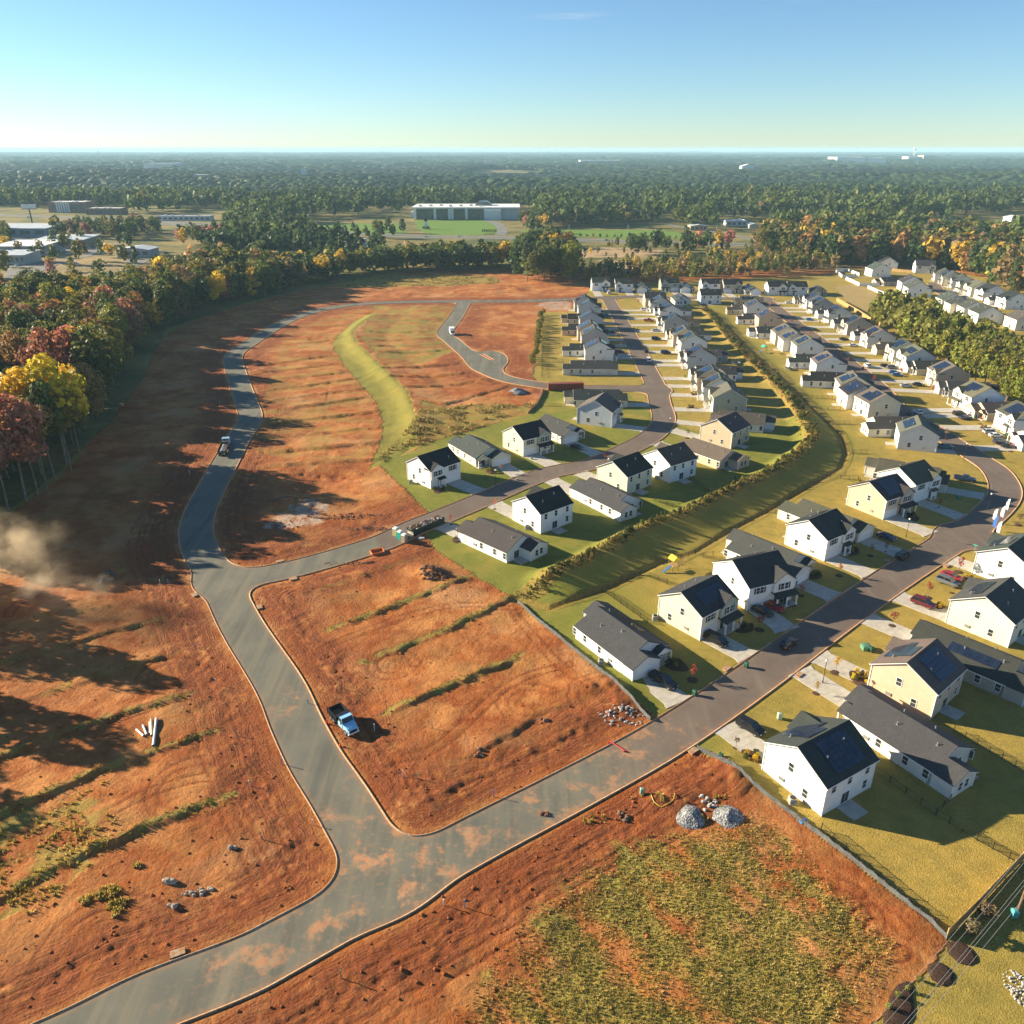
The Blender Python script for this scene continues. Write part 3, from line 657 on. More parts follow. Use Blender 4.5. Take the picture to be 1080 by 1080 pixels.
def slab_roof(m, ridge_axis, half, length0, length1, eave, pitch, over=.35, th=.16, rake=.3, cx=0.0):
    """two roof slopes; ridge along ridge_axis, centred at cx across"""
    t = math.tan(pitch); zr = eave + half * t; e = half + over; ze = eave - over * t
    prof = [(cx - e, ze + .02), (cx, zr + .02), (cx + e, ze + .02), (cx + e, ze + th), (cx, zr + th + .03), (cx - e, ze + th)]
    ax = 'x' if ridge_axis == 'x' else 'y'
    m.prism(prof, ax, length0 - rake, length1 + rake, 0)
    return zr
def house_two(W, D, var, far):
    """two-storey house, ridge parallel to the street, front on -y. returns part specs"""
    key = ('A', W, D, var, far)
    if key in CACHE: return CACHE[key]
    P = []; ev = 5.55; pt = R(29); zr = ev + D / 2 * math.tan(pt); s = 1 if var % 2 else -1; wide = var in (2, 3)
    m = MB(); m.prism([(-D / 2, 0), (D / 2, 0), (D / 2, ev), (0, zr - .02), (-D / 2, ev)], 'x', -W / 2, W / 2)
    P.append(('wall', fix_normals(m.mesh('wall', M['siding'])), 'wall'))
    # front gable bay on side s, garage on side -s
    gw = 4.6 if not wide else 5.4; gx_ = s * (W / 2 - gw / 2 - .02); gt = R(34); gz = ev + gw / 2 * math.tan(gt)
    back = -D / 2 + (gz - ev) / math.tan(pt) - .1
    m = MB(); m.prism([(gx_ - gw / 2, 2.75), (gx_ + gw / 2, 2.75), (gx_ + gw / 2, ev - .02), (gx_, gz - .04), (gx_ - gw / 2, ev - .02)], 'y', -D / 2 - .5, -D / 2 + .3)
    P.append(('gable_wall', fix_normals(m.mesh('gable_wall', M['siding'])), 'accent'))
    m = MB(); slab_roof(m, 'x', D / 2, -W / 2, W / 2, ev, pt)
    t = math.tan(gt); e = gw / 2 + .25
    m.prism([(gx_ - e, ev - .25 * t + .03), (gx_, gz + .03), (gx_ + e, ev - .25 * t + .03), (gx_ + e, ev - .25 * t + .19), (gx_, gz + .21), (gx_ - e, ev - .25 * t + .19)], 'y', -D / 2 - .75, back)
    P.append(('roof', uvmap(fix_normals(m.mesh('roof', M['shingles']))), 'roof'))
    # trim: corner boards, fascia, rake boards
    m = MB()
    for sx in (-1, 1):
        for sy in (-1, 1):
            x = sx * (W / 2 + .012); y = sy * (D / 2 + .012); m.box(x - .08, x + .08, y - .08, y + .08, .02, ev - .16)
        x0 = sx * (W / 2 + .305); tt = math.tan(pt)
        for sy in (-1, 1):
            m.prism([(sy * (D / 2 + .36), ev - .36 * tt - .13), (0, zr - .13), (0, zr + .0), (sy * (D / 2 + .36), ev - .36 * tt + .0)], 'x', x0 - .02, x0 + .02)
    for sy in (-1, 1): y = sy * (D / 2 + .37); z = ev - .37 * math.tan(pt); m.box(-W / 2 - .3, W / 2 + .3, y - .03, y + .03, z - .1, z + .1)
    m.box(-W / 2 + .1, W / 2 - .1, -D / 2 - .03, -D / 2 + .02, 2.72, 2.86)
    P.append(('trim', fix_normals(m.mesh('trim', M['trim'])), None))
    # garage door and porch
    gdx = -s * (W / 2 - 2.75)
    m = MB(); m.box(gdx - 2.4, gdx + 2.4, -D / 2 - .05, -D / 2 + .02, .05, 2.2)
    for k in range(1, 4): m.box(gdx - 2.38, gdx + 2.38, -D / 2 - .06, -D / 2 - .051, .55 * k - .02, .55 * k + .01)
    m.box(gdx - 2.55, gdx - 2.4, -D / 2 - .07, -D / 2 + .02, .02, 2.35); m.box(gdx + 2.4, gdx + 2.55, -D / 2 - .07, -D / 2 + .02, .02, 2.35); m.box(gdx - 2.4, gdx + 2.4, -D / 2 - .07, -D / 2 + .02, 2.2, 2.35)
    P.append(('garage_door', m.mesh('garage_door', M['garage']), None))
    pw = gw if wide else 2.3; px_ = gx_ if wide else gx_ - s * (gw / 2 - 1.35) ; pd = 2.0 if wide else 1.4; y0 = -D / 2
    m = MB(); m.prism([(y0 - pd - .2, 2.55), (y0 - pd - .2, 2.68), (y0 - .02, 3.3), (y0 - .02, 3.1)], 'x', px_ - pw / 2 - .2, px_ + pw / 2 + .2)
    P.append(('porch_roof', uvmap(fix_normals(m.mesh('porch_roof', M['shingles']))), 'roof'))
    for q in ((-1, 1) if not wide else (-1, 0, 1)):
        m = MB(); x = px_ + q * (pw / 2 - .15); m.box(x - .13, x + .13, y0 - pd + .05, y0 - pd + .31, .1, 2.6); m.box(x - .18, x + .18, y0 - pd + .0, y0 - pd + .36, .1, .35)
        P.append(('porch_post', m.mesh('porch_post', M['trim']), None))
    m = MB(); m.box(px_ - pw / 2 - .1, px_ + pw / 2 + .1, y0 - pd - .1, y0 - .02, -.2, .14); P.append(('porch_slab', m.mesh('porch_slab', M['concrete']), None))
    m = MB(); dx = px_ - s * (.0 if not wide else pw / 4); m.box(dx - .48, dx + .48, y0 - .05, y0 + .02, .15, 2.2); P.append(('front_door', m.mesh('front_door', M['door']), 'door'))
    # rear patio and sliding door
    m = MB(); m.box(-s * .6 - 1.6, -s * .6 + 1.6, D / 2 + .05, D / 2 + 3.1, -.2, .07); P.append(('patio_slab', m.mesh('patio_slab', M['concrete']), None))
    m = MB(); q = -s * .6; m.box(q - .85, q + .85, D / 2 - .02, D / 2 + .05, .15, 2.25, 0); m.box(q - .78, q - .03, D / 2 + .051, D / 2 + .06, .25, 2.15, 1); m.box(q + .03, q + .78, D / 2 + .051, D / 2 + .06, .25, 2.15, 1)
    P.append(('patio_door', m.mesh('patio_door', [M['trim'], M['glass']]), None))
    m = MB()
    for q in (-1, 1):
        m = MB(); m.box(min(q * W / 2, q * (W / 2 + .16)), max(q * W / 2, q * (W / 2 + .16)), -2.4, -1.4, .9, 1.5); P.append(('utility_meter', m.mesh('utility_meter', M['metal']), None))
    Wn = [(gx_ - .55, -D / 2 - .5, 4.35, 0, True), (gx_ + .55, -D / 2 - .5, 4.35, 0, True), (gdx - .5, -D / 2, 4.3, 0, True), (gdx + .5, -D / 2, 4.3, 0, True),
          (-W * .34, D / 2, 4.3, PI, False), (W * .02, D / 2, 4.3, PI, False), (W * .34, D / 2, 4.3, PI, False), (s * W * .34, D / 2, 1.6, PI, False),
          (W / 2, -.6, 4.35, PI / 2, False), (-W / 2, -.6, 4.35, -PI / 2, False), (W / 2, 2.4, 1.7, PI / 2, False), (-W / 2, 2.4, 1.7, -PI / 2, False)]
    if wide: Wn.append((px_ + s * pw / 5, -D / 2, 1.55, 0, True))
    V = [(-W * .2, D * .17, ev + (D / 2 - D * .17) * math.tan(pt) + .1), (W * .23, D * .26, ev + (D / 2 - D * .26) * math.tan(pt) + .1), (W * .28, -D * .3, ev + (D / 2 - D * .3) * math.tan(pt) + .1)]
    CACHE[key] = dict(parts=P, wins=Wn, vents=V, ev=ev, pt=pt, zr=zr, W=W, D=D, gdx=gdx, s=s, kind='A')
    return CACHE[key]
def house_one(W, D, var, far):
    """one-storey house, ridge running back from the street"""
    key = ('B', W, D, var, far)
    if key in CACHE: return CACHE[key]
    P = []; ev = 2.85; pt = R(26); s = 1 if var % 2 else -1; t = math.tan(pt); zr = ev + W / 2 * t
    fy = -D / 2 + 2.6                                     # main body front; the garage bay projects to -D/2
    gw = 6.3; gx_ = -s * (W / 2 - gw / 2); by = D / 2 - 3.4
    rw = W * .55; rx = s * (W / 2 - rw / 2) * (1 if var < 2 else -1)
    m = MB(); m.prism([(-W / 2, 0), (W / 2, 0), (W / 2, ev), (0, zr - .02), (-W / 2, ev)], 'y', fy, by)
    gz = ev + gw / 2 * t; rz_ = ev + rw / 2 * t
    m.prism([(gx_ - gw / 2 + .0, 0), (gx_ + gw / 2, 0), (gx_ + gw / 2, ev), (gx_, gz - .03), (gx_ - gw / 2 + .0, ev)], 'y', -D / 2, fy + .5)
    m.prism([(rx - rw / 2, 0), (rx + rw / 2, 0), (rx + rw / 2, ev), (rx, rz_ - .03), (rx - rw / 2, ev)], 'y', by - .5, D / 2)
    P.append(('wall', fix_normals(m.mesh('wall', M['siding'])), 'wall'))
    m = MB(); slab_roof(m, 'y', W / 2, fy, by, ev, pt)
    e = gw / 2 + .33
    for cx, hw, y0, y1 in ((gx_, gw / 2, -D / 2 - .3, fy + 4.0), (rx, rw / 2, by - 4.0, D / 2 + .3)):
        e = hw + .33; z0 = ev - .33 * t - .012; zz = ev + hw * t - .012
        m.prism([(cx - e, z0 + .02), (cx, zz + .02), (cx + e, z0 + .02), (cx + e, z0 + .16), (cx, zz + .19), (cx - e, z0 + .16)], 'y', y0, y1)
    P.append(('roof', uvmap(fix_normals(m.mesh('roof', M['shingles']))), 'roof'))
    # small porch gable beside the garage
    pw = W - gw; px_ = s * (W / 2 - pw / 2); m = MB(); h = pw / 2 + .1
    m.prism([(px_ - h, ev - .38), (px_, ev + h * .6 - .38), (px_ + h, ev - .38), (px_ + h, ev - .24), (px_, ev + h * .6 - .22), (px_ - h, ev - .24)], 'y', fy - 1.7, fy + 1.6)
    P.append(('porch_roof', uvmap(fix_normals(m.mesh('porch_roof', M['shingles']))), 'roof'))
    m = MB(); m.prism([(px_ - h + .15, ev - .42), (px_ + h - .15, ev - .42), (px_, ev + h * .6 - .5)], 'y', fy - 1.55, fy - 1.4); P.append(('porch_gable', fix_normals(m.mesh('porch_gable', M['siding'])), 'wall'))
    for q in (-1, 1):
        x = px_ + q * (pw / 2 - .2); m = MB(); m.box(x - .11, x + .11, fy - 1.5, fy - 1.28, .1, ev - .35); P.append(('porch_post', m.mesh('porch_post', M['trim']), None))
    m = MB(); m.box(px_ - pw / 2, px_ + pw / 2, fy - 1.7, fy - .02, -.2, .12); P.append(('porch_slab', m.mesh('porch_slab', M['concrete']), None))
    m = MB()
    for sx in (-1, 1): x = sx * (W / 2 + .34); z = ev - .34 * t; m.box(x - .03, x + .03, fy - .25, by + .25, z - .1, z + .08)
    for cx, hw, y in ((gx_, gw / 2, -D / 2 - .31), (rx, rw / 2, D / 2 + .31), (0, W / 2, by + .31), (0, W / 2, fy - .31)):
        for q in (-1, 1): m.prism([(cx + q * (hw + .34), ev - .34 * t - .12), (cx, ev + hw * t - .12), (cx, ev + hw * t + .0), (cx + q * (hw + .34), ev - .34 * t + .0)], 'y', y - .02, y + .02)
    for x, y in ((gx_ - gw / 2, -D / 2), (gx_ + gw / 2, -D / 2), (rx - rw / 2, D / 2), (rx + rw / 2, D / 2)): m.box(x - .09, x + .09, y - .09, y + .09, .02, ev - .15)
    P.append(('trim', fix_normals(m.mesh('trim', M['trim'])), None))
    m = MB(); m.box(gx_ - 2.4, gx_ + 2.4, -D / 2 - .05, -D / 2 + .02, .05, 2.2)
    for k in range(1, 4): m.box(gx_ - 2.38, gx_ + 2.38, -D / 2 - .06, -D / 2 - .051, .55 * k - .02, .55 * k + .01)
    P.append(('garage_door', m.mesh('garage_door', M['garage']), None))
    m = MB(); dx = px_ - s * .5; m.box(dx - .46, dx + .46, fy - .05, fy + .02, .13, 2.2); P.append(('front_door', m.mesh('front_door', M['door']), 'door'))
    m = MB(); q = -rx * .8; m.box(q - 1.4, q + 1.4, by + .05, by + 3.0, -.2, .07); P.append(('patio_slab', m.mesh('patio_slab', M['concrete']), None))
    m = MB(); m.box(q - .85, q + .85, by - .02, by + .05, .15, 2.25, 0); m.box(q - .78, q - .03, by + .051, by + .06, .25, 2.15, 1); m.box(q + .03, q + .78, by + .051, by + .06, .25, 2.15, 1)
    P.append(('patio_door', m.mesh('patio_door', [M['trim'], M['glass']]), None))
    for q in (-1, 1):
        m = MB(); m.box(min(q * W / 2, q * (W / 2 + .16)), max(q * W / 2, q * (W / 2 + .16)), -4.4, -3.4, .9, 1.5); P.append(('utility_meter', m.mesh('utility_meter', M['metal']), None))
    Wn = [(px_ + s * .9, fy, 1.5, 0, True)]
    for y in (-D * .08, D * .14, D * .3): Wn += [(W / 2, y, 1.6, PI / 2, False), (-W / 2, y + 1.0, 1.6, -PI / 2, False)]
    Wn += [(rx - .8, D / 2, 1.6, PI, False), (rx + .8, D / 2, 1.6, PI, False)]
    V = [(W * .2, -D * .05, ev + (W / 2 - W * .2) * t + .1), (-W * .25, D * .12, ev + (W / 2 - W * .25) * t + .1), (W * .15, D * .25, ev + (W / 2 - W * .15) * t + .1), (-W * .12, -D * .1, ev + (W / 2 - W * .12) * t + .1)]
    CACHE[key] = dict(parts=P, wins=Wn, vents=V, ev=ev, pt=pt, zr=zr, W=W, D=D, gdx=gx_, s=s, kind='B')
    return CACHE[key]
WALLC = dict(white=(.80, .80, .78), cream=(.74, .68, .52), yellow=(.73, .68, .48), tan=(.50, .40, .28), beige=(.62, .455, .325), grey=(.40, .40, .40), bluegrey=(.46, .50, .54), sage=(.36, .40, .33), offwhite=(.68, .65, .58), greige=(.47, .41, .34))
ROOFC = dict(charcoal=(.047, .051, .053), grey=(.066, .072, .070), brown=(.092, .084, .068), black=(.026, .028, .032), taupe=(.135, .123, .098))
ROOTS = []; FOOT = []
ORD = ['nearest', 'second', 'third', 'fourth', 'fifth', 'sixth', 'seventh', 'eighth', 'ninth', 'tenth', 'eleventh', 'twelfth', 'thirteenth', 'fourteenth', 'fifteenth', 'sixteenth', 'seventeenth', 'eighteenth', 'nineteenth', 'twentieth', 'twenty-first', 'twenty-second', 'twenty-third', 'twenty-fourth']
def nearest_on(L, x, y):
    best = None
    for i in range(len(L) - 1):
        ax, ay = L[i]; bx, by = L[i + 1]; dx, dy = bx - ax, by - ay; l2 = dx * dx + dy * dy + 1e-9
        t = min(1, max(0, ((x - ax) * dx + (y - ay) * dy) / l2)); ex, ey = ax + t * dx, ay + t * dy
        d = math.hypot(x - ex, y - ey)
        if best is None or d < best[0]: best = (d, ex, ey, math.atan2(dy, dx))
    return best
def face_az(L, x, y):
    d, ex, ey, ta = nearest_on(L, x, y)
    a = math.atan2(ey - y, ex - x)
    c = [ta + PI / 2, ta - PI / 2]
    return max(c, key=lambda q: math.cos(q - a))
def house(kind, px, py, corner, face, color, roof, W=None, D=None, var=0, solar='', label='', group='', far=False, accent=None, drive=True, door=(.03, .03, .035), hires=True, dl=None):
    x, y = at(px, py)
    if isinstance(face, (int, float)): az = R(face)
    elif isinstance(face, tuple): p, q = at(*face[0]), at(*face[1]); az = math.atan2(p[1] - q[1], p[0] - q[0])   # (front px, back px)
    else: az = face_az(face, x, y)
    W = W or (10.6 if kind == 'A' else 10.2); D = D or (11.4 if kind == 'A' else 20.5)
    far = far or math.hypot(x, y) > 260
    spec = (house_two if kind == 'A' else house_one)(W, D, var, far)
    rz = az + PI / 2; c, s_ = math.cos(rz), math.sin(rz)
    lx = {'L': -W / 2, 'R': W / 2}[corner[1]]; ly = {'F': -D / 2, 'B': D / 2}[corner[0]]
    cx = x - (c * lx - s_ * ly); cy = y - (s_ * lx + c * ly)
    r = link('house', None, None, (cx, cy, BASE), rz); thing(r, label, 'house', group); ROOTS.append(r)
    wc = WALLC[color]; rc = ROOFC[roof]; jit = 1 + rnd.uniform(-.06, .06)
    cols = dict(wall=tuple(min(.82, q * jit) for q in wc), accent=WALLC[accent] if accent else tuple(min(.82, q * jit * .96) for q in wc), roof=tuple(q * rnd.uniform(.88, 1.14) for q in rc), door=door)
    for nm, me, ck in spec['parts']: link(nm, me, r, (0, 0, 0), 0, cols.get(ck) if ck else None)
    for (wx, wy, wz, wr, sh) in spec['wins']: add_window(r, wx, wy, wz, wr, far=far, shut=sh)
    for v in spec['vents']: link('vent_pipe', vent_mesh(), r, v)
    ev, pt = spec['ev'], spec['pt']
    if kind == 'A':
        for code in solar.split():
            n = int(code[1]); mcut = int(code[2]) if len(code) > 2 else 0
            sg = -1 if code[0] == 'f' else 1; yy = sg * D * .25; zz = ev + (D / 2 - abs(yy)) * math.tan(pt) + .2
            o = link('solar_panel', solar_mesh(n, 3 if n < 7 else 2, mcut), r, (0.4 * (1 if n % 2 else -1), yy, zz)); o.rotation_euler = (-sg * pt, 0, 0)
    else:
        for code in solar.split():
            n = int(code[1]); sg = -1 if code[0] == 'l' else 1; xx = sg * W * .25; zz = ev + (W / 2 - abs(xx)) * math.tan(pt) + .2
            o = link('solar_panel', solar_mesh(2, n, 0), r, (xx, .8, zz)); o.rotation_euler = (0, sg * pt, 0)
    FOOT.append((cx, cy, W / 2 + 1.0, D / 2 + 1.0, rz))
    if drive:
        # driveway: from the garage to the kerb
        def wpt(u, v): return (cx + c * u - s_ * v, cy + s_ * u + c * v)
        lim = dl or 26; t = 0; ok = False
        while t < lim:
            p = wpt(spec['gdx'], -D / 2 - t)
            if rsdf(p[0], p[1]) < .35: ok = True; break
            t += .25
        if ok or dl:
            m = MB(); g = spec['gdx']; hw = 2.55; n = max(2, int(t / 1.2)); 
            for k in range(n):
                a0 = t * k / n; a1 = t * (k + 1) / n - .03; w0 = hw + max(0, a0 - t + 1.2) * .5; w1 = hw + max(0, a1 - t + 1.2) * .5
                q = [wpt(g - w0, -D / 2 - .05 - a0), wpt(g + w0, -D / 2 - .05 - a0), wpt(g + w1, -D / 2 - .05 - a1), wpt(g - w1, -D / 2 - .05 - a1)]
                b = len(m.v); m.v += [(*p_, -.02 + (.148 if a0 > t - .4 else .06)) for p_ in q] + [(*p_, -.3) for p_ in q]
                m.f += [(b, b + 3, b + 2, b + 1)] + [(b + i, b + (i + 1) % 4, b + 4 + (i + 1) % 4, b + 4 + i) for i in range(4)]; m.m += [0] * 5
            me = m.mesh('driveway', M['concrete']); fix_normals(me); struct(link('driveway', me))
    return r
def words(n): return ORD[n] if n < len(ORD) else 'far'
def desc(kind, color, solar, roof):
    cn = dict(white='white', cream='cream', yellow='pale yellow', tan='tan', beige='beige', grey='grey', bluegrey='blue-grey', sage='sage green', offwhite='off-white', greige='greige')[color]
    return f"{'two-storey' if kind == 'A' else 'one-storey'} {cn} house" + (' with solar panels' if solar else '')
def row(place, group, L, items, side):
    """items: kind, px, py, corner, colour, roof, solar, W, D, variant (None = default); near end first"""
    for k, it in enumerate(items):
        kind, px, py, corner, color, roof, solar, W, D, var = (list(it) + [None] * 10)[:10]
        lab = f"{desc(kind, color, solar, roof)}, {'first' if k == 0 else words(k)} up the {place}"
        house(kind, px, py, corner, L, color, roof, W, D, var if var is not None else rnd.randrange(4), solar or '', lab, group)
# ---- near houses, each measured
G1 = 'houses on the far side of the construction lots'
house('A', 866, 860.6, 'BR', ((804, 812), (866, 860.6)), 'white', 'charcoal', 11.0, 11.2, 2, 'r6 f62 ', 'two-storey white corner house with dark roof, solar panels and grey silt fence beside it', 'houses along the south side of the main street')
GS_ = 'houses along the south side of the main street'; GN_ = 'houses along the north side of the main street'
house('B', 1002, 843, 'BR', ((804, 812), (866, 860.6)), 'offwhite', 'grey', 10.0, 21.5, 1, '', 'long one-storey grey-roofed house right behind the white corner house', GS_)
house('A', 981, 759, 'BR', ((915, 727), (981, 759)), 'beige', 'taupe', 10.8, 11.2, 0, 'f62 r6', 'two-storey beige house with stepped solar panels, between two long one-storey houses', GS_)
house('B', 1078, 745, 'BR', ((915, 727), (981, 759)), 'greige', 'charcoal', 10.2, 21.5, 1, 'r5', 'long one-storey greige house with a row of solar panels at the right edge', GS_)
house('A', 1062.4, 683, 'BR', ((991, 654), (1062.4, 683)), 'cream', 'grey', 11.4, 11.8, 0, 'f71', 'two-storey cream house with maroon van and solar panels, near the right edge', GS_)
house('A', 1025, 604, 'FR', ((991, 654), (1062.4, 683)), 'white', 'grey', 11.2, 11.4, 0, 'f62', 'two-storey white house with solar panels on the corner beside the red car', GS_)
house('B', 666.7, 719.4, 'FL', ((666.7, 719.4), (594, 663)), 'white', 'grey', 10.6, 20.5, 1, 'r5', 'long one-storey white house beside the bare red lots, black pickup in its driveway', GN_)
house('A', 737.8, 675.4, 'FL', ((737.8, 675.4), (691, 650)), 'yellow', 'charcoal', 10.8, 10.8, 3, 'f7', 'two-storey pale yellow house with sage gable and black van in its driveway', GN_, accent='sage')
house('A', 787.6, 644, 'FL', ((787.6, 644), (735, 604)), 'white', 'charcoal', 11.4, 12.2, 3, 'r7', 'large two-storey white house with black and red cars parked in front', GN_)
house('B', 835.7, 619.5, 'FL', ((835.7, 619.5), (752, 584)), 'offwhite', 'grey', 10.6, 21, 1, '', 'one-storey off-white house between two tall white houses with navy-shaded roofs', GN_)
house('A', 869, 591.7, 'FL', ((869, 591.7), (824.6, 572.6)), 'white', 'charcoal', 10.6, 11.0, 1, 'r7', 'two-storey white house with empty driveway beside the brown-roofed one-storey house', GN_)
house('B', 893, 577, 'FL', ((905, 577), (835, 548)), 'cream', 'brown', 10.4, 20.5, 0, '', 'one-storey brown-roofed house with a blue sedan in its driveway', GN_)
house('A', 931, 548, 'FL', ((931, 548), (889, 531)), 'tan', 'charcoal', 11.0, 11.2, 3, 'f6 r6', 'two-storey tan house with dark solar panels beside a tall lamp post', GN_, accent='greige')
house('A', 962, 531, 'FL', ((931, 548), (889, 531)), 'white', 'brown', 10.8, 11.4, 1, 'r7', 'two-storey white house with bronze roof, tucked behind the tan house', GN_)
house('B', 1000, 508, 'FR', ((1000, 508), (920, 494)), 'offwhite', 'brown', 10.2, 22, 1, '', 'long low brown-roofed house with a navy pickup at the street bend', GN_)
house('A', 986.5, 477.3, 'FL', ((986.5, 477.3), (950, 473.7)), 'white', 'taupe', 10.4, 11.2, 1, 'r7', 'two-storey white house with roof panels, just before the street bend', GN_)
GC = 'new houses at the end of the paved central street'
house('A', 454.6, 515.7, 'FL', ((454.6, 515.7), (428.7, 504.6)), 'white', 'black', 11.0, 10.6, 0, '', 'two-storey white house at the edge of bare red dirt beside the grassy berm', GC)
house('B', 506.5, 495.4, 'FL', ((506.5, 495.4), (478, 478)), 'cream', 'grey', 10.6, 20.0, 0, '', 'one-storey cream house between the white and yellow two-storey houses', GC)
house('A', 551.9, 481.5, 'FL', ((551.9, 481.5), (526, 469.4)), 'yellow', 'black', 10.8, 10.8, 3, '', 'two-storey pale yellow house with sage gable left of the central street', GC, accent='sage')
house('B', 593.5, 469, 'FL', ((593.5, 469), (560, 454)), 'offwhite', 'grey', 10.2, 19, 1, '', 'one-storey off-white house with a dark sedan under its front', GC)
house('A', 644.8, 451, 'FL', ((644.8, 451), (606.9, 446)), 'bluegrey', 'taupe', 11.0, 12.6, 1, '', 'two-storey blue-grey house inside the bend of the central street', GC)
house('B', 661, 429.5, 'FL', ((655, 429), (595, 428.7)), 'cream', 'charcoal', 10.0, 23, 1, '', 'one-storey cream house behind the blue-grey house, near the red container', GC)
house('B', 545.4, 599, 'BR', ((487, 572), (545.4, 599)), 'white', 'grey', 10.2, 20.5, 0, '', 'one-storey white house at the corner of the red lots, green lawn around it', GC)
house('A', 570, 563, 'BR', ((537, 546.5), (570, 563)), 'white', 'black', 10.8, 10.8, 2, '', 'two-storey white house beside the low white corner house', GC)
house('B', 654, 550.5, 'BR', ((606, 526), (654, 550.5)), 'white', 'grey', 10.0, 20.5, 2, '', 'one-storey white house wedged between white and yellow two-storey houses', GC)
house('A', 660.6, 522, 'BR', ((628.5, 510), (660.6, 522)), 'yellow', 'black', 10.8, 11.0, 0, '', 'two-storey pale yellow house backing onto the green lawn and hedge', GC)
house('A', 706, 509.5, 'BR', ((686, 501), (706, 509.5)), 'white', 'brown', 10.6, 11.4, 2, '', 'two-storey white house right of the pale yellow one backing onto the hedge', GC)
house('B', 768, 499, 'BR', ((715, 480), (768, 499)), 'beige', 'taupe', 9.6, 20.5, 0, '', 'one-storey beige house with fenced yard at the inside of the hedge', GC)
house('A', 770.5, 473.5, 'BR', ((733.9, 463.7), (770.5, 473.5)), 'tan', 'brown', 11.0, 11.6, 0, '', 'two-storey tan house where the central street starts to bend', GC)
# ---- rows going away up the streets
row("upper central street's left side", 'houses on the left of the upper central street', S_MID, [
    ('B', 594, 395.4, 'BL', 'offwhite', 'grey', '', 9.4, 23), ('A', 617, 381, 'BL', 'white', 'charcoal', 'r61 f6', 9.6, 12.6), ('B', 593.4, 375.6, 'BL', 'white', 'charcoal', '', 8.6, 22), ('A', 613.3, 365.5, 'BL', 'grey', 'brown', 'r61 f6', 9.6, 12.6),
    ('A', 609.5, 359.5, 'BL', 'beige', 'brown', 'r6 f6', 9.2, 12.6), ('B', 593, 353.7, 'BL', 'beige', 'charcoal', '', 8.6, 22), ('A', 611.5, 347.5, 'BL', 'bluegrey', 'charcoal', 'r6 f6', 9.4, 12.4), ('B', 592.6, 342, 'BL', 'tan', 'black', '', 8.6, 22),
    ('A', 610, 334.5, 'BL', 'bluegrey', 'grey', 'r6 f6', 9.4, 12.4), ('A', 606, 329, 'BL', 'grey', 'charcoal', 'r6 f6', 9.2, 12.4)], 'W')
row("upper central street's right side", 'houses on the right of the upper central street', S_MID, [
    ('B', 815.5, 457.8, 'BR', 'white', 'brown', '', 9.8, 21), ('A', 786, 435.5, 'BR', 'sage', 'taupe', '', 10.0, 11.8), ('A', 775, 424, 'BR', 'white', 'brown', 'f61 r6', 9.8, 11.8), ('A', 767, 413.5, 'BR', 'beige', 'grey', 'f6 r6', 9.8, 11.8),
    ('B', 785, 402, 'BR', 'white', 'charcoal', '', 9.4, 22), ('A', 754, 389.5, 'BR', 'bluegrey', 'charcoal', 'f6 r6', 9.8, 12), ('B', 769, 382.8, 'BR', 'greige', 'brown', '', 9.2, 22), ('A', 744.7, 373, 'BR', 'white', 'grey', 'f61 r6', 9.6, 12),
    ('A', 735.5, 366, 'BR', 'beige', 'taupe', 'f6 r6', 9.2, 12), ('B', 749.8, 359, 'BR', 'white', 'charcoal', '', 9.0, 22), ('A', 724.4, 351, 'BR', 'grey', 'charcoal', 'f6', 9.6, 12), ('B', 738, 345.3, 'BR', 'tan', 'brown', '', 8.8, 22),
    ('A', 719, 338.5, 'BR', 'white', 'black', 'f6 r6', 9.6, 12), ('B', 729, 333, 'BR', 'white', 'charcoal', '', 8.8, 21), ('A', 707.7, 329.7, 'BR', 'offwhite', 'grey', 'f6', 9.2, 12)], 'E')
GX = 'houses along the cross street at the top of the neighbourhood'
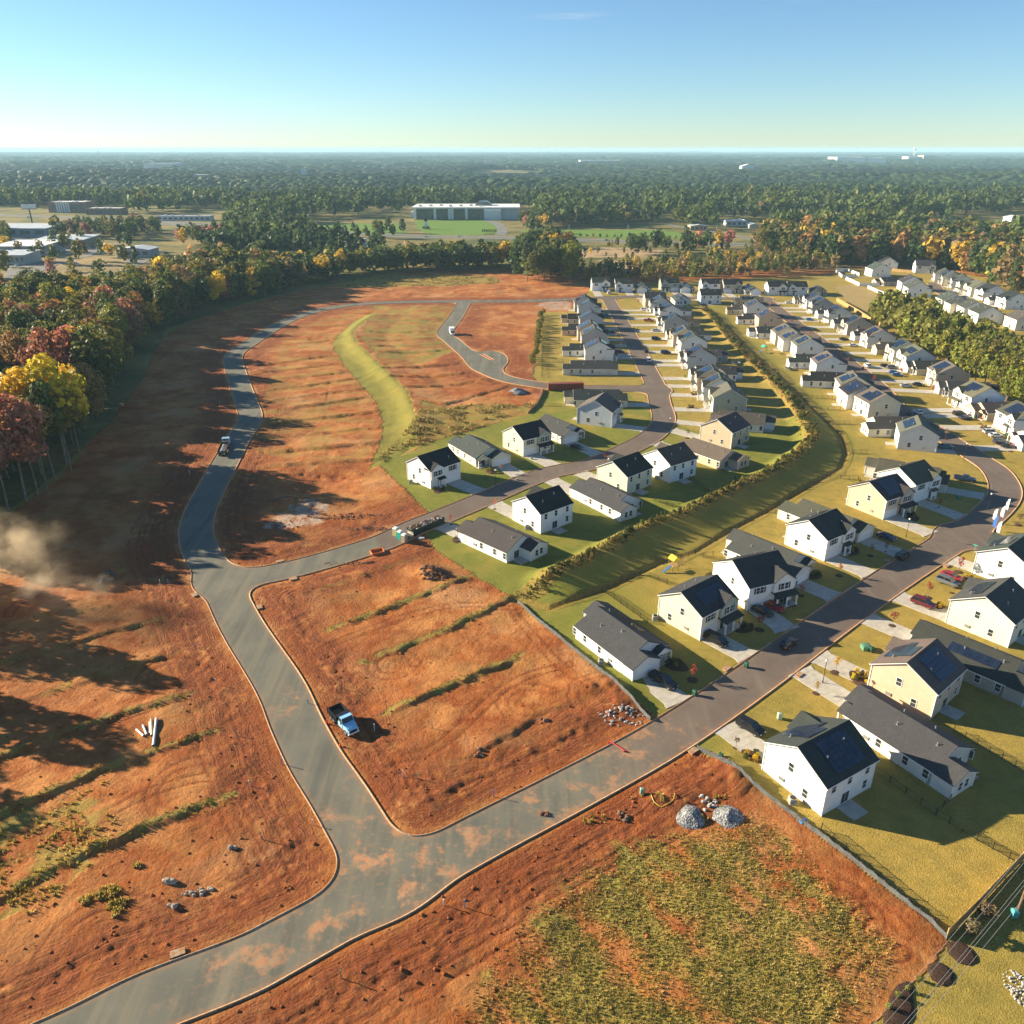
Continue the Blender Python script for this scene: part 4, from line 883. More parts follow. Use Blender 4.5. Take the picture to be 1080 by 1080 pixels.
for k, (kind, px, py, cor, face, colr, roof, sol, W, D, lab) in enumerate([
    ('A', 702, 324.5, 'BL', 90, 'tan', 'charcoal', '', 12.5, 10, 'two-storey tan house with its lit gable on the corner of the cross street'),
    ('B', 729, 322, 'BL', 90, 'white', 'grey', 'r4', 10, 17, 'small one-storey white house with solar panels inside the cross street'),
    ('A', 760, 320.8, 'BL', 90, 'white', 'black', '', 12.5, 10, 'two-storey white house inside the cross street, its rear wall in shade'),
    ('A', 624.4, 306.9, 'FL', 270, 'white', 'charcoal', '', 12, 10, 'leftmost two-storey white house facing down the central street'),
    ('A', 649, 308.2, 'FL', 270, 'white', 'black', '', 11.6, 10, 'two-storey white house with red flowers at the head of the central street'),
    ('B', 672, 309.4, 'FL', 270, 'white', 'brown', 'l4', 9.5, 16, 'one-storey white house third along the top of the cross street'),
    ('A', 697, 307.6, 'FL', 270, 'sage', 'black', '', 12, 10, 'two-storey sage green house along the top of the cross street'),
    ('B', 718, 309.0, 'FL', 270, 'white', 'charcoal', 'l4', 9.5, 16, 'one-storey white house right of the sage green one on the cross street'),
    ('A', 740, 308.2, 'FL', 270, 'white', 'black', 'r6', 11.6, 10, 'two-storey white house half hidden in the middle of the cross street'),
    ('A', 763, 309.2, 'FL', 270, 'greige', 'black', '', 12, 10, 'two-storey greige house along the top of the cross street'),
    ('B', 786, 311.0, 'FL', 270, 'white', 'charcoal', 'l4', 10, 16, 'one-storey white house at the right end of the cross street'),
    ('A', 810, 311.5, 'FL', 270, 'white', 'black', '', 12, 10, 'two-storey white house with wide empty driveway where two streets meet'),
    ('A', 831.5, 311.5, 'FL', 270, 'white', 'black', '', 12, 10, 'two-storey white house with twin dormer gables where two streets meet'),
    ('B', 855, 312, 'FL', 260, 'tan', 'brown', '', 10, 16, 'one-storey tan house at the far right end of the cross street')]):
    house(kind, px, py, cor, face, colr, roof, W, D, k % 4, sol, lab, GX)
row("long right street's left side", 'houses on the left of the long right street', S_MAIN, [
    ('B', 915, 460.5, 'BL', 'cream', 'brown', '', 10.2, 21), ('A', 914.4, 441.5, 'BL', 'cream', 'taupe', 'r61', 10.4, 11.6), ('A', 892, 431.5, 'BL', 'white', 'black', 'r6', 10.2, 11.6), ('A', 884, 420, 'BL', 'cream', 'taupe', 'r61', 9.8, 11.6),
    ('B', 846, 408, 'BL', 'white', 'black', '', 10, 22), ('A', 859.5, 397, 'BL', 'white', 'taupe', 'r61', 10, 12), ('B', 832, 388.4, 'BL', 'white', 'charcoal', '', 9.6, 21), ('A', 839, 377.3, 'BL', 'white', 'taupe', 'r6', 10, 12),
    ('A', 825, 371, 'BL', 'offwhite', 'taupe', 'r61', 9.4, 12), ('A', 817, 363.5, 'BL', 'cream', 'taupe', 'r61', 9.4, 12), ('B', 791.7, 357, 'BL', 'white', 'charcoal', '', 9.4, 22), ('A', 799.5, 346.3, 'BL', 'beige', 'brown', 'r6', 9.8, 12),
    ('B', 778, 342, 'BL', 'white', 'charcoal', '', 9.2, 22), ('A', 786.5, 334.5, 'BL', 'white', 'brown', 'r6', 9.6, 12), ('B', 766.7, 331.8, 'BL', 'tan', 'brown', '', 9, 21), ('B', 775, 322, 'BL', 'beige', 'taupe', 'l4', 9.5, 17)], 'W')
row("long right street's right side", 'houses on the right of the long right street', S_MAIN, [
    ('B', 1077, 476, 'FR', 'white', 'charcoal', '', 10, 20), ('A', 1067.5, 459.5, 'FR', 'white', 'brown', 'f6', 11.5, 12), ('B', 1032.8, 443.8, 'FR', 'tan', 'brown', '', 9.8, 20), ('A', 1021.7, 434.5, 'FR', 'white', 'taupe', 'f61', 11, 12.5), ('B', 992.4, 418.3, 'FR', 'grey', 'charcoal', '', 9.6, 21),
    ('A', 986, 408.5, 'FR', 'greige', 'taupe', 'f6', 10.6, 12.4), ('B', 959.5, 395.5, 'FR', 'cream', 'charcoal', '', 9.4, 21), ('A', 953.5, 389.4, 'FR', 'white', 'taupe', 'f7', 10, 12.4), ('A', 941, 382, 'FR', 'cream', 'grey', 'f6', 9.4, 12.4), ('B', 924, 374.4, 'FR', 'tan', 'brown', '', 9.2, 20),
    ('A', 914, 367.2, 'FR', 'white', 'taupe', 'f6', 9.8, 12.4), ('B', 901, 359.5, 'FR', 'white', 'charcoal', '', 8.8, 20), ('A', 892.5, 353.5, 'FR', 'greige', 'grey', 'f6', 9.6, 12.4), ('B', 879.5, 346.4, 'FR', 'white', 'charcoal', '', 8.8, 20), ('A', 873.5, 341, 'FR', 'white', 'charcoal', 'f6', 9.4, 12),
    ('B', 862.4, 336, 'FR', 'white', 'charcoal', '', 8.6, 18), ('A', 856.5, 331, 'FR', 'grey', 'grey', 'f6', 9.2, 12), ('A', 850, 326, 'FR', 'white', 'charcoal', 'f6', 9.2, 12), ('B', 839, 321.5, 'FR', 'tan', 'brown', '', 8.6, 16)], 'E')
row("upper right cul-de-sac's right row", 'houses of the upper right cul-de-sac', S_RIGHT, [
    ('A', 1059.6, 326, 'FR', 'white', 'black', '', 13, 14), ('B', 1043, 321.5, 'FR', 'white', 'charcoal', '', 9, 18), ('A', 1036, 317, 'FR', 'white', 'black', '', 12, 14), ('A', 1023, 312.4, 'FR', 'cream', 'taupe', '', 11, 13), ('A', 1011.5, 308.4, 'FR', 'offwhite', 'grey', '', 10.5, 13), ('A', 1003, 304.4, 'FR', 'white', 'grey', '', 10.5, 13), ('A', 993, 300.8, 'FR', 'cream', 'grey', '', 10.5, 13), ('A', 985, 297.4, 'FR', 'white', 'grey', '', 10.5, 13)], 'E')
row("upper right cul-de-sac's left row", 'houses of the upper right cul-de-sac', S_RIGHT, [
    ('A', 1070, 348.5, 'BL', 'cream', 'brown', '', 13, 12), ('A', 1030, 341.4, 'BL', 'white', 'charcoal', '', 13, 13), ('A', 1015, 335.3, 'BL', 'white', 'grey', '', 11, 13), ('A', 1001, 331, 'BL', 'yellow', 'charcoal', '', 10.5, 13), ('A', 992, 326, 'BL', 'white', 'grey', '', 10.5, 13)], 'W')
GT = 'houses at the upper right corner'
for k, (kind, px, py, cor, face, colr, roof, W, D, lab) in enumerate([
    ('A', 956.5, 313, 'BL', -10, 'white', 'grey', 12, 14, 'two-storey white house with grey roof above the young tree belt'),
    ('A', 950, 306.5, 'BL', -10, 'white', 'charcoal', 11, 14, 'two-storey white house joined behind the grey-roofed one above the tree belt'),
    ('B', 927, 301.7, 'BL', 10, 'greige', 'charcoal', 9, 18, 'small one-storey greige house behind a white vinyl fence'),
    ('A', 919, 292, 'BL', 0, 'white', 'grey', 13, 14, 'big two-storey white house by the white vinyl yard fence'),
    ('A', 927, 284.5, 'BL', 0, 'white', 'black', 12, 14, 'two-storey white house hidden behind the big one with the vinyl fence'),
    ('A', 965, 288, 'FL', 255, 'white', 'charcoal', 14, 13, 'two-storey white house facing down the upper right cul-de-sac')]):
    house(kind, px, py, cor, face, colr, roof, W, D, k % 4, '', lab, GT, drive=False)
# ================================================================ vehicles (local +x is forward)
def ring(x, w, zb, zm, zt, k=.9): return [(x, -w * k, zb), (x, w * k, zb), (x, w, zb + .14), (x, w, zm), (x, w * .92, zt), (x, -w * .92, zt), (x, -w, zm), (x, -w, zb + .14)]
def frustum(m, b, t, mat=0):
    (x0, x1, w0, z0), (x2, x3, w1, z1) = b, t
    m.loft([[(x0, -w0, z0), (x1, -w0, z0), (x1, w0, z0), (x0, w0, z0)], [(x2, -w1, z1), (x3, -w1, z1), (x3, w1, z1), (x2, w1, z1)]], mat)
def tyre():
    def f():
        m = MB(); r = 1.0; n = 18
        m.loft([[(r * s * math.cos(2 * PI * k / n), y, r * s * math.sin(2 * PI * k / n)) for k in range(n)] for s, y in ((.62, -.5), (.93, -.5), (1, -.38), (1, .38), (.93, .5), (.62, .5))], 0, False)
        return fix_normals(m.mesh('wheel', M['rubber'], False))
    return cached('tyre', f)
def rim():
    def f():
        m = MB(); n = 14
        m.loft([[(.63 * math.cos(2 * PI * k / n), y, .63 * math.sin(2 * PI * k / n)) for k in range(n)] for y in (-.46, .46)], 0)
        for k in range(5):
            a = 2 * PI * k / 5
            for s in (-1, 1): m.tube((.12 * math.cos(a), s * .47, .12 * math.sin(a)), (.58 * math.cos(a), s * .47, .58 * math.sin(a)), .07, .06, 4)
        return m.mesh('rim', M['metal'])
    return cached('rim', f)
CARSPEC = dict(
    sedan=dict(L=4.7, wb=(1.42, -1.38), r=.33, body=[(-2.35, .74, .45, .62, .80), (-2.2, .86, .28, .70, .95), (-1.5, .90, .22, .72, 1.0), (0, .90, .20, .72, .97), (1.0, .90, .20, .70, .95), (1.9, .87, .24, .62, .84), (2.34, .74, .34, .52, .68)], cab=((-1.95, 1.15, .82, .92), (-1.2, .25, .64, 1.40)), roof=(-1.22, .27, .65, 1.40)),
    suv=dict(L=4.8, wb=(1.45, -1.45), r=.38, body=[(-2.4, .84, .5, .8, 1.05), (-2.3, .94, .32, .85, 1.12), (-1.4, .97, .28, .86, 1.12), (0, .97, .26, .86, 1.1), (1.1, .97, .26, .84, 1.08), (2.0, .93, .3, .76, 1.0), (2.38, .82, .42, .66, .86)], cab=((-2.3, 1.3, .90, 1.06), (-1.95, .55, .74, 1.70)), roof=(-2.0, .58, .76, 1.70)),
    pickup=dict(L=5.7, wb=(1.85, -1.75), r=.41, body=[(-2.85, .9, .55, .8, 1.08), (-2.75, .97, .45, .85, 1.1), (-.5, 1.0, .4, .88, 1.12), (.9, 1.0, .4, .88, 1.12), (1.5, 1.0, .4, .88, 1.1), (2.5, .96, .42, .82, 1.04), (2.85, .86, .5, .72, .9)], cab=((-.75, 1.45, .92, 1.08), (-.45, .75, .76, 1.78)), roof=(-.48, .78, .78, 1.78), bed=(-2.72, -.85, .86)),
    van=dict(L=5.0, wb=(1.6, -1.5), r=.36, body=[(-2.5, .86, .5, .8, 1.05), (-2.4, .96, .3, .85, 1.15), (0, .98, .26, .88, 1.15), (1.2, .98, .26, .86, 1.12), (2.2, .92, .3, .74, .98), (2.5, .8, .4, .62, .84)], cab=((-2.42, 1.75, .92, 1.08), (-2.2, .75, .78, 1.85)), roof=(-2.22, .78, .8, 1.85)))
def car_parts(kind):
    def f():
        s = CARSPEC[kind]; out = {}
        m = MB(); m.loft([ring(*q) for q in s['body']])
        if 'bed' in s:
            x0, x1, w = s['bed']; z = 1.1
            for y in (-w, w): m.box(x0, x1, y - .06, y + .06, z, z + .16)
            m.box(x0 - .06, x0 + .04, -w, w, z, z + .16)
        x0, x1, w, z = s['roof']
        (a0, a1, aw, az), (b0, b1, bw, bz) = s['cab']
        for y in (-1, 1):                            # pillars
            for t in (.0, .5, 1.0):
                m.tube((a0 + (a1 - a0) * t, y * aw, az), (b0 + (b1 - b0) * t, y * bw, bz), .055, .05, 4)
        me = fix_normals(m.mesh('body', M['car'])); out['body'] = me
        m = MB(); frustum(m, *s['cab']); out['glass'] = fix_normals(m.mesh('cabin_glass', M['carglass']))
        m = MB(); m.loft([[(x0, -w, z), (x1, -w, z), (x1, w, z), (x0, w, z)], [(x0 + .12, -w + .12, z + .07), (x1 - .12, -w + .12, z + .07), (x1 - .12, w - .12, z + .07), (x0 + .12, w - .12, z + .07)]]); out['roof'] = fix_normals(m.mesh('roof', M['car']))
        if 'bed' in s:
            x0, x1, w = s['bed']; m = MB(); m.box(x0 + .05, x1, -w + .07, w - .07, 1.06, 1.13); out['bed'] = m.mesh('bed_liner', M['black'])
        fx, fw, fb, fm, ft = s['body'][-1]; rx, rw, rb, rm, rt = s['body'][0]
        m = MB(); m.box(fx - .14, fx + .03, -.17, .17, fm - .02, fm + .13); out['head'] = m.mesh('headlight', M['lamp'])
        m = MB(); m.box(rx - .03, rx + .16, -.12, .12, rm - .02, rm + .2); out['tail'] = m.mesh('taillight', M['tail'])
        m = MB(); m.box(fx - .05, fx + .05, -fw * .8, fw * .8, fb - .08, fb + .1); m.box(rx - .05, rx + .05, -rw * .8, rw * .8, rb - .1, rb + .08); out['bump'] = m.mesh('bumper', M['black'])
        return out
    return cached(('car', kind), f)
def wheel(root, x, y, r, w, n=1):
    o = link('wheel', tyre(), root, (x, y, r)); o.scale = (r, w, r); link('rim', rim(), o); return o
CARC = dict(black=(.012, .012, .014), white=(.75, .75, .75), silver=(.42, .44, .46), red=(.35, .02, .02), maroon=(.10, .012, .014), navy=(.02, .035, .08), blue=(.05, .16, .36), grey=(.12, .125, .13), teal=(.02, .10, .11))
def car(kind, px, py, how, L, colr, label, group=None, small=False, z=None):
    x, y = at(px, py)
    d, ex, ey, ta = nearest_on(L, x, y) if L is not None else (0, 0, 0, 0)
    if how == 'R': az = ta
    elif how == 'D': az = math.atan2(ey - y, ex - x)
    elif how == 'D-': az = math.atan2(y - ey, x - ex)
    else: az = R(how)
    zz = z if z is not None else (.01 if rsdf(x, y) < 0 else BASE + .10)
    p = car_parts(kind); s = CARSPEC[kind]
    r = link('pickup_truck' if kind == 'pickup' else 'car', None, None, (x, y, zz), az)
    thing(r, label, 'pickup' if kind == 'pickup' else 'car', group or 'cars parked in the driveways and streets')
    c = CARC[colr]
    link('body', p['body'], r, color=c); link('cabin_glass', p['glass'], r); link('roof', p['roof'], r, color=c)
    if small: return r
    if 'bed' in p: link('bed_liner', p['bed'], r)
    link('bumper', p['bump'], r)
    for y_ in (-1, 1):
        link('headlight', p['head'], r, (0, y_ * s['body'][-1][1] * .72, 0)); link('taillight', p['tail'], r, (0, y_ * s['body'][0][1] * .8, 0))
        for x_ in s['wb']: wheel(r, x_, y_ * .80, s['r'], .24)
    return r
for a in [
    ('pickup', 699, 721, 'D', S_MAIN, 'black', 'black pickup in the driveway of the long white house by the red lots'), ('van', 755, 678, 'D', S_MAIN, 'black', 'black van in the driveway of the pale yellow house'),
    ('sedan', 804, 647, 'D', S_MAIN, 'black', 'black sedan beside the red one in the white house driveway'), ('sedan', 815.5, 642, 'D', S_MAIN, 'red', 'red sedan in the driveway of the large white house'),
    ('sedan', 831.5, 681, 'R', S_MAIN, 'black', 'black sedan parked at the kerb of the main street'), ('suv', 791, 770, 'D-', S_MAIN, 'black', 'black SUV in front of the white corner house'),
    ('suv', 973, 638.5, 'D-', S_MAIN, 'maroon', 'maroon SUV in the driveway of the cream house'), ('sedan', 1003, 610, 'D-', S_MAIN, 'red', 'bright red car in the corner house driveway'),
    ('suv', 999, 616, 'D-', S_MAIN, 'grey', 'dark grey SUV beside the bright red car'), ('sedan', 934, 568, 'D', S_MAIN, 'navy', 'dark blue sedan in the brown-roofed house driveway'),
    ('suv', 952, 588, 'R', S_MAIN, 'black', 'black SUV parked on the main street near the side street corner'), ('pickup', 1017, 507, 'D', S_MAIN, 'navy', 'navy pickup in the driveway at the street bend'),
    ('sedan', 998, 473, 'D', S_MAIN, 'teal', 'dark teal sedan in the shaded driveway before the bend'), ('suv', 1044, 457.5, 'D-', S_MAIN, 'silver', 'silver SUV in the driveway across from the lamp post'),
    ('sedan', 1050, 461, 'D-', S_MAIN, 'white', 'white sedan beside the silver SUV'), ('suv', 1055, 468, 'D-', S_MAIN, 'navy', 'dark blue SUV beside the small red tree at the right edge'), ('sedan', 1063, 472, 'D-', S_MAIN, 'black', 'black sedan behind the small red tree at the right edge'),
    ('suv', 1011.5, 438, 'D-', S_MAIN, 'black', 'black SUV of the dark pair in the long street driveway'), ('sedan', 1018, 442, 'D-', S_MAIN, 'navy', 'dark blue sedan of the dark pair in the long street driveway'),
    ('sedan', 968, 436, 'R', S_MAIN, 'white', 'white sedan parked on the long street in house shade'), ('sedan', 961, 438, 'R', S_MAIN, 'teal', 'dark teal sedan parked against the shaded kerb'),
    ('sedan', 955.5, 408.3, 'D-', S_MAIN, 'silver', 'silver sedan near the kerb before the greige house'), ('sedan', 968.5, 407, 'D-', S_MAIN, 'black', 'black sedan close to the greige house garage'),
    ('sedan', 943, 394, 'D-', S_MAIN, 'blue', 'blue car, upper of the blue pair by the orange tree'), ('sedan', 946, 396.5, 'D-', S_MAIN, 'blue', 'blue car, lower of the blue pair by the orange tree'),
    ('suv', 941, 389, 'D-', S_MAIN, 'grey', 'grey SUV behind the blue pair of cars'), ('sedan', 934, 387, 'D-', S_MAIN, 'black', 'black sedan beside the grey SUV up the long street'),
    ('suv', 914.5, 387, 'R', S_MAIN, 'white', 'white SUV parked on the long right street'), ('sedan', 900, 365.3, 'D-', S_MAIN, 'white', 'white car in a driveway of the long right street'),
    ('sedan', 890, 358.8, 'D-', S_MAIN, 'black', 'dark car in a driveway up the long right street'), ('sedan', 854, 338, 'D-', S_MAIN, 'blue', 'blue car far up the long right street'), ('sedan', 832, 320, 'D-', S_MAIN, 'white', 'white car at the far end of the long right street'),
    ('van', 684, 381, 'R', S_MID, 'white', 'white van parked on the upper central street'), ('sedan', 681.5, 371.5, 'R', S_MID, 'black', 'dark sedan on the upper central street behind the white van'),
    ('suv', 702, 373, 'D-', S_MID, 'navy', 'dark blue SUV in a right-hand driveway near the white van'), ('suv', 692, 358.5, 'D-', S_MID, 'black', 'dark SUV in a right-hand driveway of the central street'), ('sedan', 692, 349.5, 'D-', S_MID, 'silver', 'silver sedan above the dark SUV on the central street'),
    ('pickup', 684, 339, 'D-', S_MID, 'red', 'red pickup in a driveway of the upper central street'), ('suv', 680, 327.3, 'D-', S_MID, 'white', 'white SUV by the corner lot of the cross street'),
    ('suv', 653.5, 372.5, 'D', S_MID, 'maroon', 'dark red SUV in a left-hand driveway of the central street'), ('sedan', 645.5, 351.5, 'D', S_MID, 'navy', 'dark blue sedan in a left-hand driveway of the central street'), ('sedan', 639.5, 333.5, 'D', S_MID, 'blue', 'blue car in a left-hand driveway near the cross street'),
    ('van', 642, 309.8, 90, None, 'white', 'white van at the head of the central street'), ('sedan', 637, 308, 90, None, 'blue', 'blue car beside the white van at the street head'), ('sedan', 653, 308.3, 90, None, 'blue', 'blue car before the white house with red flowers'),
    ('sedan', 608, 473.3, 'D', S_MID, 'black', 'black sedan in the driveway of the off-white one-storey house'), ('sedan', 1007, 309.8, 'D-', S_RIGHT, 'silver', 'silver car in the upper right cul-de-sac'), ('suv', 1018, 314.5, 'D-', S_RIGHT, 'white', 'white car in the upper right cul-de-sac')]:
    car(*a)
# far traffic and parked cars, a few pixels each
for k, (px, py) in enumerate([(450, 250.2), (484, 249.8), (600, 252.4), (640, 254.0), (727, 256.4), (742, 257.8), (560, 251.0), (30, 229.5)]):
    car('sedan', px, py, 'R', HIGHWAY, ('silver', 'white', 'navy', 'grey')[k % 4], 'small ' + ('silver', 'white', 'navy', 'grey')[k % 4] + ' car driving on the distant highway', 'cars on the highway', True, .1)
for k, (px, py) in enumerate([(18, 280.5), (36, 270.8), (42, 271.2), (50, 274), (68, 279), (80, 278.5), (28, 248.5), (33, 248.2), (39, 248), (45, 246.5), (72, 268), (95, 263), (105, 261), (112, 262), (158, 271), (164, 269), (170, 267), (176, 268)]):
    cn = ('white', 'silver', 'navy', 'grey', 'blue')[k % 5]
    car('suv' if k % 2 else 'sedan', px, py, (20 if k % 3 else 80), None, cn, f'small {cn} car parked at the industrial yard on the left', 'cars parked at the industrial yard', True, .05)
# ---- construction trucks
def truck_wheels(root, xs, w, r, dual):
    for x in xs:
        for s in (-1, 1): wheel(root, x, s * w, r, .5 if (dual and x < 0) else .28)
def dump_truck(px, py, az):
    x, y = at(px, py); r = thing(link('dump_truck', None, None, (x, y, hz(x, y)), az), 'light blue dump truck with black bed parked on red dirt beside the kerb', 'dump truck')
    c = (.30, .58, .78)
    m = MB(); m.box(-3.4, 3.2, -.45, .45, .55, .85); link('chassis', m.mesh('chassis', M['black']), r)
    m = MB(); m.loft([ring(q, w, zb, zm, zt) for q, w, zb, zm, zt in ((1.6, 1.05, .6, 1.3, 1.75), (2.3, 1.05, .6, 1.25, 1.68), (3.1, .98, .6, 1.1, 1.48), (3.4, .86, .65, 1.0, 1.3))])
    m.loft([ring(q, 1.12, .6, 1.4, 1.72) for q in (.1, 1.65)]); link('hood', fix_normals(m.mesh('hood', M['car'])), r, color=c)
    m = MB(); frustum(m, (.05, 1.75, 1.08, 1.7), (.15, 1.25, .95, 2.42)); link('cabin_glass', fix_normals(m.mesh('cabin_glass', M['carglass'])), r)
    m = MB(); m.box(.1, 1.3, -.98, .98, 2.42, 2.52); m.box(.02, .14, -1.0, 1.0, 1.6, 2.45)
    for s in (-1, 1): m.tube((1.75, s * 1.05, 1.7), (1.25, s * .94, 2.42), .06, .06, 4)
    link('cab_roof', m.mesh('cab_roof', M['car']), r, color=c)
    m = MB(); m.box(3.38, 3.5, -.6, .6, .75, 1.2); link('grille', m.mesh('grille', M['black']), r)
    m = MB(); m.box(3.3, 3.55, -1.0, 1.0, .5, .72); link('bumper', m.mesh('bumper', M['trim']), r)
    m = MB(); b = MB()
    b.box(-3.4, -.15, -1.2, 1.2, .95, 1.1)
    for s in (-1, 1):
        b.box(-3.4, -.15, s * 1.2 - .06, s * 1.2 + .06, 1.1, 2.15)
        for k in range(6): b.box(-3.3 + k * .6, -3.2 + k * .6, s * 1.3 - .05, s * 1.3 + .05, 1.0, 2.12)
    b.box(-.2, -.1, -1.2, 1.2, 1.1, 2.6); b.box(-3.46, -3.36, -1.2, 1.2, 1.1, 2.0); b.box(-.1, .35, -1.15, 1.15, 2.55, 2.62); link('dump_bed', b.mesh('dump_bed', M['black']), r)
    m.box(-3.3, -.3, -1.1, 1.1, 1.1, 1.25); link('bed_floor', m.mesh('bed_floor', M['oldwood']), r)
    for s in (-1, 1):
        m = MB(); m.box(3.32, 3.44, s * .8 - .14, s * .8 + .14, 1.0, 1.22); link('headlight', m.mesh('headlight', M['lamp']), r)
        m = MB(); m.box(1.55, 1.65, s * 1.25 - .12, s * 1.25 + .12, 1.75, 2.15); link('mirror', m.mesh('mirror', M['black']), r)
    truck_wheels(r, (2.45, -1.6, -2.6), .95, .5, True)
a0, a1 = at(352, 748), at(376, 774); dump_truck(363, 764, math.atan2(a1[1] - a0[1], a1[0] - a0[0]))
def box_truck(px, py, az):
    x, y = at(px, py); r = thing(link('box_truck', None, None, (x, y, .01), az), 'white box truck on the new cul-de-sac road', 'truck')
    m = MB(); m.box(-3.6, 2.6, -.4, .4, .5, .8); link('chassis', m.mesh('chassis', M['black']), r)
    m = MB(); m.box(-3.7, 1.0, -1.22, 1.22, .9, 3.5)
    for s in (-1, 1):
        for z in (.9, 3.44): m.box(-3.72, 1.02, s * 1.23 - .03, s * 1.23 + .03, z, z + .08)
    link('cargo_box', m.mesh('cargo_box', M['trim']), r)
    m = MB(); m.loft([ring(q, w, .5, 1.1, zt) for q, w, zt in ((1.15, 1.05, 1.55), (2.3, 1.05, 1.5), (3.2, .98, 1.3), (3.45, .86, 1.1))]); m.box(1.15, 2.05, -.95, .95, 2.25, 2.35); link('hood', fix_normals(m.mesh('hood', M['car'])), r, color=(.75, .75, .75))
    m = MB(); frustum(m, (1.15, 2.55, 1.0, 1.5), (1.15, 2.05, .9, 2.25)); link('cabin_glass', fix_normals(m.mesh('cabin_glass', M['carglass'])), r)
    for s in (-1, 1):
        m = MB(); m.box(3.36, 3.47, s * .7 - .15, s * .7 + .15, .85, 1.05); link('headlight', m.mesh('headlight', M['lamp']), r)
    truck_wheels(r, (2.4, -2.3), .95, .45, True)
a0, a1 = at(474, 346), at(480, 358); box_truck(477, 353, math.atan2(a1[1] - a0[1], a1[0] - a0[0]))
def flatbed(px, py, az):
    x, y = at(px, py); r = thing(link('flatbed_truck', None, None, (x, y, .01), az), 'pale blue truck with an open flat trailer on the shaded loop road', 'truck')
    m = MB(); m.box(-8.0, 3.0, -.45, .45, .6, .9); link('chassis', m.mesh('chassis', M['black']), r)
    m = MB(); m.box(1.0, 2.9, -1.2, 1.2, .8, 1.9); m.box(1.0, 2.6, -1.15, 1.15, 1.9, 2.75); m.loft([ring(q, w, .7, 1.3, zt) for q, w, zt in ((2.9, 1.1, 1.85), (4.0, 1.05, 1.7), (4.6, .9, 1.4))]); link('cab', fix_normals(m.mesh('cab', M['car'])), r, color=(.30, .50, .62))
    m = MB(); m.box(.96, 1.0, -.75, -.1, 2.05, 2.5); m.box(.96, 1.0, .1, .75, 2.05, 2.5); m.box(2.6, 2.66, -1.0, 1.0, 1.95, 2.6); link('cabin_glass', m.mesh('cabin_glass', M['carglass']), r)
    m = MB(); m.box(-9.0, -1.6, -1.25, 1.25, 1.15, 1.3)
    for s in (-1, 1): m.box(-9.0, -1.6, s * 1.22 - .05, s * 1.22 + .05, 1.3, 2.1)
    m.box(-1.65, -1.5, -1.25, 1.25, 1.3, 2.5); link('trailer_bed', m.mesh('trailer_bed', M['oldwood']), r)
    m = MB(); m.prism([(-1.1, 1.3), (1.1, 1.3), (.9, 1.75), (0, 2.0), (-.9, 1.75)], 'x', -8.6, -2.0); link('load', fix_normals(m.mesh('load', M['gravel'])), r)
    truck_wheels(r, (3.7, .2, -.9, -7.6, -6.5), 1.0, .5, True)
a0, a1 = at(233, 487), at(243, 462); flatbed(238.5, 472, math.atan2(a1[1] - a0[1], a1[0] - a0[0]))
# small tracked loader working inside the dust
def loader(px, py, az):
    x, y = at(px, py); r = thing(link('track_loader', None, None, (x, y, hz(x, y) + .02), az), 'small dark tracked loader raising tan dust on the shaded slope', 'loader')
    for s in (-1, 1):
        m = MB(); n = 12; pr = [(1.1 * math.cos(a) * (1.25), .42 + .42 * math.sin(a)) for a in [2 * PI * k / n for k in range(n)]]
        m.prism(pr, 'y', s * .95 - .22, s * .95 + .22); link('track', fix_normals(m.mesh('track', M['rubber'])), r)
    m = MB(); m.box(-1.4, .9, -.7, .7, .5, 1.35); m.box(-.9, .5, -.6, .6, 1.35, 1.5); link('body', m.mesh('body', M['paint']), r, color=(.10, .08, .05))
    m = MB(); m.box(-.75, .4, -.55, .55, 1.5, 2.1); link('cab', m.mesh('cab', M['carglass']), r); m = MB(); m.box(-.85, .5, -.62, .62, 2.1, 2.2); link('cab_roof', m.mesh('cab_roof', M['black']), r)
    for s in (-1, 1):
        m = MB(); m.tube((-1.0, s * .8, 1.5), (1.3, s * .8, .9), .1, .09, 6); link('lift_arm', m.mesh('lift_arm', M['black']), r)
    m = MB(); m.prism([(1.2, .15), (2.0, .1), (1.95, .2), (1.3, .3), (1.3, .9), (1.2, .9)], 'y', -.95, .95); link('bucket', fix_normals(m.mesh('bucket', M['metal'])), r)
loader(115, 612, R(200))
# ================================================================ site objects
def noisy_mound(name, px, py, r, h, mat, label, cat, sx=1.0, seed=0):
    x, y = at(px, py); n = 28; V = []; Fq = []; rings = 9
    for i in range(rings + 1):
        q = i / rings
        for k in range(n):
            a = 2 * PI * k / n; rr = r * q * (.8 + .4 * float(vn(np.array(math.cos(a) * 1.6 + 9 * seed), np.array(math.sin(a) * 1.6), seed)))
            z = h * (1 - q) ** 1.05 * (1 if q < .98 else 0) + (.5 * h * (float(vn(np.array(rr * math.cos(a) / r * 5), np.array(rr * math.sin(a) / r * 5 + seed), 3 + seed)) - .5) * (1 - q))
            V.append((rr * math.cos(a) * sx, rr * math.sin(a), z - (.12 if i == rings else 0)))
    for i in range(rings):
        for k in range(n): j = (k + 1) % n; Fq.append((i * n + k, (i + 1) * n + k, (i + 1) * n + j, i * n + j))
    me = npmesh(name, np.array(V), np.array(Fq), mat, smooth=False)
    return thing(link(name, me, None, (x, y, hz(x, y))), label, cat)
noisy_mound('gravel_pile', 728, 862, 2.6, 1.0, M['gravel'], 'grey gravel pile left of the two, draped at the edge of weeds', 'gravel pile', .8, 1)
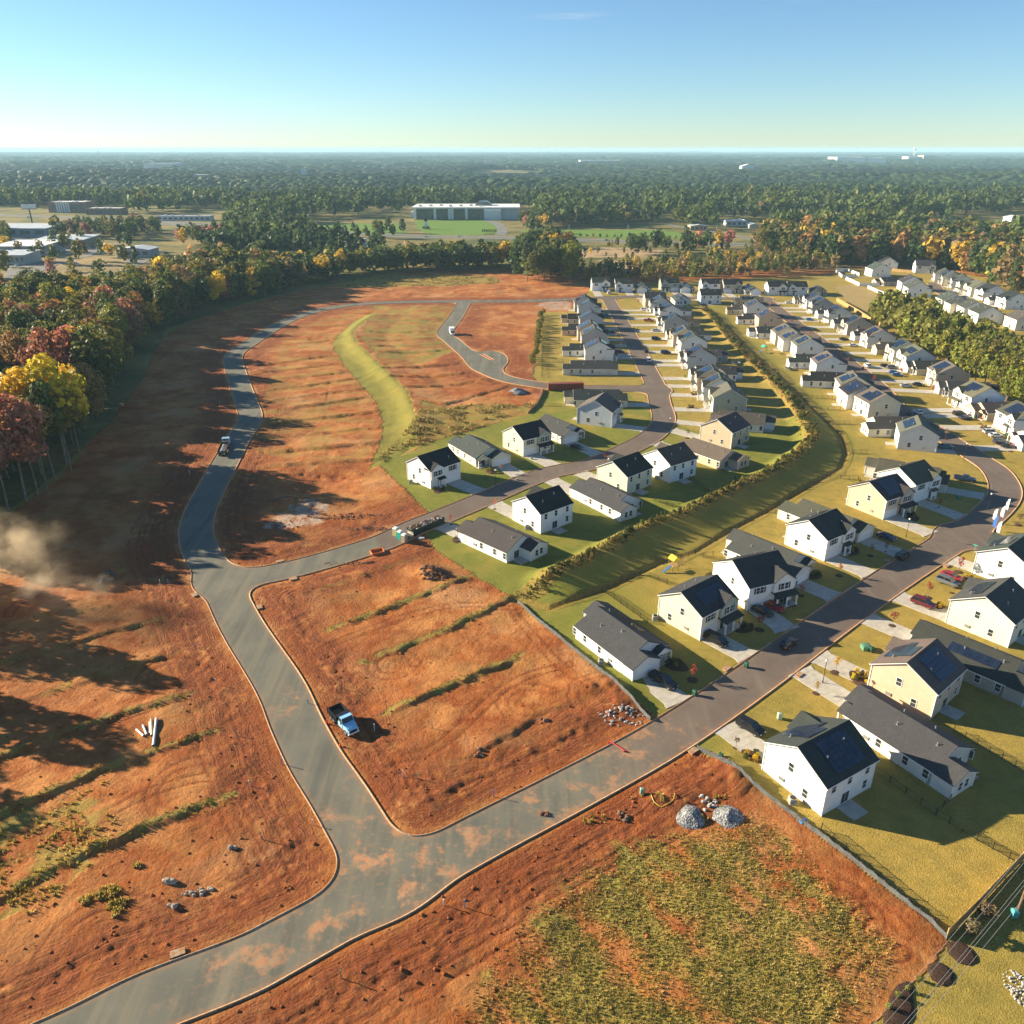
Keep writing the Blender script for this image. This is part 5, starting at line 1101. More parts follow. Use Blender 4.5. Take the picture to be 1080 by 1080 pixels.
noisy_mound('gravel_pile', 768, 862, 2.3, 1.15, M['gravel'], 'bluish grey gravel cone, right of the two piles in the weeds', 'gravel pile', 1.0, 2)
noisy_mound('gravel_pile', 545, 414, 3.4, 1.8, M['gravel'], 'small grey gravel pile by the end of the cul-de-sac road', 'gravel pile', 1.3, 3)
def rocks(name, px, py, n, spread, size, label, cat, mat=None, seed=1, elong=(1, 1)):
    """one dumped heap of broken pieces"""
    q = random.Random(seed); x, y = at(px, py); m = MB()
    for k in range(n):
        a = q.uniform(0, 2 * PI); d = spread * math.sqrt(q.random()); cx, cy = d * math.cos(a) * elong[0], d * math.sin(a) * elong[1]; s = size * q.uniform(.5, 1.4)
        zz = hz(x + cx, y + cy) - hz(x, y) + max(0, (1 - d / spread)) * size * .6
        base = [(cx + s * math.cos(2 * PI * i / 6 + a) * q.uniform(.7, 1.1), cy + s * .7 * math.sin(2 * PI * i / 6 + a) * q.uniform(.7, 1.1)) for i in range(6)]
        m.loft([[(u, v, zz - .1) for u, v in base], [(cx + (u - cx) * .9, cy + (v - cy) * .9, zz + s * .4) for u, v in base], [(cx + (u - cx) * .5, cy + (v - cy) * .5, zz + s * .7) for u, v in base]])
    return thing(link(name, m.mesh(name, mat or M['rubble']), None, (x, y, hz(x, y))), label, cat)
M['paleRock'] = flat('broken concrete', (.34, .28, .22), .9, .2, var=.2, scale=1.2); M['trash'] = flat('white debris', (.42, .40, .37), .8, .25, var=.45, scale=1.6)
rocks('debris_heap', 656, 756, 60, 2.8, .26, 'white broken debris heaped at the lot corner near the silt fence', 'debris', M['trash'], 3, (1.5, .9))
rocks('debris_heap', 745, 848, 26, 1.5, .26, 'small pale rubble heap just behind the gravel piles', 'debris', M['trash'], 4)
rocks('debris_heap', 292, 556, 60, 4.2, .25, 'grey rubble scattered on the pale patch of the corner lot', 'debris', M['rubble'], 5, (1.4, .9))
rocks('rock_windrow', 362, 545, 90, 8.0, .28, 'line of rocks raked across the bare corner lot', 'rocks', M['rubble'], 6, (1.3, .25))
rocks('rock_windrow', 388, 558, 60, 6.0, .27, 'dark row of rubble along the road by the portable toilets', 'rocks', M['rubble'], 7, (1.2, .2))
rocks('debris_heap', 372, 594, 60, 5, .25, 'dark rubble along the kerb left of the orange crate', 'debris', M['rubble'], 8, (1.5, .15))
rocks('debris_heap', 210, 940, 14, 1.8, .36, 'pale rocks in a short row near the lower left road', 'rocks', M['paleRock'], 9, (1.5, .4))
rocks('boulder', 246, 893, 3, .6, .5, 'single pale boulder on the lower left lot', 'boulder', M['paleRock'], 10)
rocks('boulder', 178, 930, 2, .4, .6, 'small pale boulder left of the rock row', 'boulder', M['paleRock'], 11)
rocks('boulder', 183, 955, 3, .7, .45, 'tan slab-like rock below the rock row', 'boulder', M['paleRock'], 12)
rocks('debris_heap', 655, 862, 12, 1.3, .35, 'dark clods beside the main road across from the weeds', 'debris', M['rubble'], 13)
rocks('boulder', 573, 860, 3, .7, .5, 'dark clod lying on the main road', 'clod', M['rubble'], 14)
rocks('debris_heap', 505, 796, 8, .9, .4, 'dark clump of debris on the lower middle lot', 'debris', M['rubble'], 15)
rocks('boulder', 573, 762, 4, .7, .45, 'dark boulder on the lot below the weed strip', 'boulder', M['rubble'], 16)
rocks('soil_pile', 459, 609, 110, 3.0, .34, 'dark heap of soil and rubble at the corner by the green lawn', 'soil heap', M['rubble'], 31, (1.2, .9)); rocks('soil_pile', 308, 531, 90, 4.0, .3, 'long low red soil heap on the bare corner lot', 'soil heap', M['rubble'], 32, (1.8, .5))
# portable toilets
def toilet(px, py, az, c, label):
    x, y = at(px, py); r = thing(link('portable_toilet', None, None, (x, y, hz(x, y)), az), label, 'portable toilet', 'portable toilets by the paved street')
    m = MB(); m.box(-.58, .58, -.58, .58, .1, 2.1)
    for s in (-1, 1):
        for k in range(5): m.box(-.5 + k * .23, -.42 + k * .23, s * .59 - .02, s * .59 + .02, .15, 2.05)
    m.box(-.62, .62, -.62, .62, -.1, .12); link('cabin', m.mesh('cabin', M['plastic']), r, color=c)
    m = MB(); m.loft([[(-.62, -.62, 2.1), (.62, -.62, 2.1), (.62, .62, 2.1), (-.62, .62, 2.1)], [(-.45, -.45, 2.34), (.45, -.45, 2.34), (.45, .45, 2.34), (-.45, .45, 2.34)]]); link('roof', m.mesh('roof', M['trim']), r)
    m = MB(); m.box(.585, .62, -.4, .4, .2, 1.95); link('door', m.mesh('door', M['plastic']), r, color=tuple(q * .8 for q in c)); m = MB(); m.tube((-.45, .4, 2.1), (-.45, .4, 2.65), .05, .05, 6); link('vent_pipe', m.mesh('vent_pipe', M['trim']), r)
toilet(417.5, 564.5, R(60), (.52, .42, .20), 'tan portable toilet at the left of the three'); toilet(422, 568, R(60), (.02, .42, .36), 'teal portable toilet in the middle of the three'); toilet(426.5, 571.5, R(60), (.42, .33, .22), 'brown portable toilet at the right of the three')
# open dumpsters full of rubbish
def dumpster(px, py, az, label, seed):
    x, y = at(px, py); r = thing(link('dumpster', None, None, (x, y, .03), az), label, 'dumpster', 'dumpsters by the green lawn')
    m = MB(); L, W_, H = 2.3, 1.15, 1.6
    m.box(-L, L, -W_, W_, .1, .2)
    for s in (-1, 1):
        m.prism([(-L + .25, .2), (L - .25, .2), (L, H), (-L, H)], 'y', s * W_ - .04, s * W_ + .04)
        for k in range(7): m.box(-L + .4 + k * .62, -L + .5 + k * .62, s * (W_ + .07) - .04, s * (W_ + .07) + .04, .2, H)
        m.box(-L, L, s * (W_ + .05) - .07, s * (W_ + .05) + .07, H - .1, H + .03)
    m.poly([(-L + .25, -W_, .2), (-L + .25, W_, .2), (-L, W_, H), (-L, -W_, H)]); m.poly([(L - .25, -W_, .2), (L, -W_, H), (L, W_, H), (L - .25, W_, .2)]); link('bin', fix_normals(m.mesh('bin', M['plastic'])), r, color=(.012, .028, .020))
    q = random.Random(seed); m = MB(); m.box(-L + .1, L - .1, -W_ + .05, W_ - .05, .25, 1.2)
    for k in range(40):
        cx, cy = q.uniform(-L + .3, L - .3), q.uniform(-.95, .95); s = q.uniform(.15, .45); a = q.uniform(0, PI); z = q.uniform(1.2, 1.75); b = len(m.v)
        for dz in (0, q.uniform(.08, .35)):
            for u, v in ((-s, -s * .5), (s, -s * .5), (s, s * .5), (-s, s * .5)): m.v.append((cx + u * math.cos(a) - v * math.sin(a), cy + u * math.sin(a) + v * math.cos(a), z + dz + u * .2))
        for f_ in ((0, 3, 2, 1), (4, 5, 6, 7), (0, 1, 5, 4), (1, 2, 6, 5), (2, 3, 7, 6), (3, 0, 4, 7)): m.f.append(tuple(b + i for i in f_)); m.m.append(k % 3)
    link('rubbish', m.mesh('rubbish', [M['trash'], M['rubble'], M['oldwood']]), r)
a0, a1 = at(437, 562), at(463, 551); az = math.atan2(a1[1] - a0[1], a1[0] - a0[0])
dumpster(440, 561.5, az, 'dark dumpster full of rubbish, nearest the portable toilets', 1); dumpster(449.5, 557.5, az, 'dark dumpster full of rubbish, middle of the three', 2); dumpster(459, 553.5, az, 'dark dumpster full of rubbish, nearest the low white house', 3)
m = MB(); m.box(-.9, .9, -.6, .6, 0, .09); m.box(-.8, .75, -.5, .55, .09, .18); m.box(-.7, .85, -.55, .45, .18, .25); x, y = at(444, 567.5); thing(link('pallet_stack', m.mesh('pallet_stack', M['trash']), None, (x, y, hz(x, y)), .4), 'pale flat stack of boards beside the dumpsters', 'board stack')
# orange washout crate
x, y = at(398, 583); r = thing(link('washout_crate', None, None, (x, y, hz(x, y)), R(25)), 'orange open crate on red dirt beside the new kerb', 'crate'); m = MB()
for s in (-1, 1): m.box(-1.5, 1.5, s * 1.1 - .06, s * 1.1 + .06, 0, .75); m.box(s * 1.5 - .06, s * 1.5 + .06, -1.04, 1.04, 0, .75)
link('side_panels', m.mesh('side_panel', M['paint']), r, color=(.62, .16, .03)).name = 'side_panel'; m = MB(); m.box(-1.42, 1.42, -1.02, 1.02, .05, .2); link('floor_panel', m.mesh('floor_panel', M['oldwood']), r)
# long red container
a0, a1 = at(578, 411.5), at(615, 410.5); x, y = (a0[0] + a1[0]) / 2, (a0[1] + a1[1]) / 2; r = thing(link('shipping_container', None, None, (x, y, .0), math.atan2(a1[1] - a0[1], a1[0] - a0[0])), 'long rust-red container blocking the end of the side road', 'container')
L = math.hypot(a1[0] - a0[0], a1[1] - a0[1]) / 2; m = MB(); m.box(-L, L, -1.2, 1.2, .2, 2.8)
for k in range(int(L * 4)):
    for s in (-1, 1): m.box(-L + .1 + k * .5, -L + .35 + k * .5, s * 1.22 - .03, s * 1.22 + .03, .3, 2.7)
link('shell', m.mesh('shell', M['paint']), r, color=(.22, .045, .025)); m = MB()
for s in (-1, 1): m.box(-L - .05, -L, s * .58 - .55, s * .58 + .55, .3, 2.7)
link('door', m.mesh('door', M['paint']), r, color=(.18, .04, .022))
# pipes on the dirt
for (p, q, rr, c, lab) in [((165.2, 759), (162.3, 789), .21, (.66, .66, .68), 'longest white pipe lying at the right of the pipe group'), ((159.6, 760), (160.6, 778), .18, (.62, .50, .30), 'tan pipe beside the longest white pipe'), ((158.2, 763), (158.8, 775), .16, (.55, .58, .66), 'short blue-grey pipe behind the tan pipe'), ((151, 766), (155.2, 777), .17, (.66, .68, .70), 'short white pipe second from the left of the group'), ((144, 770), (152, 778.5), .17, (.70, .66, .58), 'leftmost cream pipe of the pipe group')]:
    a, b = at(*p), at(*q); m = MB(); za, zb = hz(*a) + rr, hz(*b) + rr; n = 12
    m.tube((a[0], a[1], za), (b[0], b[1], zb), rr, rr, n, 0, False); m.tube((a[0], a[1], za), (b[0], b[1], zb), rr * .85, rr * .85, n, 0, False)
    d = Vector((b[0] - a[0], b[1] - a[1], zb - za)); d.normalize(); e = Vector((b[0], b[1], zb)); m.tube(tuple(e - d * .5), tuple(e), rr * 1.12, rr * 1.12, n, 0, False)
    thing(link('pipe', m.mesh('pipe', M['paint']), None, color=c), lab, 'pipe', 'pipes lying on the left lots')
# red barrier bar across the kerb
a, b = at(643, 783.5), at(659, 793); m = MB(); m.tube((*a, .35), (*b, .25), .09, .09, 8); x = ((a[0] + b[0]) / 2, (a[1] + b[1]) / 2)
for p in (a, b): m.box(p[0] - .25, p[0] + .25, p[1] - .06, p[1] + .06, -.02, .3)
thing(link('barrier_bar', m.mesh('barrier_bar', M['paint']), None, color=(.55, .04, .05)), 'red bar barrier lying from the kerb onto the main road', 'barrier')
# yellow hose, green riser box
pts = [at(*q) for q in ((686, 838), (687, 844), (690, 849), (697, 853), (704, 851), (710, 846), (711, 841))]; m = MB()
pts = spline(pts, 5)
for i in range(len(pts) - 1): m.tube((*pts[i], hz(*pts[i]) + .12), (*pts[i + 1], hz(*pts[i + 1]) + .12), .06, .06, 6, 0, False)
thing(link('hose', m.mesh('hose', M['paint']), None, color=(.62, .45, .06)), 'yellow hose curling on the red dirt by the gravel piles', 'hose')
def pedestal(px, py, c, label, h=.9, w=.3, grp=None):
    x, y = at(px, py); r = thing(link('utility_pedestal', None, None, (x, y, hz(x, y))), label, 'utility box', grp); m = MB(); m.box(-w, w, -w, w, -.2, h); link('cabinet', m.mesh('cabinet', M['plastic']), r, color=c)
    m = MB(); m.loft([[(-w - .05, -w - .05, h), (w + .05, -w - .05, h), (w + .05, w + .05, h), (-w - .05, w + .05, h)], [(-w * .6, -w * .6, h + .15), (w * .6, -w * .6, h + .15), (w * .6, w * .6, h + .15), (-w * .6, w * .6, h + .15)]]); link('lid', m.mesh('lid', M['plastic']), r, color=tuple(q * .85 for q in c))
GRN = (.05, .22, .12)
pedestal(677, 838, (.20, .36, .28), 'pale green utility box on red dirt by the yellow hose'); pedestal(822, 757.5, (.36, .48, .36), 'pale green utility box between two driveways by the white corner house', 1.0, .35)
pedestal(913, 684, (.10, .24, .15), 'green transformer box on the verge by the beige house', .8, .8); pedestal(813, 649.5, GRN, 'small green utility box on the lawn by the red sapling'); pedestal(1011, 526, GRN, 'green utility box on the shaded lawn by the street bend', .8, .5)
pedestal(561, 484.5, (.2, .35, .28), 'small green utility box in the yellow house front lawn', .6); pedestal(546, 506.5, (.3, .42, .34), 'pale green utility box at the kerb of the cream house', .7); pedestal(720, 364, GRN, 'green utility box on the right verge of the central street', .8, .4)
# wheelie bins
def bin_(px, py, label, c=(.015, .10, .05)):
    x, y = at(px, py); r = thing(link('wheelie_bin', None, None, (x, y, BASE + .02), R(40)), label, 'wheelie bin', 'green wheelie bins'); m = MB()
    m.loft([[(-.24, -.26, .08), (.24, -.26, .08), (.24, .26, .08), (-.24, .26, .08)], [(-.32, -.34, 1.0), (.32, -.34, 1.0), (.32, .34, 1.0), (-.32, .34, 1.0)]]); link('bin', m.mesh('bin', M['plastic']), r, color=c)
    m = MB(); m.loft([[(-.36, -.38, 1.0), (.36, -.38, 1.0), (.36, .38, 1.0), (-.36, .38, 1.0)], [(-.26, -.3, 1.12), (.26, -.3, 1.12), (.26, .3, 1.12), (-.26, .3, 1.12)]]); link('lid', m.mesh('lid', M['plastic']), r, color=tuple(q * .8 for q in c))
    for s in (-1, 1): wheel(r, -.25, s * .28, .12, .08)
for q in [(732.5, 733, 'green wheelie bin at the kerb beside the long white house driveway'), (787, 703.5, 'green wheelie bin at the kerb opposite the lamp post'), (838.5, 617, 'green wheelie bin beside the off-white garage corner'), (1006, 424.5, 'green wheelie bin beside a garage, lower on the long street'), (1028, 441, 'green wheelie bin beside a garage at the tan house'), (1062, 460, 'green wheelie bin next to the white sedan'), (936, 381, 'green wheelie bin beside a cream garage'), (759.5, 800.5, 'dark green wheelie bin behind the silt fence of the corner house'), (722.5, 398, 'green wheelie bin beside a central street driveway'), (918, 687, 'green wheelie bin beside the transformer box')]: bin_(*q)
# air conditioners
def ac(px, py, label):
    x, y = at(px, py); r = thing(link('air_conditioner', None, None, (x, y, BASE)), label, 'air conditioner', 'air conditioners beside the houses'); m = MB(); m.box(-.5, .5, -.5, .5, .1, .95)
    for k in range(6):
        z = .2 + k * .12
        for s in (-1, 1): m.box(-.45, .45, s * .51 - .012, s * .51 + .012, z, z + .05); m.box(s * .51 - .012, s * .51 + .012, -.45, .45, z, z + .05)
    link('casing', m.mesh('casing', M['paint']), r, color=(.40, .39, .34)); m = MB(); m.tube((0, 0, .95), (0, 0, 1.03), .42, .40, 14); link('fan_guard', m.mesh('fan_guard', M['black']), r); m = MB(); m.box(-.6, .6, -.6, .6, -.15, .1); link('pad', m.mesh('pad', M['concrete']), r)
for q in [(835.5, 846, 'air conditioner beside the lit wall of the white corner house'), (634, 700, 'air conditioner beside the long white house by the red lots'), (433.5, 509.5, 'air conditioner at the rear of the white house by the berm'), (556, 557.5, 'air conditioner beside the white house next to the low white one'), (692.5, 505, 'air conditioner between the pale yellow and white houses'), (690.8, 653, 'air conditioner at the rear corner of the pale yellow house')]: ac(*q)
# lamp posts
def lamp(px, py, label, az=0, h=4.6):
    x, y = at(px, py); r = thing(link('street_lamp', None, None, (x, y, hz(x, y)), az), label, 'street lamp', 'black street lamps'); m = MB(); m.tube((0, 0, -.2), (0, 0, .5), .14, .11, 8); m.tube((0, 0, .5), (0, 0, h), .065, .05, 8); link('post', m.mesh('post', M['black']), r)
    m = MB(); n = 10; m.loft([[(q * math.cos(2 * PI * k / n), q * math.sin(2 * PI * k / n), h + z) for k in range(n)] for q, z in ((.10, 0), (.22, .12), (.25, .3), (.16, .46), (.05, .52))]); link('globe', m.mesh('globe', M['lamp'], True), r); m = MB(); m.tube((0, 0, h - .05), (0, 0, h + .04), .14, .14, 8); m.tube((0, 0, h + .5), (0, 0, h + .6), .1, .02, 8); link('lamp_cap', m.mesh('lamp_cap', M['black']), r)
for q in [(867.6, 720, 'black lamp post on the lawn by the yellow sapling'), (955.5, 566, 'black lamp post beside the tan house driveway'), (1016.5, 483, 'black lamp post at the inside of the street bend'), (522.8, 512, 'black lamp post before the cream house of the central street'), (706, 455, 'black lamp post at the bend of the central street'), (1041.5, 538, 'black lamp post on the right of the bend below the navy pickup'), (641, 500, 'black lamp post across from the pale yellow house')]: lamp(*q)
# street-name sign
x, y = at(1026, 587); r = thing(link('street_sign', None, None, (x, y, hz(x, y))), 'green street name sign on a thin pole at the side street corner', 'street sign'); m = MB(); m.tube((0, 0, -.2), (0, 0, 3.0), .04, .04, 6); link('pole', m.mesh('pole', M['metal']), r)
for q, z in ((0, 2.7), (PI / 2, 2.95)):
    m = MB(); m.box(-.55, .55, -.015, .015, z, z + .22); o = link('blade', m.mesh('blade', M['paint']), r, color=(.02, .30, .22)); o.rotation_euler = (0, 0, q + .5)
# feather banners by the model homes
for px, py, c, lab in [(1049, 552, (.8, .8, .8), 'white feather flag at the back of the row by the street bend'), (1057, 549, (.8, .8, .8), 'second white feather flag near the kerb'), (1049, 560, (.05, .15, .5), 'blue feather flag among the white ones'), (1053, 566, (.8, .8, .8), 'small white feather flag nearest the side street'), (1062, 541, (.8, .8, .8), 'white feather flag standing apart by the driveway')]:
    x, y = at(px, py); r = thing(link('feather_flag', None, None, (x, y, hz(x, y)), R(35)), lab, 'flag', 'feather flags at the bend'); h = 4.2; m = MB(); m.tube((0, 0, -.1), (0, 0, h), .03, .02, 6); link('pole', m.mesh('pole', M['metal']), r)
    prof = [(.0, 1.0), (.75, 1.15), (.85, 2.4), (.7, 3.5), (.35, 4.05), (0, h)]; m = MB(); n = len(prof)
    m.prism([(u, z) for u, z in prof], 'x', -.012, .012); me = m.mesh('banner', M['paint']); o = link('banner', me, r, color=c)
# traffic cones
for px, py, lab in ((344.5, 763, 'orange cone on the kerb behind the blue dump truck'), (359, 787, 'orange cone on the kerb ahead of the blue dump truck')):
    x, y = at(px, py); r = thing(link('traffic_cone', None, None, (x, y, .13)), lab, 'traffic cone', 'cones on the kerb'); m = MB(); m.tube((0, 0, .04), (0, 0, .72), .17, .03, 10); link('cone', m.mesh('cone', M['paint']), r, color=(.75, .10, .02)); m = MB(); m.box(-.22, .22, -.22, .22, 0, .04); link('base', m.mesh('base', M['paint']), r, color=(.6, .08, .02))
# stub pipes and stakes in the lots
k = 0
for px, py in [(172, 612), (178, 617), (169, 616), (192, 650), (207, 683), (228, 722), (250, 775), (297, 806), (330, 870), (358, 725), (332, 676), (425, 820), (440, 823), (490, 957), (468, 955), (360, 1032), (185, 505), (200, 500), (212, 485), (233, 455), (232, 425), (250, 452), (325, 742), (395, 770), (456, 770), (520, 840), (263, 828), (276, 885)]:
    x, y = at(px, py); c = ((.08, .30, .18), (.10, .22, .42), (.62, .62, .60))[k % 3]; cn = ('green', 'blue', 'white')[k % 3]; m = MB(); h = 1.0 + .3 * (k % 2); m.tube((0, 0, -.2), (0, 0, h), .07, .07, 6); m.tube((0, 0, h), (0, 0, h + .08), .1, .1, 6)
    thing(link('marker_post', m.mesh('marker_post', M['stakeblue']), None, (x, y, hz(x, y)), color=c), f'short {cn} capped utility stub sticking out of the bare red lots', 'marker post', f'{cn} utility stubs on the bare lots'); k += 1
# storm drain inlets at the kerb
for px, py, lab in [(204, 628, 'concrete drain inlet at the left kerb above the middle junction'), (294, 590, 'concrete drain inlet on the upper kerb of the paved spur'), (308, 609, 'flat drain lid on the lower kerb of the paved spur'), (276, 640, 'drain lid at the rounded kerb corner'), (188, 1011, 'concrete drain inlet at the lower left kerb'), (729, 791, 'concrete drain inlet by the silt fence corner'), (777, 711, 'concrete drain inlet at the kerb by the pale yellow house'), (851, 716, 'concrete drain inlet by the lawn with the lamp post'), (937, 592, 'concrete drain inlet at the kerb before the black SUV'), (998, 597, 'concrete drain inlet at the red sapling lawn'), (1073, 575, 'concrete drain inlet on the side street at the right edge')]:
    x, y = at(px, py); d = .5; g = (rsdf(x + d, y) - rsdf(x - d, y), rsdf(x, y + d) - rsdf(x, y - d)); az = math.atan2(float(g[1]), float(g[0])); q = float(rsdf(x, y)); x -= (q - .75) * math.cos(az); y -= (q - .75) * math.sin(az)
    r = thing(link('storm_drain', None, None, (x, y, 0), az), lab, 'storm drain', 'storm drain inlets'); m = MB(); m.box(-.4, .6, -.85, .85, .14, .24); m.box(-.3, .55, -.8, .8, -.3, .14); link('lid', m.mesh('lid', M['kerb']), r); m = MB(); m.box(-.46, -.36, -.9, .9, -.02, .135); link('opening', m.mesh('opening', M['black']), r)
# playset, trampoline and garden things
def playset(px, py, roofc, label):
    x, y = at(px, py); r = thing(link('play_set', None, None, (x, y, hz(x, y)), .5), label, 'play set'); m = MB()
    for u, v in ((-.8, -.8), (.8, -.8), (.8, .8), (-.8, .8)): m.tube((u, v, -.1), (u, v, 3.0), .07, .07, 5)
    m.box(-.9, .9, -.9, .9, 1.3, 1.4); m.tube((.8, 0, 2.3), (3.6, 0, 2.3), .06, .06, 5)
    for s in (-1, 1): m.tube((3.6, 0, 2.3), (3.6, s * 1.0, -.1), .06, .06, 5)
    link('frame', m.mesh('frame', M['wood']), r); m = MB(); m.loft([[(-1.05, -1.05, 2.9), (1.05, -1.05, 2.9), (1.05, 1.05, 2.9), (-1.05, 1.05, 2.9)], [(-.1, -1.0, 3.7), (.1, -1.0, 3.7), (.1, 1.0, 3.7), (-.1, 1.0, 3.7)]]); link('canopy', m.mesh('canopy', M['paint']), r, color=roofc)
    m = MB(); m.prism([(-.9, 1.35), (-.9, 1.45), (-2.9, .25), (-2.9, .12)], 'y', -.3, .3); link('slide', fix_normals(m.mesh('slide', M['paint'])), r, color=(.03, .12, .3))
    for q in (1.7, 2.7):
        m = MB(); m.tube((q - .2, 0, 2.3), (q - .2, 0, .6), .015, .015, 4); m.tube((q + .2, 0, 2.3), (q + .2, 0, .6), .015, .015, 4); m.box(q - .25, q + .25, -.12, .12, .55, .6); link('swing', m.mesh('swing', M['black']), r)
playset(710, 601, (.75, .50, .02), 'wooden play set with a yellow canopy and blue slide behind the houses'); playset(805, 372, (.05, .45, .35), 'wooden play set with a teal canopy in a back yard')
def trampoline(px, py, label):
    x, y = at(px, py); r = thing(link('trampoline', None, None, (x, y, hz(x, y))), label, 'trampoline'); m = MB(); n = 16
    pr = [(1.9 * math.cos(2 * PI * k / n), 1.9 * math.sin(2 * PI * k / n)) for k in range(n)]
    for k in range(n): m.tube((*pr[k], .8), (*pr[(k + 1) % n], .8), .05, .05, 5)
    for k in range(0, n, 2): m.tube((*pr[k], -.1), (*pr[k], 2.6), .035, .035, 5)
    link('frame', m.mesh('frame', M['metal']), r); m = MB(); m.poly([(u * .95, v * .95, .8) for u, v in pr]); m.poly([(u * .95, v * .95, .77) for u, v in pr][::-1]); link('mat', m.mesh('mat', M['black']), r)
trampoline(776, 384.5, 'netted trampoline in a shaded back yard of the central street'); trampoline(832, 390, 'dark trampoline behind a white one-storey house')
# sheet of blue tarp by the silt fence
m = MB(); m.box(-.55, .55, -.3, .3, 0, .25); m.box(-.35, .4, -.2, .25, .25, .38); x, y = at(847, 866); thing(link('bucket_tray', m.mesh('tool_bag', M['paint']), None, (x, y, hz(x, y)), .5, (.03, .25, .6)), 'small bright blue bag lying beside the silt fence', 'bag').name = 'tool_bag'
# white stones by the bottom right lawn
rocks('stone_bed', 1078, 1046, 160, 2.2, .16, 'white and grey stone bed at the lower right edge', 'stone bed', M['trash'], 21, (.7, 1.3))
# mulch islands under the power line (kept as low domes)
M['mulchdark'] = flat('dark mulch', (.055, .032, .022), .95, .1, var=.3, scale=5)
for k, (px, py, rx, ry, lab) in enumerate([(1014, 1005, 1.6, 1.5, 'round dark mulch bed under the wires, nearest the wooden fence'), (992, 1027, 1.4, 1.5, 'round dark mulch bed under the wires, second from the fence'), (948, 1066, 1.3, 4.2, 'long dark mulch bed with small green shrubs at the bottom')]):
    x, y = at(px, py); n = 22; m = MB(); q = random.Random(k); rr = [1 + q.uniform(-.07, .07) for _ in range(n)]; az = -.65
    def pt(s, z, f=1.0): return [(x + (rx * f * rr[i] * math.cos(2 * PI * i / n)) * math.cos(az) - (ry * f * rr[i] * math.sin(2 * PI * i / n)) * math.sin(az), y + (rx * f * rr[i] * math.cos(2 * PI * i / n)) * math.sin(az) + (ry * f * rr[i] * math.sin(2 * PI * i / n)) * math.cos(az), z) for i in range(n)]
    m.loft([pt(0, -.2), pt(0, .08), pt(0, .2, .75), pt(0, .26, .3)]); thing(link('mulch_bed', fix_normals(m.mesh('mulch_bed', M['mulchdark'])), None), lab, 'mulch bed', 'mulch beds under the wires')
# ================================================================ fences
def along(L, step):
    out = []; acc = 0
    for i in range(len(L) - 1):
        a, b = L[i], L[i + 1]; l = math.hypot(*(b - a)); n = max(1, round(l / step))
        for k in range(n): out.append(tuple(a + (b - a) * k / n))
    out.append(tuple(L[-1])); return out
def picket_fence(pts, label, h=1.25, step=2.2, grp='black metal yard fences', far=False):
    P = along(np.array([at(*q) for q in pts]), step); Z = [hz(*p) for p in P]
    r = thing(link('yard_fence', None, None, (*P[0], Z[0])), label, 'fence', grp); o = Vector((*P[0], Z[0])); m = MB(); q = MB()
    for i, p in enumerate(P): v = Vector((*p, Z[i])) - o; m.box(v.x - .04, v.x + .04, v.y - .04, v.y + .04, v.z - .2, v.z + h + .08)
    for i in range(len(P) - 1):
        a = Vector((*P[i], Z[i])) - o; b = Vector((*P[i + 1], Z[i + 1])) - o
        for z in (.18, h - .05): q.tube(a + Vector((0, 0, z)), b + Vector((0, 0, z)), .025, .025, 4, 0, False)
        n = 9 if far else 16
        for k in range(1, n): c = a.lerp(b, k / n); w = .016 if far else .011; q.v += [(c.x - w, c.y - w, c.z + .05), (c.x + w, c.y + w, c.z + .05), (c.x + w, c.y + w, c.z + h), (c.x - w, c.y - w, c.z + h)]; e = len(q.v); q.f.append((e - 4, e - 3, e - 2, e - 1)); q.m.append(0)
    link('fence_posts', m.mesh('fence_post', M['black']), r).name = 'fence_post'; link('railing', q.mesh('railing', M['black']), r)
def board_fence(pts, label, mat, h=1.8, name='board_fence', grp=None, step=2.4, th=.03):
    P = along(np.array([at(*q) for q in pts]), step); Z = [hz(*p) for p in P]; r = thing(link(name, None, None, (*P[0], Z[0])), label, 'fence', grp); o = Vector((*P[0], Z[0])); m = MB(); q = MB()
    for i, p in enumerate(P): v = Vector((*p, Z[i])) - o; q.box(v.x - .07, v.x + .07, v.y - .07, v.y + .07, v.z - .2, v.z + h + .06)
    for i in range(len(P) - 1):
        a = Vector((*P[i], Z[i])) - o; b = Vector((*P[i + 1], Z[i + 1])) - o; d = (b - a); d.z = 0; d.normalize(); nn = Vector((-d.y, d.x, 0)); n = 14
        for k in range(n):
            c0 = a.lerp(b, k / n); c1 = a.lerp(b, (k + .92) / n); hh = h * (1 + .015 * ((k * 7 + i * 3) % 5 - 2)); s = nn * th * (1 if k % 2 else .6); e = len(m.v)
            for c in (c0, c1):
                for w in (-1, 1):
                    for z in (.05, hh): m.v.append(tuple(c + s * w + Vector((0, 0, z))))
            for f_ in ((0, 1, 5, 4), (2, 6, 7, 3), (1, 3, 7, 5), (0, 2, 3, 1), (4, 5, 7, 6), (0, 4, 6, 2)): m.f.append(tuple(e + t for t in f_)); m.m.append(0)
        for z in (.4, h * .8): q.tube(a + nn * .06 + Vector((0, 0, z)), b + nn * .06 + Vector((0, 0, z)), .04, .04, 4)
    link('boards', m.mesh('board', mat), r).name = 'board_run'; link('frame', q.mesh('frame', mat), r)
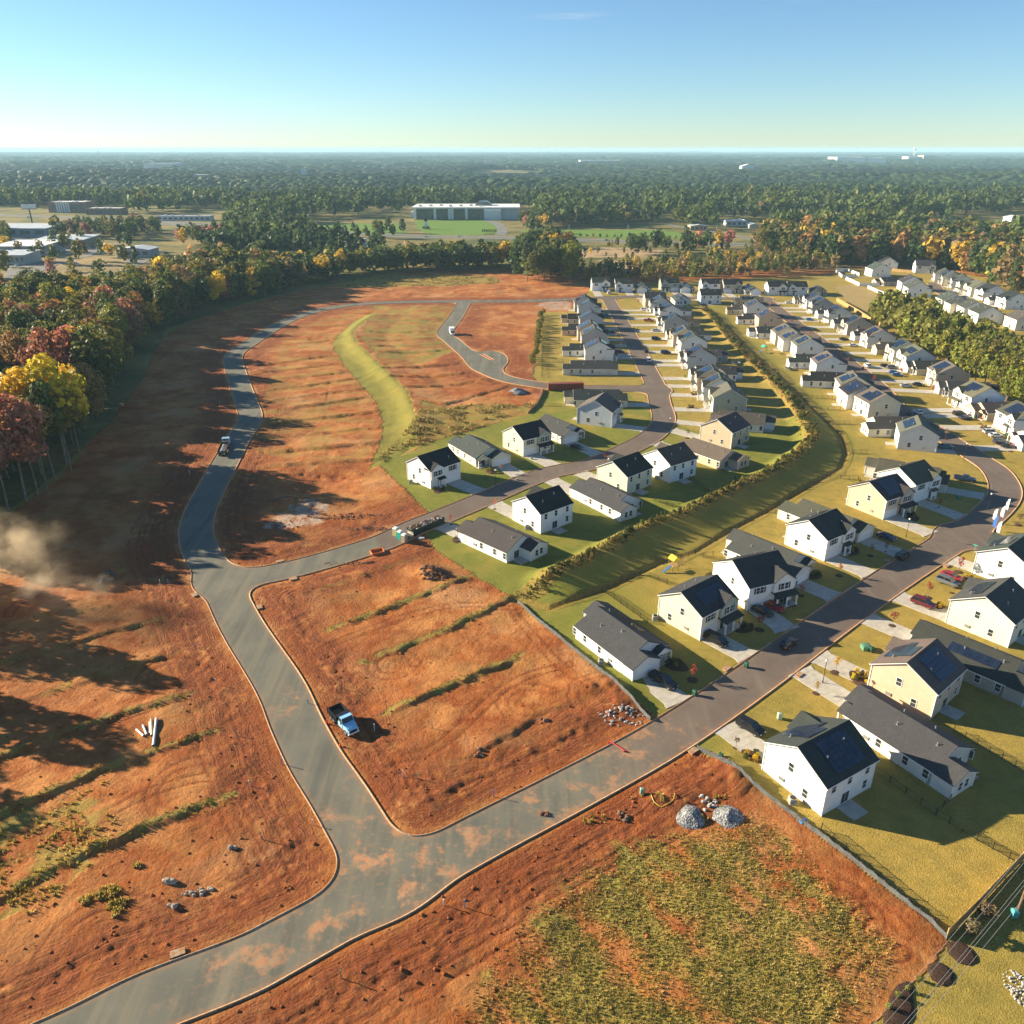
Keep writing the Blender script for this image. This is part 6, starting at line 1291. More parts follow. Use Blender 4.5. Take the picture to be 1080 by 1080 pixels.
def silt_fence(pts, label, h=.85, col=None):
    P = along(np.array([at(*q) for q in pts]), 1.6); Z = [hz(*p) for p in P]; r = thing(link('silt_fence', None, None, (*P[0], Z[0])), label, 'silt fence', 'silt fences round the lots'); o = Vector((*P[0], Z[0])); m = MB(); q = MB(); rr = random.Random(len(P))
    top = []
    for i, p in enumerate(P):
        v = Vector((*p, Z[i])) - o; q.box(v.x - .035, v.x + .035, v.y - .035, v.y + .035, v.z - .3, v.z + h + .12); top.append(h + rr.uniform(-.1, .05))
    nn = [Vector((0, 0, 0))] * len(P)
    for i in range(len(P) - 1):
        a = Vector((*P[i], Z[i])) - o; b = Vector((*P[i + 1], Z[i + 1])) - o; d = b - a; d.z = 0; d.normalize(); w = Vector((-d.y, d.x, 0)) * .05; mid = a.lerp(b, .5); sag = Vector((0, 0, -.06)) + w * rr.uniform(-1.5, 1.5)
        for (c, tc, e, te) in ((a, top[i], mid + sag, (top[i] + top[i + 1]) / 2 - .05), (mid + sag, (top[i] + top[i + 1]) / 2 - .05, b, top[i + 1])):
            k = len(m.v)
            for pt_, t_ in ((c, tc), (e, te)):
                for s, z in ((w * 3, -.15), (w, t_ * .6), (w * .6, t_), (-w * 1.8, t_ + .02), (-w * 1.4, -.15)): m.v.append(tuple(pt_ + s + Vector((0, 0, z))))
            for t_ in range(4): m.f.append((k + t_, k + t_ + 1, k + 6 + t_, k + 5 + t_)); m.m.append(0)
    link('fabric', fix_normals(m.mesh('fabric', M['silt'])), r); link('stakes', q.mesh('stake', M['oldwood']), r).name = 'stake'
picket_fence([(580, 641), (606, 632), (635, 622.5), (668, 646), (683, 657)], 'black yard fence behind the long white house by the red lots')
picket_fence([(635, 622.5), (655, 612), (676, 605), (704, 616)], 'black yard fence with the play set behind the pale yellow house')
picket_fence([(704, 594), (733, 582), (770, 559.6), (809, 539), (849.6, 515)], 'long black fence on the crest of the grass corridor, lower half')
picket_fence([(849.6, 515), (880, 500), (889, 490), (893, 479), (890, 467), (886.7, 459), (870, 443), (853, 429), (836.7, 411), (820, 393)], 'black fence round the rounded end of the grass corridor')
picket_fence([(820, 393), (812, 388), (784, 363), (762, 340), (749, 328), (740, 319)], 'long black fence on the grass corridor, far half', far=True)
picket_fence([(733, 583), (742, 588), (752, 586)], 'short black fence beside the off-white house with hidden front')
picket_fence([(809, 539), (826, 545)], 'short black fence beside the brown-roofed house'); picket_fence([(872, 447), (896, 447)], 'short black fence behind the cream one-storey house')
picket_fence([(886, 505), (905, 506), (912, 517)], 'black fence behind the bronze-roofed white house'); picket_fence([(893, 478), (915, 478)], 'short black fence behind the long low brown-roofed house')
picket_fence([(690, 528), (716, 537), (739, 535), (743, 524)], 'black yard fence behind the pale yellow house on the hedge side'); picket_fence([(727, 505), (745, 517), (753, 525), (776, 512), (775, 504)], 'black yard fence between the white and beige houses on the hedge side')
picket_fence([(922, 814), (955, 837), (987, 860), (1030, 886), (1082, 915)], 'black fence across the shaded back yards at the lower right'); picket_fence([(987, 859), (1002, 844)], 'short black fence from the long house corner to the yard fence')
picket_fence([(1006, 771), (1030, 786), (1084, 817)], 'black fence behind the beige house with stepped solar panels')
picket_fence([(866, 875), (905, 909), (945, 943), (984, 975)], 'black fence just inside the grey silt fence of the corner yard')
picket_fence([(572, 345), (571.5, 370), (571, 397.5)], 'black fence along the back of the left yards', far=True)
for k, y_ in enumerate([(352), (359), (366), (373.5), (382), (390)]): picket_fence([(572, y_), (594, y_ - .3)], ('topmost', 'second', 'third', 'fourth', 'fifth', 'lowest')[k] + ' of the short cross fences in the left yards', far=True, grp='cross fences of the left yards')
picket_fence([(571, 428), (592, 428.5)], 'black fence near the cream house by the red container', far=True)
for k, y_ in enumerate([(420), (432)]): picket_fence([(856 + 10 * k, y_), (878 + 8 * k, y_ + .5)], ('upper', 'lower')[k] + ' of two black fences behind the cream houses up the right street', far=True)
board_fence([(998, 990), (1030, 958), (1060, 926), (1085, 901)], 'tan wooden board fence at the lower right corner', M['wood'], 1.85)
board_fence([(882, 318), (893, 324), (905, 331), (918, 339.5), (930, 345.5)], 'bright tan wooden board fence along the upper right yards', M['wood'], 2.4, grp=None)
board_fence([(940, 286), (950, 287), (961, 288)], 'short tan wooden fence beside the top right white house', M['wood'], 2.2)
board_fence([(906, 291), (893, 286), (881, 287), (888, 293), (904, 293)], 'white vinyl fence round the big white house side yard', M['vinyl'], 2.2, 'vinyl_fence')
board_fence([(892, 295), (906, 301.5), (927, 302)], 'white vinyl fence before the small greige house', M['vinyl'], 2.2, 'vinyl_fence'); board_fence([(915, 304), (926, 309), (937, 313)], 'broken white vinyl fence between the dirt yard and white house', M['vinyl'], 2.0, 'vinyl_fence')
silt_fence([(735, 789), (754, 801), (800, 834), (862, 879), (920, 924), (982, 974), (998, 990)], 'long grey silt fence between the weeds and the white corner house yard')
silt_fence([(546, 633), (560, 647), (582, 666), (605, 685), (640, 715), (686, 760)], 'grey silt fence between the red lot and the long white house')
silt_fence([(557, 436), (566, 428), (571, 419), (573, 411)], 'dark silt fence curving by the end of the cul-de-sac road')
# power line: pole, crossarm and five wires
x, y = at(1073, 962); r = thing(link('utility_pole', None, None, (x, y, BASE)), 'brown wooden utility pole at the lower right edge', 'utility pole'); m = MB(); m.tube((0, 0, -.5), (0, 0, 10.2), .17, .12, 10); link('pole', m.mesh('pole', M['oldwood']), r)
wa, wb = at(930, 1090, 9.0), at(1085, 912, 9.0); wd = np.array(wb) - np.array(wa); wd /= np.hypot(*wd); wn = np.array([-wd[1], wd[0]])
m = MB(); m.tube((-wn[0] * 1.6, -wn[1] * 1.6, 9.3), (wn[0] * 1.6, wn[1] * 1.6, 9.3), .07, .07, 6); link('crossarm', m.mesh('crossarm', M['oldwood']), r)
m = MB(); m.tube((-.3, .2, 6.6), (-.3, .2, 7.6), .28, .28, 10); link('transformer', m.mesh('transformer', M['metal']), r)
M['wire'] = flat('bare wire', (.55, .55, .55), .3, .6, .5)
for k, (o, z) in enumerate(((-1.4, 9.4), (-.7, 9.4), (.7, 9.4), (1.4, 9.4), (0, 7.6))):
    m = MB(); base = np.array((x, y)) + wn * o; pp = []
    for t in np.linspace(-1, 1, 33): q = base + wd * t * 45; pp.append((*q, z - 1.1 * (1 - abs(2 * (abs(t)) - 1) ** 2) * 1.0))
    for i in range(32): m.tube(pp[i], pp[i + 1], .016, .016, 4, 0, False)
    thing(link('power_line', m.mesh('power_line', M['wire']), None), ('power wire nearest the board fence side', 'second power wire from the board fence', 'third power wire from the board fence', 'power wire nearest the lower right corner', 'lowest power wire under the other four')[k], 'power line', 'overhead wires at the lower right')
m = MB(); m.box(-.35, .35, -.35, .35, 0, .9); x, y = at(1069, 966)
pedestal(1069, 966, (.08, .35, .36), 'teal utility box at the foot of the wooden pole', 1.0, .35)
# ================================================================ trees
def crown(kind, seed, nq, qs):
    """leaf clumps spread through a crown. returns verts (4n,3) and a value per vertex. real size for a 17 m tree"""
    q = np.random.RandomState(seed)
    if kind == 'broad': c, rad, lob, lr = np.array([0, 0, 11.4]), np.array([3.4, 3.4, 4.0]), 15, (1.5, 2.5)
    elif kind == 'slim': c, rad, lob, lr = np.array([0, 0, 12.4]), np.array([2.2, 2.2, 4.2]), 13, (1.1, 1.9)
    elif kind == 'full': c, rad, lob, lr = np.array([0, 0, 9.0]), np.array([3.2, 3.2, 6.4]), 20, (1.5, 2.4)
    elif kind == 'pine': c, rad, lob, lr = np.array([0, 0, 10.5]), np.array([2.0, 2.0, 5.6]), 18, (.9, 1.6)
    elif kind == 'shrub': c, rad, lob, lr = np.array([0, 0, 1.5]), np.array([1.1, 1.1, .9]), 7, (.5, .9)
    else: c, rad, lob, lr = np.array([0, 0, 2.6]), np.array([.45, .45, .95]), 8, (.28, .5)
    d = q.normal(size=(lob, 3)); d /= np.linalg.norm(d, axis=1)[:, None]; L = c + d * rad * (q.rand(lob, 1) ** .5); r = q.uniform(*lr, lob)
    if kind == 'pine': L[:, :2] *= (1.25 - np.clip((L[:, 2:] - 6) / 11, 0, 1)) ; r *= 1.25 - .6 * np.clip((L[:, 2] - 6) / 11, 0, 1)
    n = nq * 2; k = q.randint(0, lob, n); e = q.normal(size=(n, 3)); e[:, 2] += .15; e /= np.linalg.norm(e, axis=1)[:, None]
    P = L[k] + e * r[k][:, None] * q.uniform(.72, 1.12, (n, 1))
    dd = np.linalg.norm(P[:, None, :] - L[None], axis=2) / r[None]; keep = (dd.min(1) > .62); P, e, k = P[keep][:nq], e[keep][:nq], k[keep][:nq]; n = len(P)
    nrm = e + q.normal(size=(n, 3)) * .55; nrm /= np.linalg.norm(nrm, axis=1)[:, None]
    u = np.cross(nrm, q.normal(size=(n, 3))); u /= np.linalg.norm(u, axis=1)[:, None]; w = np.cross(nrm, u); s = qs * q.uniform(.55, 1.25, (n, 1)); a = q.uniform(.55, 1.0, (n, 1))
    V = np.stack([P - u * s * .9 - w * s * a * .3, P + u * s * .15 - w * s * a, P + u * s - w * s * a * .1 + nrm * s * .25, P - u * s * .1 + w * s * a], 1).reshape(-1, 3)
    val = np.repeat(np.clip(q.rand(lob)[k] * .5 + q.rand(n) * .5, 0, 1), 4)
    return V, val
def quads(n): return np.arange(n * 4).reshape(-1, 4)
def trunk(kind, seed):
    q = random.Random(seed); m = MB()
    H = dict(broad=13, slim=15, full=14, pine=15.5, shrub=1.4, sapling=3.2)[kind]; r = dict(broad=.21, slim=.16, full=.2, pine=.18, shrub=.07, sapling=.05)[kind]; p = Vector((0, 0, -.4)); n = 5
    for k in range(n):
        z1 = H * (k + 1) / n; o = .02 * H; p1 = Vector((p.x + q.uniform(-o, o) * .6, p.y + q.uniform(-o, o) * .6, z1)); m.tube(p, p1, r * (1 - .78 * k / n), r * (1 - .78 * (k + 1) / n), 7, 0, k in (0, n - 1))
        if k >= 2:
            for j in range(3 if kind not in ('shrub', 'sapling') else 2):
                a = q.uniform(0, 2 * PI); l = H * q.uniform(.14, .24); e = p1 + Vector((math.cos(a) * l, math.sin(a) * l, l * q.uniform(.35, .9))); m.tube(p1 - Vector((0, 0, H * .05)), e, r * .35 * (1 - .12 * k), r * .08, 5, 0, False)
        p = p1
    return m.mesh('trunk', M['bark'])
KN = dict(broad=1500, slim=900, full=1800, pine=1100, shrub=300, sapling=120); KQ = dict(broad=.46, slim=.40, full=.46, pine=.38, shrub=.24, sapling=.16)
CR = {}; TR = {}
for kd in KN:
    for v in range(3):
        V, val = crown(kd, 100 + v * 7 + len(kd) * 13, KN[kd], KQ[kd]); CR[kd, v] = npmesh('crown', V, quads(len(V) // 4), M['leaf'], dict(v=val)); TR[kd, v] = trunk(kd, v + 5)
LOW = {(kd, v): crown(kd, 300 + v * 3 + len(kd), nq, qs) for kd, nq, qs in (('broad', 120, 1.35), ('full', 150, 1.35), ('pine', 110, 1.1), ('shrub', 60, .5)) for v in range(3)}
LOW2 = {(kd, v): crown(kd, 500 + v * 3 + len(kd), nq, qs) for kd, nq, qs in (('broad', 44, 2.1), ('full', 50, 2.2), ('pine', 40, 1.7)) for v in range(3)}
TCOL = dict(green=(.070, .092, .022), deep=(.040, .062, .020), olive=(.135, .130, .026), yellow=(.48, .35, .025), gold=(.36, .24, .03), rust=(.27, .15, .055), red=(.30, .125, .09), brown=(.20, .135, .055), pine=(.045, .066, .026), lime=(.18, .19, .036), orange=(.38, .13, .02), crimson=(.27, .055, .045), bare=(.17, .12, .08))
CNAME = dict(green='mid-green', deep='dark green', olive='olive', yellow='bright yellow', gold='golden', rust='rust-brown', red='dull red', brown='brown', pine='dark pine', lime='light green', orange='orange', crimson='crimson', bare='nearly bare')
def jcol(c): j = rnd.uniform(1.0, 1.5); return tuple(x * j * rnd.uniform(.9, 1.1) for x in TCOL[c])
def tree(kind, x, y, s, col, label, group=None, name=None, ring=False, wide=None, z=None, cat='tree'):
    v = rnd.randrange(3); r = link(name or dict(pine='pine_tree', shrub='shrub', sapling='young_tree').get(kind, 'tree'), None, None, (x, y, (hz(x, y) if z is None else z) - .03), rnd.uniform(0, 6.28)); w = s * (wide or rnd.uniform(.9, 1.12)); r.scale = (w, w, s)
    thing(r, label, cat, group); c = link('crown', CR[kind, v], r, color=jcol(col)); link('trunk', TR[kind, v], r)
    if ring:
        def f():
            m = MB(); n = 16
            m.loft([[(rr * math.cos(2 * PI * k / n) * (1 + .06 * math.sin(k * 2.3)), rr * math.sin(2 * PI * k / n), z) for k in range(n)] for rr, z in ((.95, -.2), (.95, .03), (.7, .12), (.3, .16))]); return m.mesh('mulch_ring', M['mulch'])
        link('mulch_ring', cached('ring', f), r)
    return r
# ---- saplings in the front yards
for px, py, col, s, lab in [
    (730, 717, 'crimson', 1.0, 'crimson sapling in the shaded lawn of the long white house'), (801, 664, 'crimson', 1.0, 'crimson sapling between the pale yellow and white houses'), (845, 628, 'crimson', .8, 'small red sapling before the off-white one-storey house'), (885, 607, 'orange', .9, 'orange sapling on the lawn of the off-white one-storey house'),
    (861, 731, 'gold', .8, 'small golden sapling left of the lamp post'), (881, 709, 'gold', 1.0, 'golden sapling just right of the lamp post'), (941, 660, 'crimson', 1.0, 'red sapling on the lawn below the maroon SUV'), (978, 630, 'crimson', 1.05, 'red sapling on the lawn above the maroon SUV'), (1011, 603, 'crimson', 1.15, 'red sapling at the side street corner'), (776, 789, 'bare', .7, 'bare sapling on the lawn of the white corner house'),
    (918, 586, 'bare', .9, 'thin bare sapling beside the brown-roofed house'), (934, 582, 'crimson', .8, 'red sapling behind the parked black SUV'), (990, 535, 'crimson', .8, 'thin red sapling on the shaded lawn of the bronze-roofed house'), (997, 463, 'bare', 1.1, 'bare pale sapling beside the street before the bend'), (1066, 476, 'crimson', 1.0, 'crimson sapling by the dark cars at the right edge'), (983, 416, 'crimson', 1.1, 'crimson sapling beside the grey one-storey house'), (1022, 443, 'crimson', .9, 'crimson sapling beside the dark car pair'), (1002, 430, 'orange', .8, 'pale orange sapling on a long street driveway edge'), (1034, 447, 'orange', .8, 'orange-red sapling before the tan one-storey house'),
    (950, 397, 'orange', 1.1, 'bright orange sapling beside the blue pair of cars'), (955, 401, 'rust', 1.2, 'rust sapling below the bright orange one'), (921, 404, 'crimson', 1.0, 'crimson sapling across the road, right of two'), (909, 395, 'crimson', 1.0, 'crimson sapling across the road, left of two'), (893, 386, 'orange', 1.2, 'orange sapling by a white house on the long street'), (886, 379, 'orange', 1.1, 'orange sapling higher up the long street'), (864, 362, 'crimson', 1.0, 'crimson sapling midway up the long street'), (853, 356, 'orange', 1.0, 'orange sapling midway up the long street'), (843, 350, 'crimson', 1.0, 'crimson sapling near the far part of the long street'), (834, 343, 'crimson', 1.0, 'crimson sapling at the far part of the long street'), (812, 326, 'red', 1.2, 'red sapling at the far end of the long street'), (864, 343, 'crimson', .9, 'crimson sapling beside the far blue car'), (1074, 553, 'bare', .9, 'bare sapling with mulch ring right of the feather flags'),
    (476, 553, 'red', .9, 'thin red sapling before the white house by the berm'), (529, 499, 'bare', .9, 'bare sapling in front of the cream house'), (522, 537, 'red', .9, 'thin red sapling across from the cream house'), (638, 486, 'crimson', .7, 'small crimson sapling behind the pale yellow house roof'), (725, 462, 'bare', .9, 'bare sapling left of the two-storey tan house'), (730, 394, 'bare', .8, 'bare brown sapling among right-hand driveways'), (650, 356, 'red', .9, 'red sapling in the left verge of the central street'), (655, 368, 'red', .9, 'red sapling in the left verge near the white van'), (645, 340, 'red', .9, 'red sapling in the left verge near the cross street'), (660, 378, 'red', .9, 'red sapling in the left verge opposite the white van'), (673, 322, 'orange', 1.2, 'orange-brown sapling on the corner lot of the cross street'), (700, 357, 'rust', .9, 'rust sapling beside a dark blue SUV on the central street'), (1004, 625, 'bare', .6, 'tiny bare sapling behind the cream house sapling')]:
    x, y = at(px, py); tree('sapling', x, y, s * 1.0, col, lab, 'young trees in the front yards', ring=(py > 440), z=BASE)
# planting beds by the houses
def bed(px, py, n, rad, cols, label, seed):
    x, y = at(px, py); q = random.Random(seed); m = MB(); k_ = 18; az = q.uniform(0, 3)
    m.loft([[(rad * f * (1 + .25 * math.sin(2 * PI * k / k_ * 2 + az)) * math.cos(2 * PI * k / k_), rad * f * .8 * math.sin(2 * PI * k / k_), z) for k in range(k_)] for f, z in ((1, -.2), (1, .02), (.8, .1), (.3, .12))]); struct(link('mulch', m.mesh('mulch', M['mulch']), None, (x, y, BASE), az))
    for k in range(n):
        a = 2 * PI * k / n + q.uniform(-.4, .4); d = rad * q.uniform(.2, .75); c = cols[k % len(cols)]; tree('shrub', x + d * math.cos(a), y + d * .8 * math.sin(a), q.uniform(.3, .48), c, f'{CNAME[c]} rounded shrub in the planting bed {label}', 'shrubs in the house planting beds', z=BASE + .02, cat='shrub')
for k, q in enumerate([(711, 700, 4, 2.6, ('deep', 'lime'), 'beside the long white house front'), (785, 662, 4, 2.2, ('deep', 'green'), 'of the pale yellow house'), (826, 635, 5, 2.4, ('deep', 'green'), 'of the large white house'), (859, 606, 4, 2.2, ('lime', 'deep'), 'of the off-white one-storey house'), (898, 581, 4, 2.4, ('deep', 'lime'), 'of the brown-roofed house'), (907, 716, 8, 2.6, ('yellow', 'olive'), 'at the corner of the beige house'), (793, 798, 5, 2.0, ('yellow', 'green'), 'at the porch of the white corner house'), (1021, 609, 3, 1.2, ('yellow',), 'by the white house near the red car'), (991, 640, 3, 1.3, ('yellow', 'olive'), 'at the corner of the cream house'), (962, 545, 4, 2.2, ('deep', 'green'), 'of the tan house'), (518, 497, 4, 2.0, ('brown', 'olive'), 'of the cream house on the central street'), (463, 517, 4, 2.0, ('deep', 'brown'), 'of the white house by the berm'), (482, 569, 3, 1.6, ('brown', 'bare'), 'of the low white corner house'), (733, 416, 4, 2, ('olive', 'brown'), 'of a white house on the central street'), (728, 430, 3, 1.6, ('brown', 'olive'), 'of the sage green house'), (1040, 452, 5, 2.2, ('olive', 'green', 'rust'), 'of the tan one-storey house')]): bed(*q, k)
for px, py, s in ((946, 1053, .28), (957, 1046, .25), (968, 1034, .25), (937, 1065, .3)):
    x, y = at(px, py); tree('shrub', x, y, s, 'lime', 'small bright green shrub in the long dark mulch bed at the bottom', 'shrubs in the long mulch bed', z=.1, cat='shrub')
for px, py, s, lab in ((1037, 969, .8, 'brownish bare shrub beside the board fence, upper'), (1022, 983, .8, 'brownish bare shrub beside the board fence, lower')): x, y = at(px, py); tree('shrub', x, y, s, 'bare', lab, cat='shrub')
# ---- hedge strip on the embankment and the scrub line by the left yards: individual shrubs
P = along(HEDGE, 1.05); k = 0; HFAR = []
for i, (x, y) in enumerate(P[2:]):
    if rnd.random() < .12: continue
    x += rnd.uniform(-1.9, 1.9); y += rnd.uniform(-1.9, 1.9); c = rnd.choice(('green', 'deep', 'brown', 'deep', 'olive')); far_ = y > 300
    seg = 'lower' if pix(x, y)[1] > 540 else 'middle' if pix(x, y)[1] > 470 else 'upper'
    if y > 262: HFAR.append((x, y, hz(x, y), rnd.uniform(.35, .7), 'shrub', [u * rnd.uniform(.9, 1.4) for u in TCOL[c]])); continue
    tree('shrub', x, y, rnd.uniform(.26, .54), c, f'{CNAME[c]} scrubby shrub along the {seg} part of the embankment hedge', f'{CNAME[c]} shrubs of the {seg} embankment hedge', cat='shrub')
for i, (x, y) in enumerate(along(pl((571, 332), (568, 350), (565, 370), (562, 385)), 4.0)): tree('shrub', x + rnd.uniform(-1, 1), y, rnd.uniform(.8, 1.4), 'olive', 'olive shrub in the line of scrub beside the left yards', 'shrubs beside the left yards', cat='shrub')
# ---- woods: areas on the ground (outline, spacing m, (kind, colour) choices, height scale)
def scatter(poly, step, jit=.42):
    x0, y0 = poly.min(0); x1, y1 = poly.max(0); gx_, gy_ = np.meshgrid(np.arange(x0, x1, step), np.arange(y0, y1, step)); gx_ = gx_ + (np.arange(gx_.shape[0]) % 2)[:, None] * step * .5
    X, Y = (gx_ + RS.uniform(-jit, jit, gx_.shape) * step).ravel(), (gy_ + RS.uniform(-jit, jit, gy_.shape) * step).ravel(); m = inside(X, Y, poly); return X[m], Y[m]
MIXL = [('broad', 'green')] * 4 + [('full', 'deep')] * 2 + [('full', 'green')] * 3 + [('broad', 'olive')] * 4 + [('full', 'olive')] * 4 + [('broad', 'rust')] * 2 + [('full', 'red')] + [('broad', 'yellow')] + [('full', 'gold')] + [('full', 'brown')] * 2 + [('pine', 'pine')] * 2
MIXB = [('full', 'green')] * 4 + [('full', 'deep')] * 4 + [('broad', 'green')] * 2 + [('full', 'olive')] * 3 + [('broad', 'olive')] + [('full', 'brown')] + [('broad', 'gold')] * 1 + [('pine', 'pine')] * 2
MIXY = [('full', 'olive')] * 3 + [('pine', 'lime')] * 4 + [('full', 'lime')] * 3 + [('pine', 'olive')] * 3
MIXN = [('full', 'olive')] * 3 + [('full', 'green')] * 3 + [('full', 'deep')] * 3 + [('full', 'brown')] * 2 + [('full', 'rust')] + [('full', 'gold')] + [('pine', 'pine')] * 2 + [('slim', 'bare')]
MIXS = [('pine', 'olive')] * 3 + [('full', 'olive')] * 3 + [('full', 'brown')] * 2 + [('pine', 'green')] * 2 + [('full', 'gold')]
WOODS = [
    ('left woods', pl((-40, 575), (0, 548), (38, 525), (74, 492), (108, 436), (130, 388), (170, 350), (212, 333), (272, 316), (300, 309), (280, 292), (200, 296), (150, 318), (120, 322), (0, 334), (-220, 345), (-420, 420), (-200, 560)), 8.2, MIXL, (.95, 1.68)),
    ('dark tree belt behind the bare lots', pl((272, 316), (332, 301), (372, 292), (420, 288.5), (542, 283.5), (556, 283), (556, 276), (430, 280), (330, 288), (280, 293)), 6.6, MIXB, (.9, 1.25)),
    ('big rounded clump', pl((547, 299), (604, 298.5), (606, 289), (598, 281), (560, 280), (546, 286)), 8.0, MIXB, (1.45, 1.95)),
    ('scrub by the cross street', pl((606, 299), (640, 301), (700, 301), (880, 288), (878, 276), (800, 272), (700, 283), (640, 290)), 9.5, MIXS, (.42, .9)),
    ('young tree belt at the right', pl((915, 343), (930, 350), (960, 371), (1000, 397), (1040, 420), (1086, 442), (1130, 420), (1086, 396), (1030, 374), (985, 351), (950, 338), (925, 336)), 5.6, MIXY, (.85, 1.2)),
    ('woods behind the upper right houses', pl((800, 270), (870, 281), (940, 281.5), (1000, 286), (1040, 302), (1090, 322), (1200, 330), (1200, 290), (1080, 272), (1000, 262), (880, 264), (800, 261)), 9.5, MIXN, (1.15, 1.75)),
]
LOC = dict()
CAND = []
for nm, poly, step, mix, (s0, s1) in WOODS:
    X, Y = scatter(poly, step)
    for x, y in zip(X, Y):
        px, py = pix(x, y); ok = all(not (abs(x - f[0]) < f[2] + 2 and abs(y - f[1]) < f[3]) for f in FOOT) and rsdf(x, y) > 3
        if not ok: continue
        kd, c = rnd.choice(mix); kd = 'full' if (nm == 'left woods' and py < 420 and kd == 'broad' and rnd.random() < .6) else kd; CAND.append([x, y, kd, c, rnd.uniform(s0, s1), nm, px, py])
# known single trees
X_ = []
for px, py, kd, c, s, lab in [(70, 489, 'broad', 'yellow', 2.05, 'tall bright yellow tree at the front edge of the left woods'), (44, 500, 'broad', 'yellow', 1.95, 'yellow tree just left of the tallest yellow one'), (28, 528, 'broad', 'red', 1.75, 'dull red tree at the near left edge of the woods'), (10, 540, 'broad', 'red', 1.7, 'dull red tree half cut by the left edge of the photo'), (84, 478, 'slim', 'yellow', 1.75, 'slim pale-trunked yellow tree on the woods edge'), (58, 505, 'slim', 'green', 1.7, 'slim tree with a tall pale trunk below the yellow crowns'), (75, 497, 'slim', 'olive', 1.6, 'slim olive tree with a bare pale trunk on the woods edge'),
                              (40, 522, 'slim', 'rust', 1.7, 'slim rust tree with a bare trunk on the woods edge'), (50, 516, 'slim', 'brown', 1.6, 'slim brown tree with a bare trunk on the woods edge'), (62, 440, 'broad', 'red', 1.95, 'broad rose-red tree behind the yellow crowns'), (85, 425, 'broad', 'red', 1.8, 'rose-red tree right behind the yellow crowns'), (104, 428, 'full', 'green', 1.9, 'large mid-green tree right of the yellow crowns'), (120, 405, 'full', 'olive', 1.85, 'large olive tree on the shaded edge of the left woods')]:
    x, y = at(px, py); X_.append((x, y)); tree(kd, x, y, s, c, lab, 'left woods edge trees')
CAND = [c for c in CAND if all(math.hypot(c[0] - a, c[1] - b) > 5.5 for a, b in X_)]
vis = [c for c in CAND if -25 < c[6] < 1105]; vis.sort(key=lambda c: math.hypot(c[0], c[1]) / c[4])
nshow = 285; chosen = vis[:nshow]; rest = vis[nshow:]; off = [c for c in CAND if not (-25 < c[6] < 1105)]
def where_(nm, px, py):
    if nm == 'left woods':
        return ('in the near left woods' if py > 430 else 'in the middle left woods' if py > 370 else 'in the far left woods') + (', by the photo edge' if px < 45 else ', inner side' if px < 110 else ', towards the bare lots')
    if nm == 'young tree belt at the right': return f"in the {'far' if px < 970 else 'middle' if px < 1030 else 'near'} part of the young tree belt at the right"
    if nm == 'big rounded clump': return f"in the {'left' if px < 575 else 'right'} half of the big rounded clump"
    if nm.startswith('dark'): return f"in the {'left' if px < 360 else 'middle' if px < 460 else 'right'} part of the belt behind the bare lots"
    if nm.startswith('scrub'): return f"in the scrub above the cross street, {'left' if px < 700 else 'middle' if px < 790 else 'right'} part"
    return f"in the woods above the upper right houses, {'left' if px < 900 else 'middle' if px < 1000 else 'right'} part"
def shape_(kd, s): return {'broad': 'spreading', 'full': 'full-crowned', 'pine': 'pointed', 'slim': 'slender'}[kd] + (' tall' if s > 1.5 else ' small' if s < .8 else '')
for x, y, kd, c, s, nm, px, py in chosen:
    w = where_(nm, px, py); tree(kd, x, y, s, c, f'{shape_(kd, s)} {CNAME[c]} tree {w}', f'{shape_(kd, s)} {CNAME[c]} trees {w}')
# trees beyond the left edge of the frame whose shadows fall on the bare lots
k = 0
for x0, y0 in [(-150, 186), (-139, 172), (-147, 158), (-128, 150), (-141, 141), (-122, 137), (-133, 127), (-116, 122), (-127, 113), (-118, 104), (-130, 95), (-138, 104), (-126, 86), (-136, 78), (-150, 120), (-152, 140), (-160, 165)]:
    kd, c = rnd.choice(MIXL); tree('full' if k % 3 == 0 else 'broad', x0 + rnd.uniform(-3, 3), y0 + rnd.uniform(-3, 3), rnd.uniform(1.0, 1.5), c, f'{CNAME[c]} tree of the woods continuing past the left edge', 'trees past the left edge'); k += 1
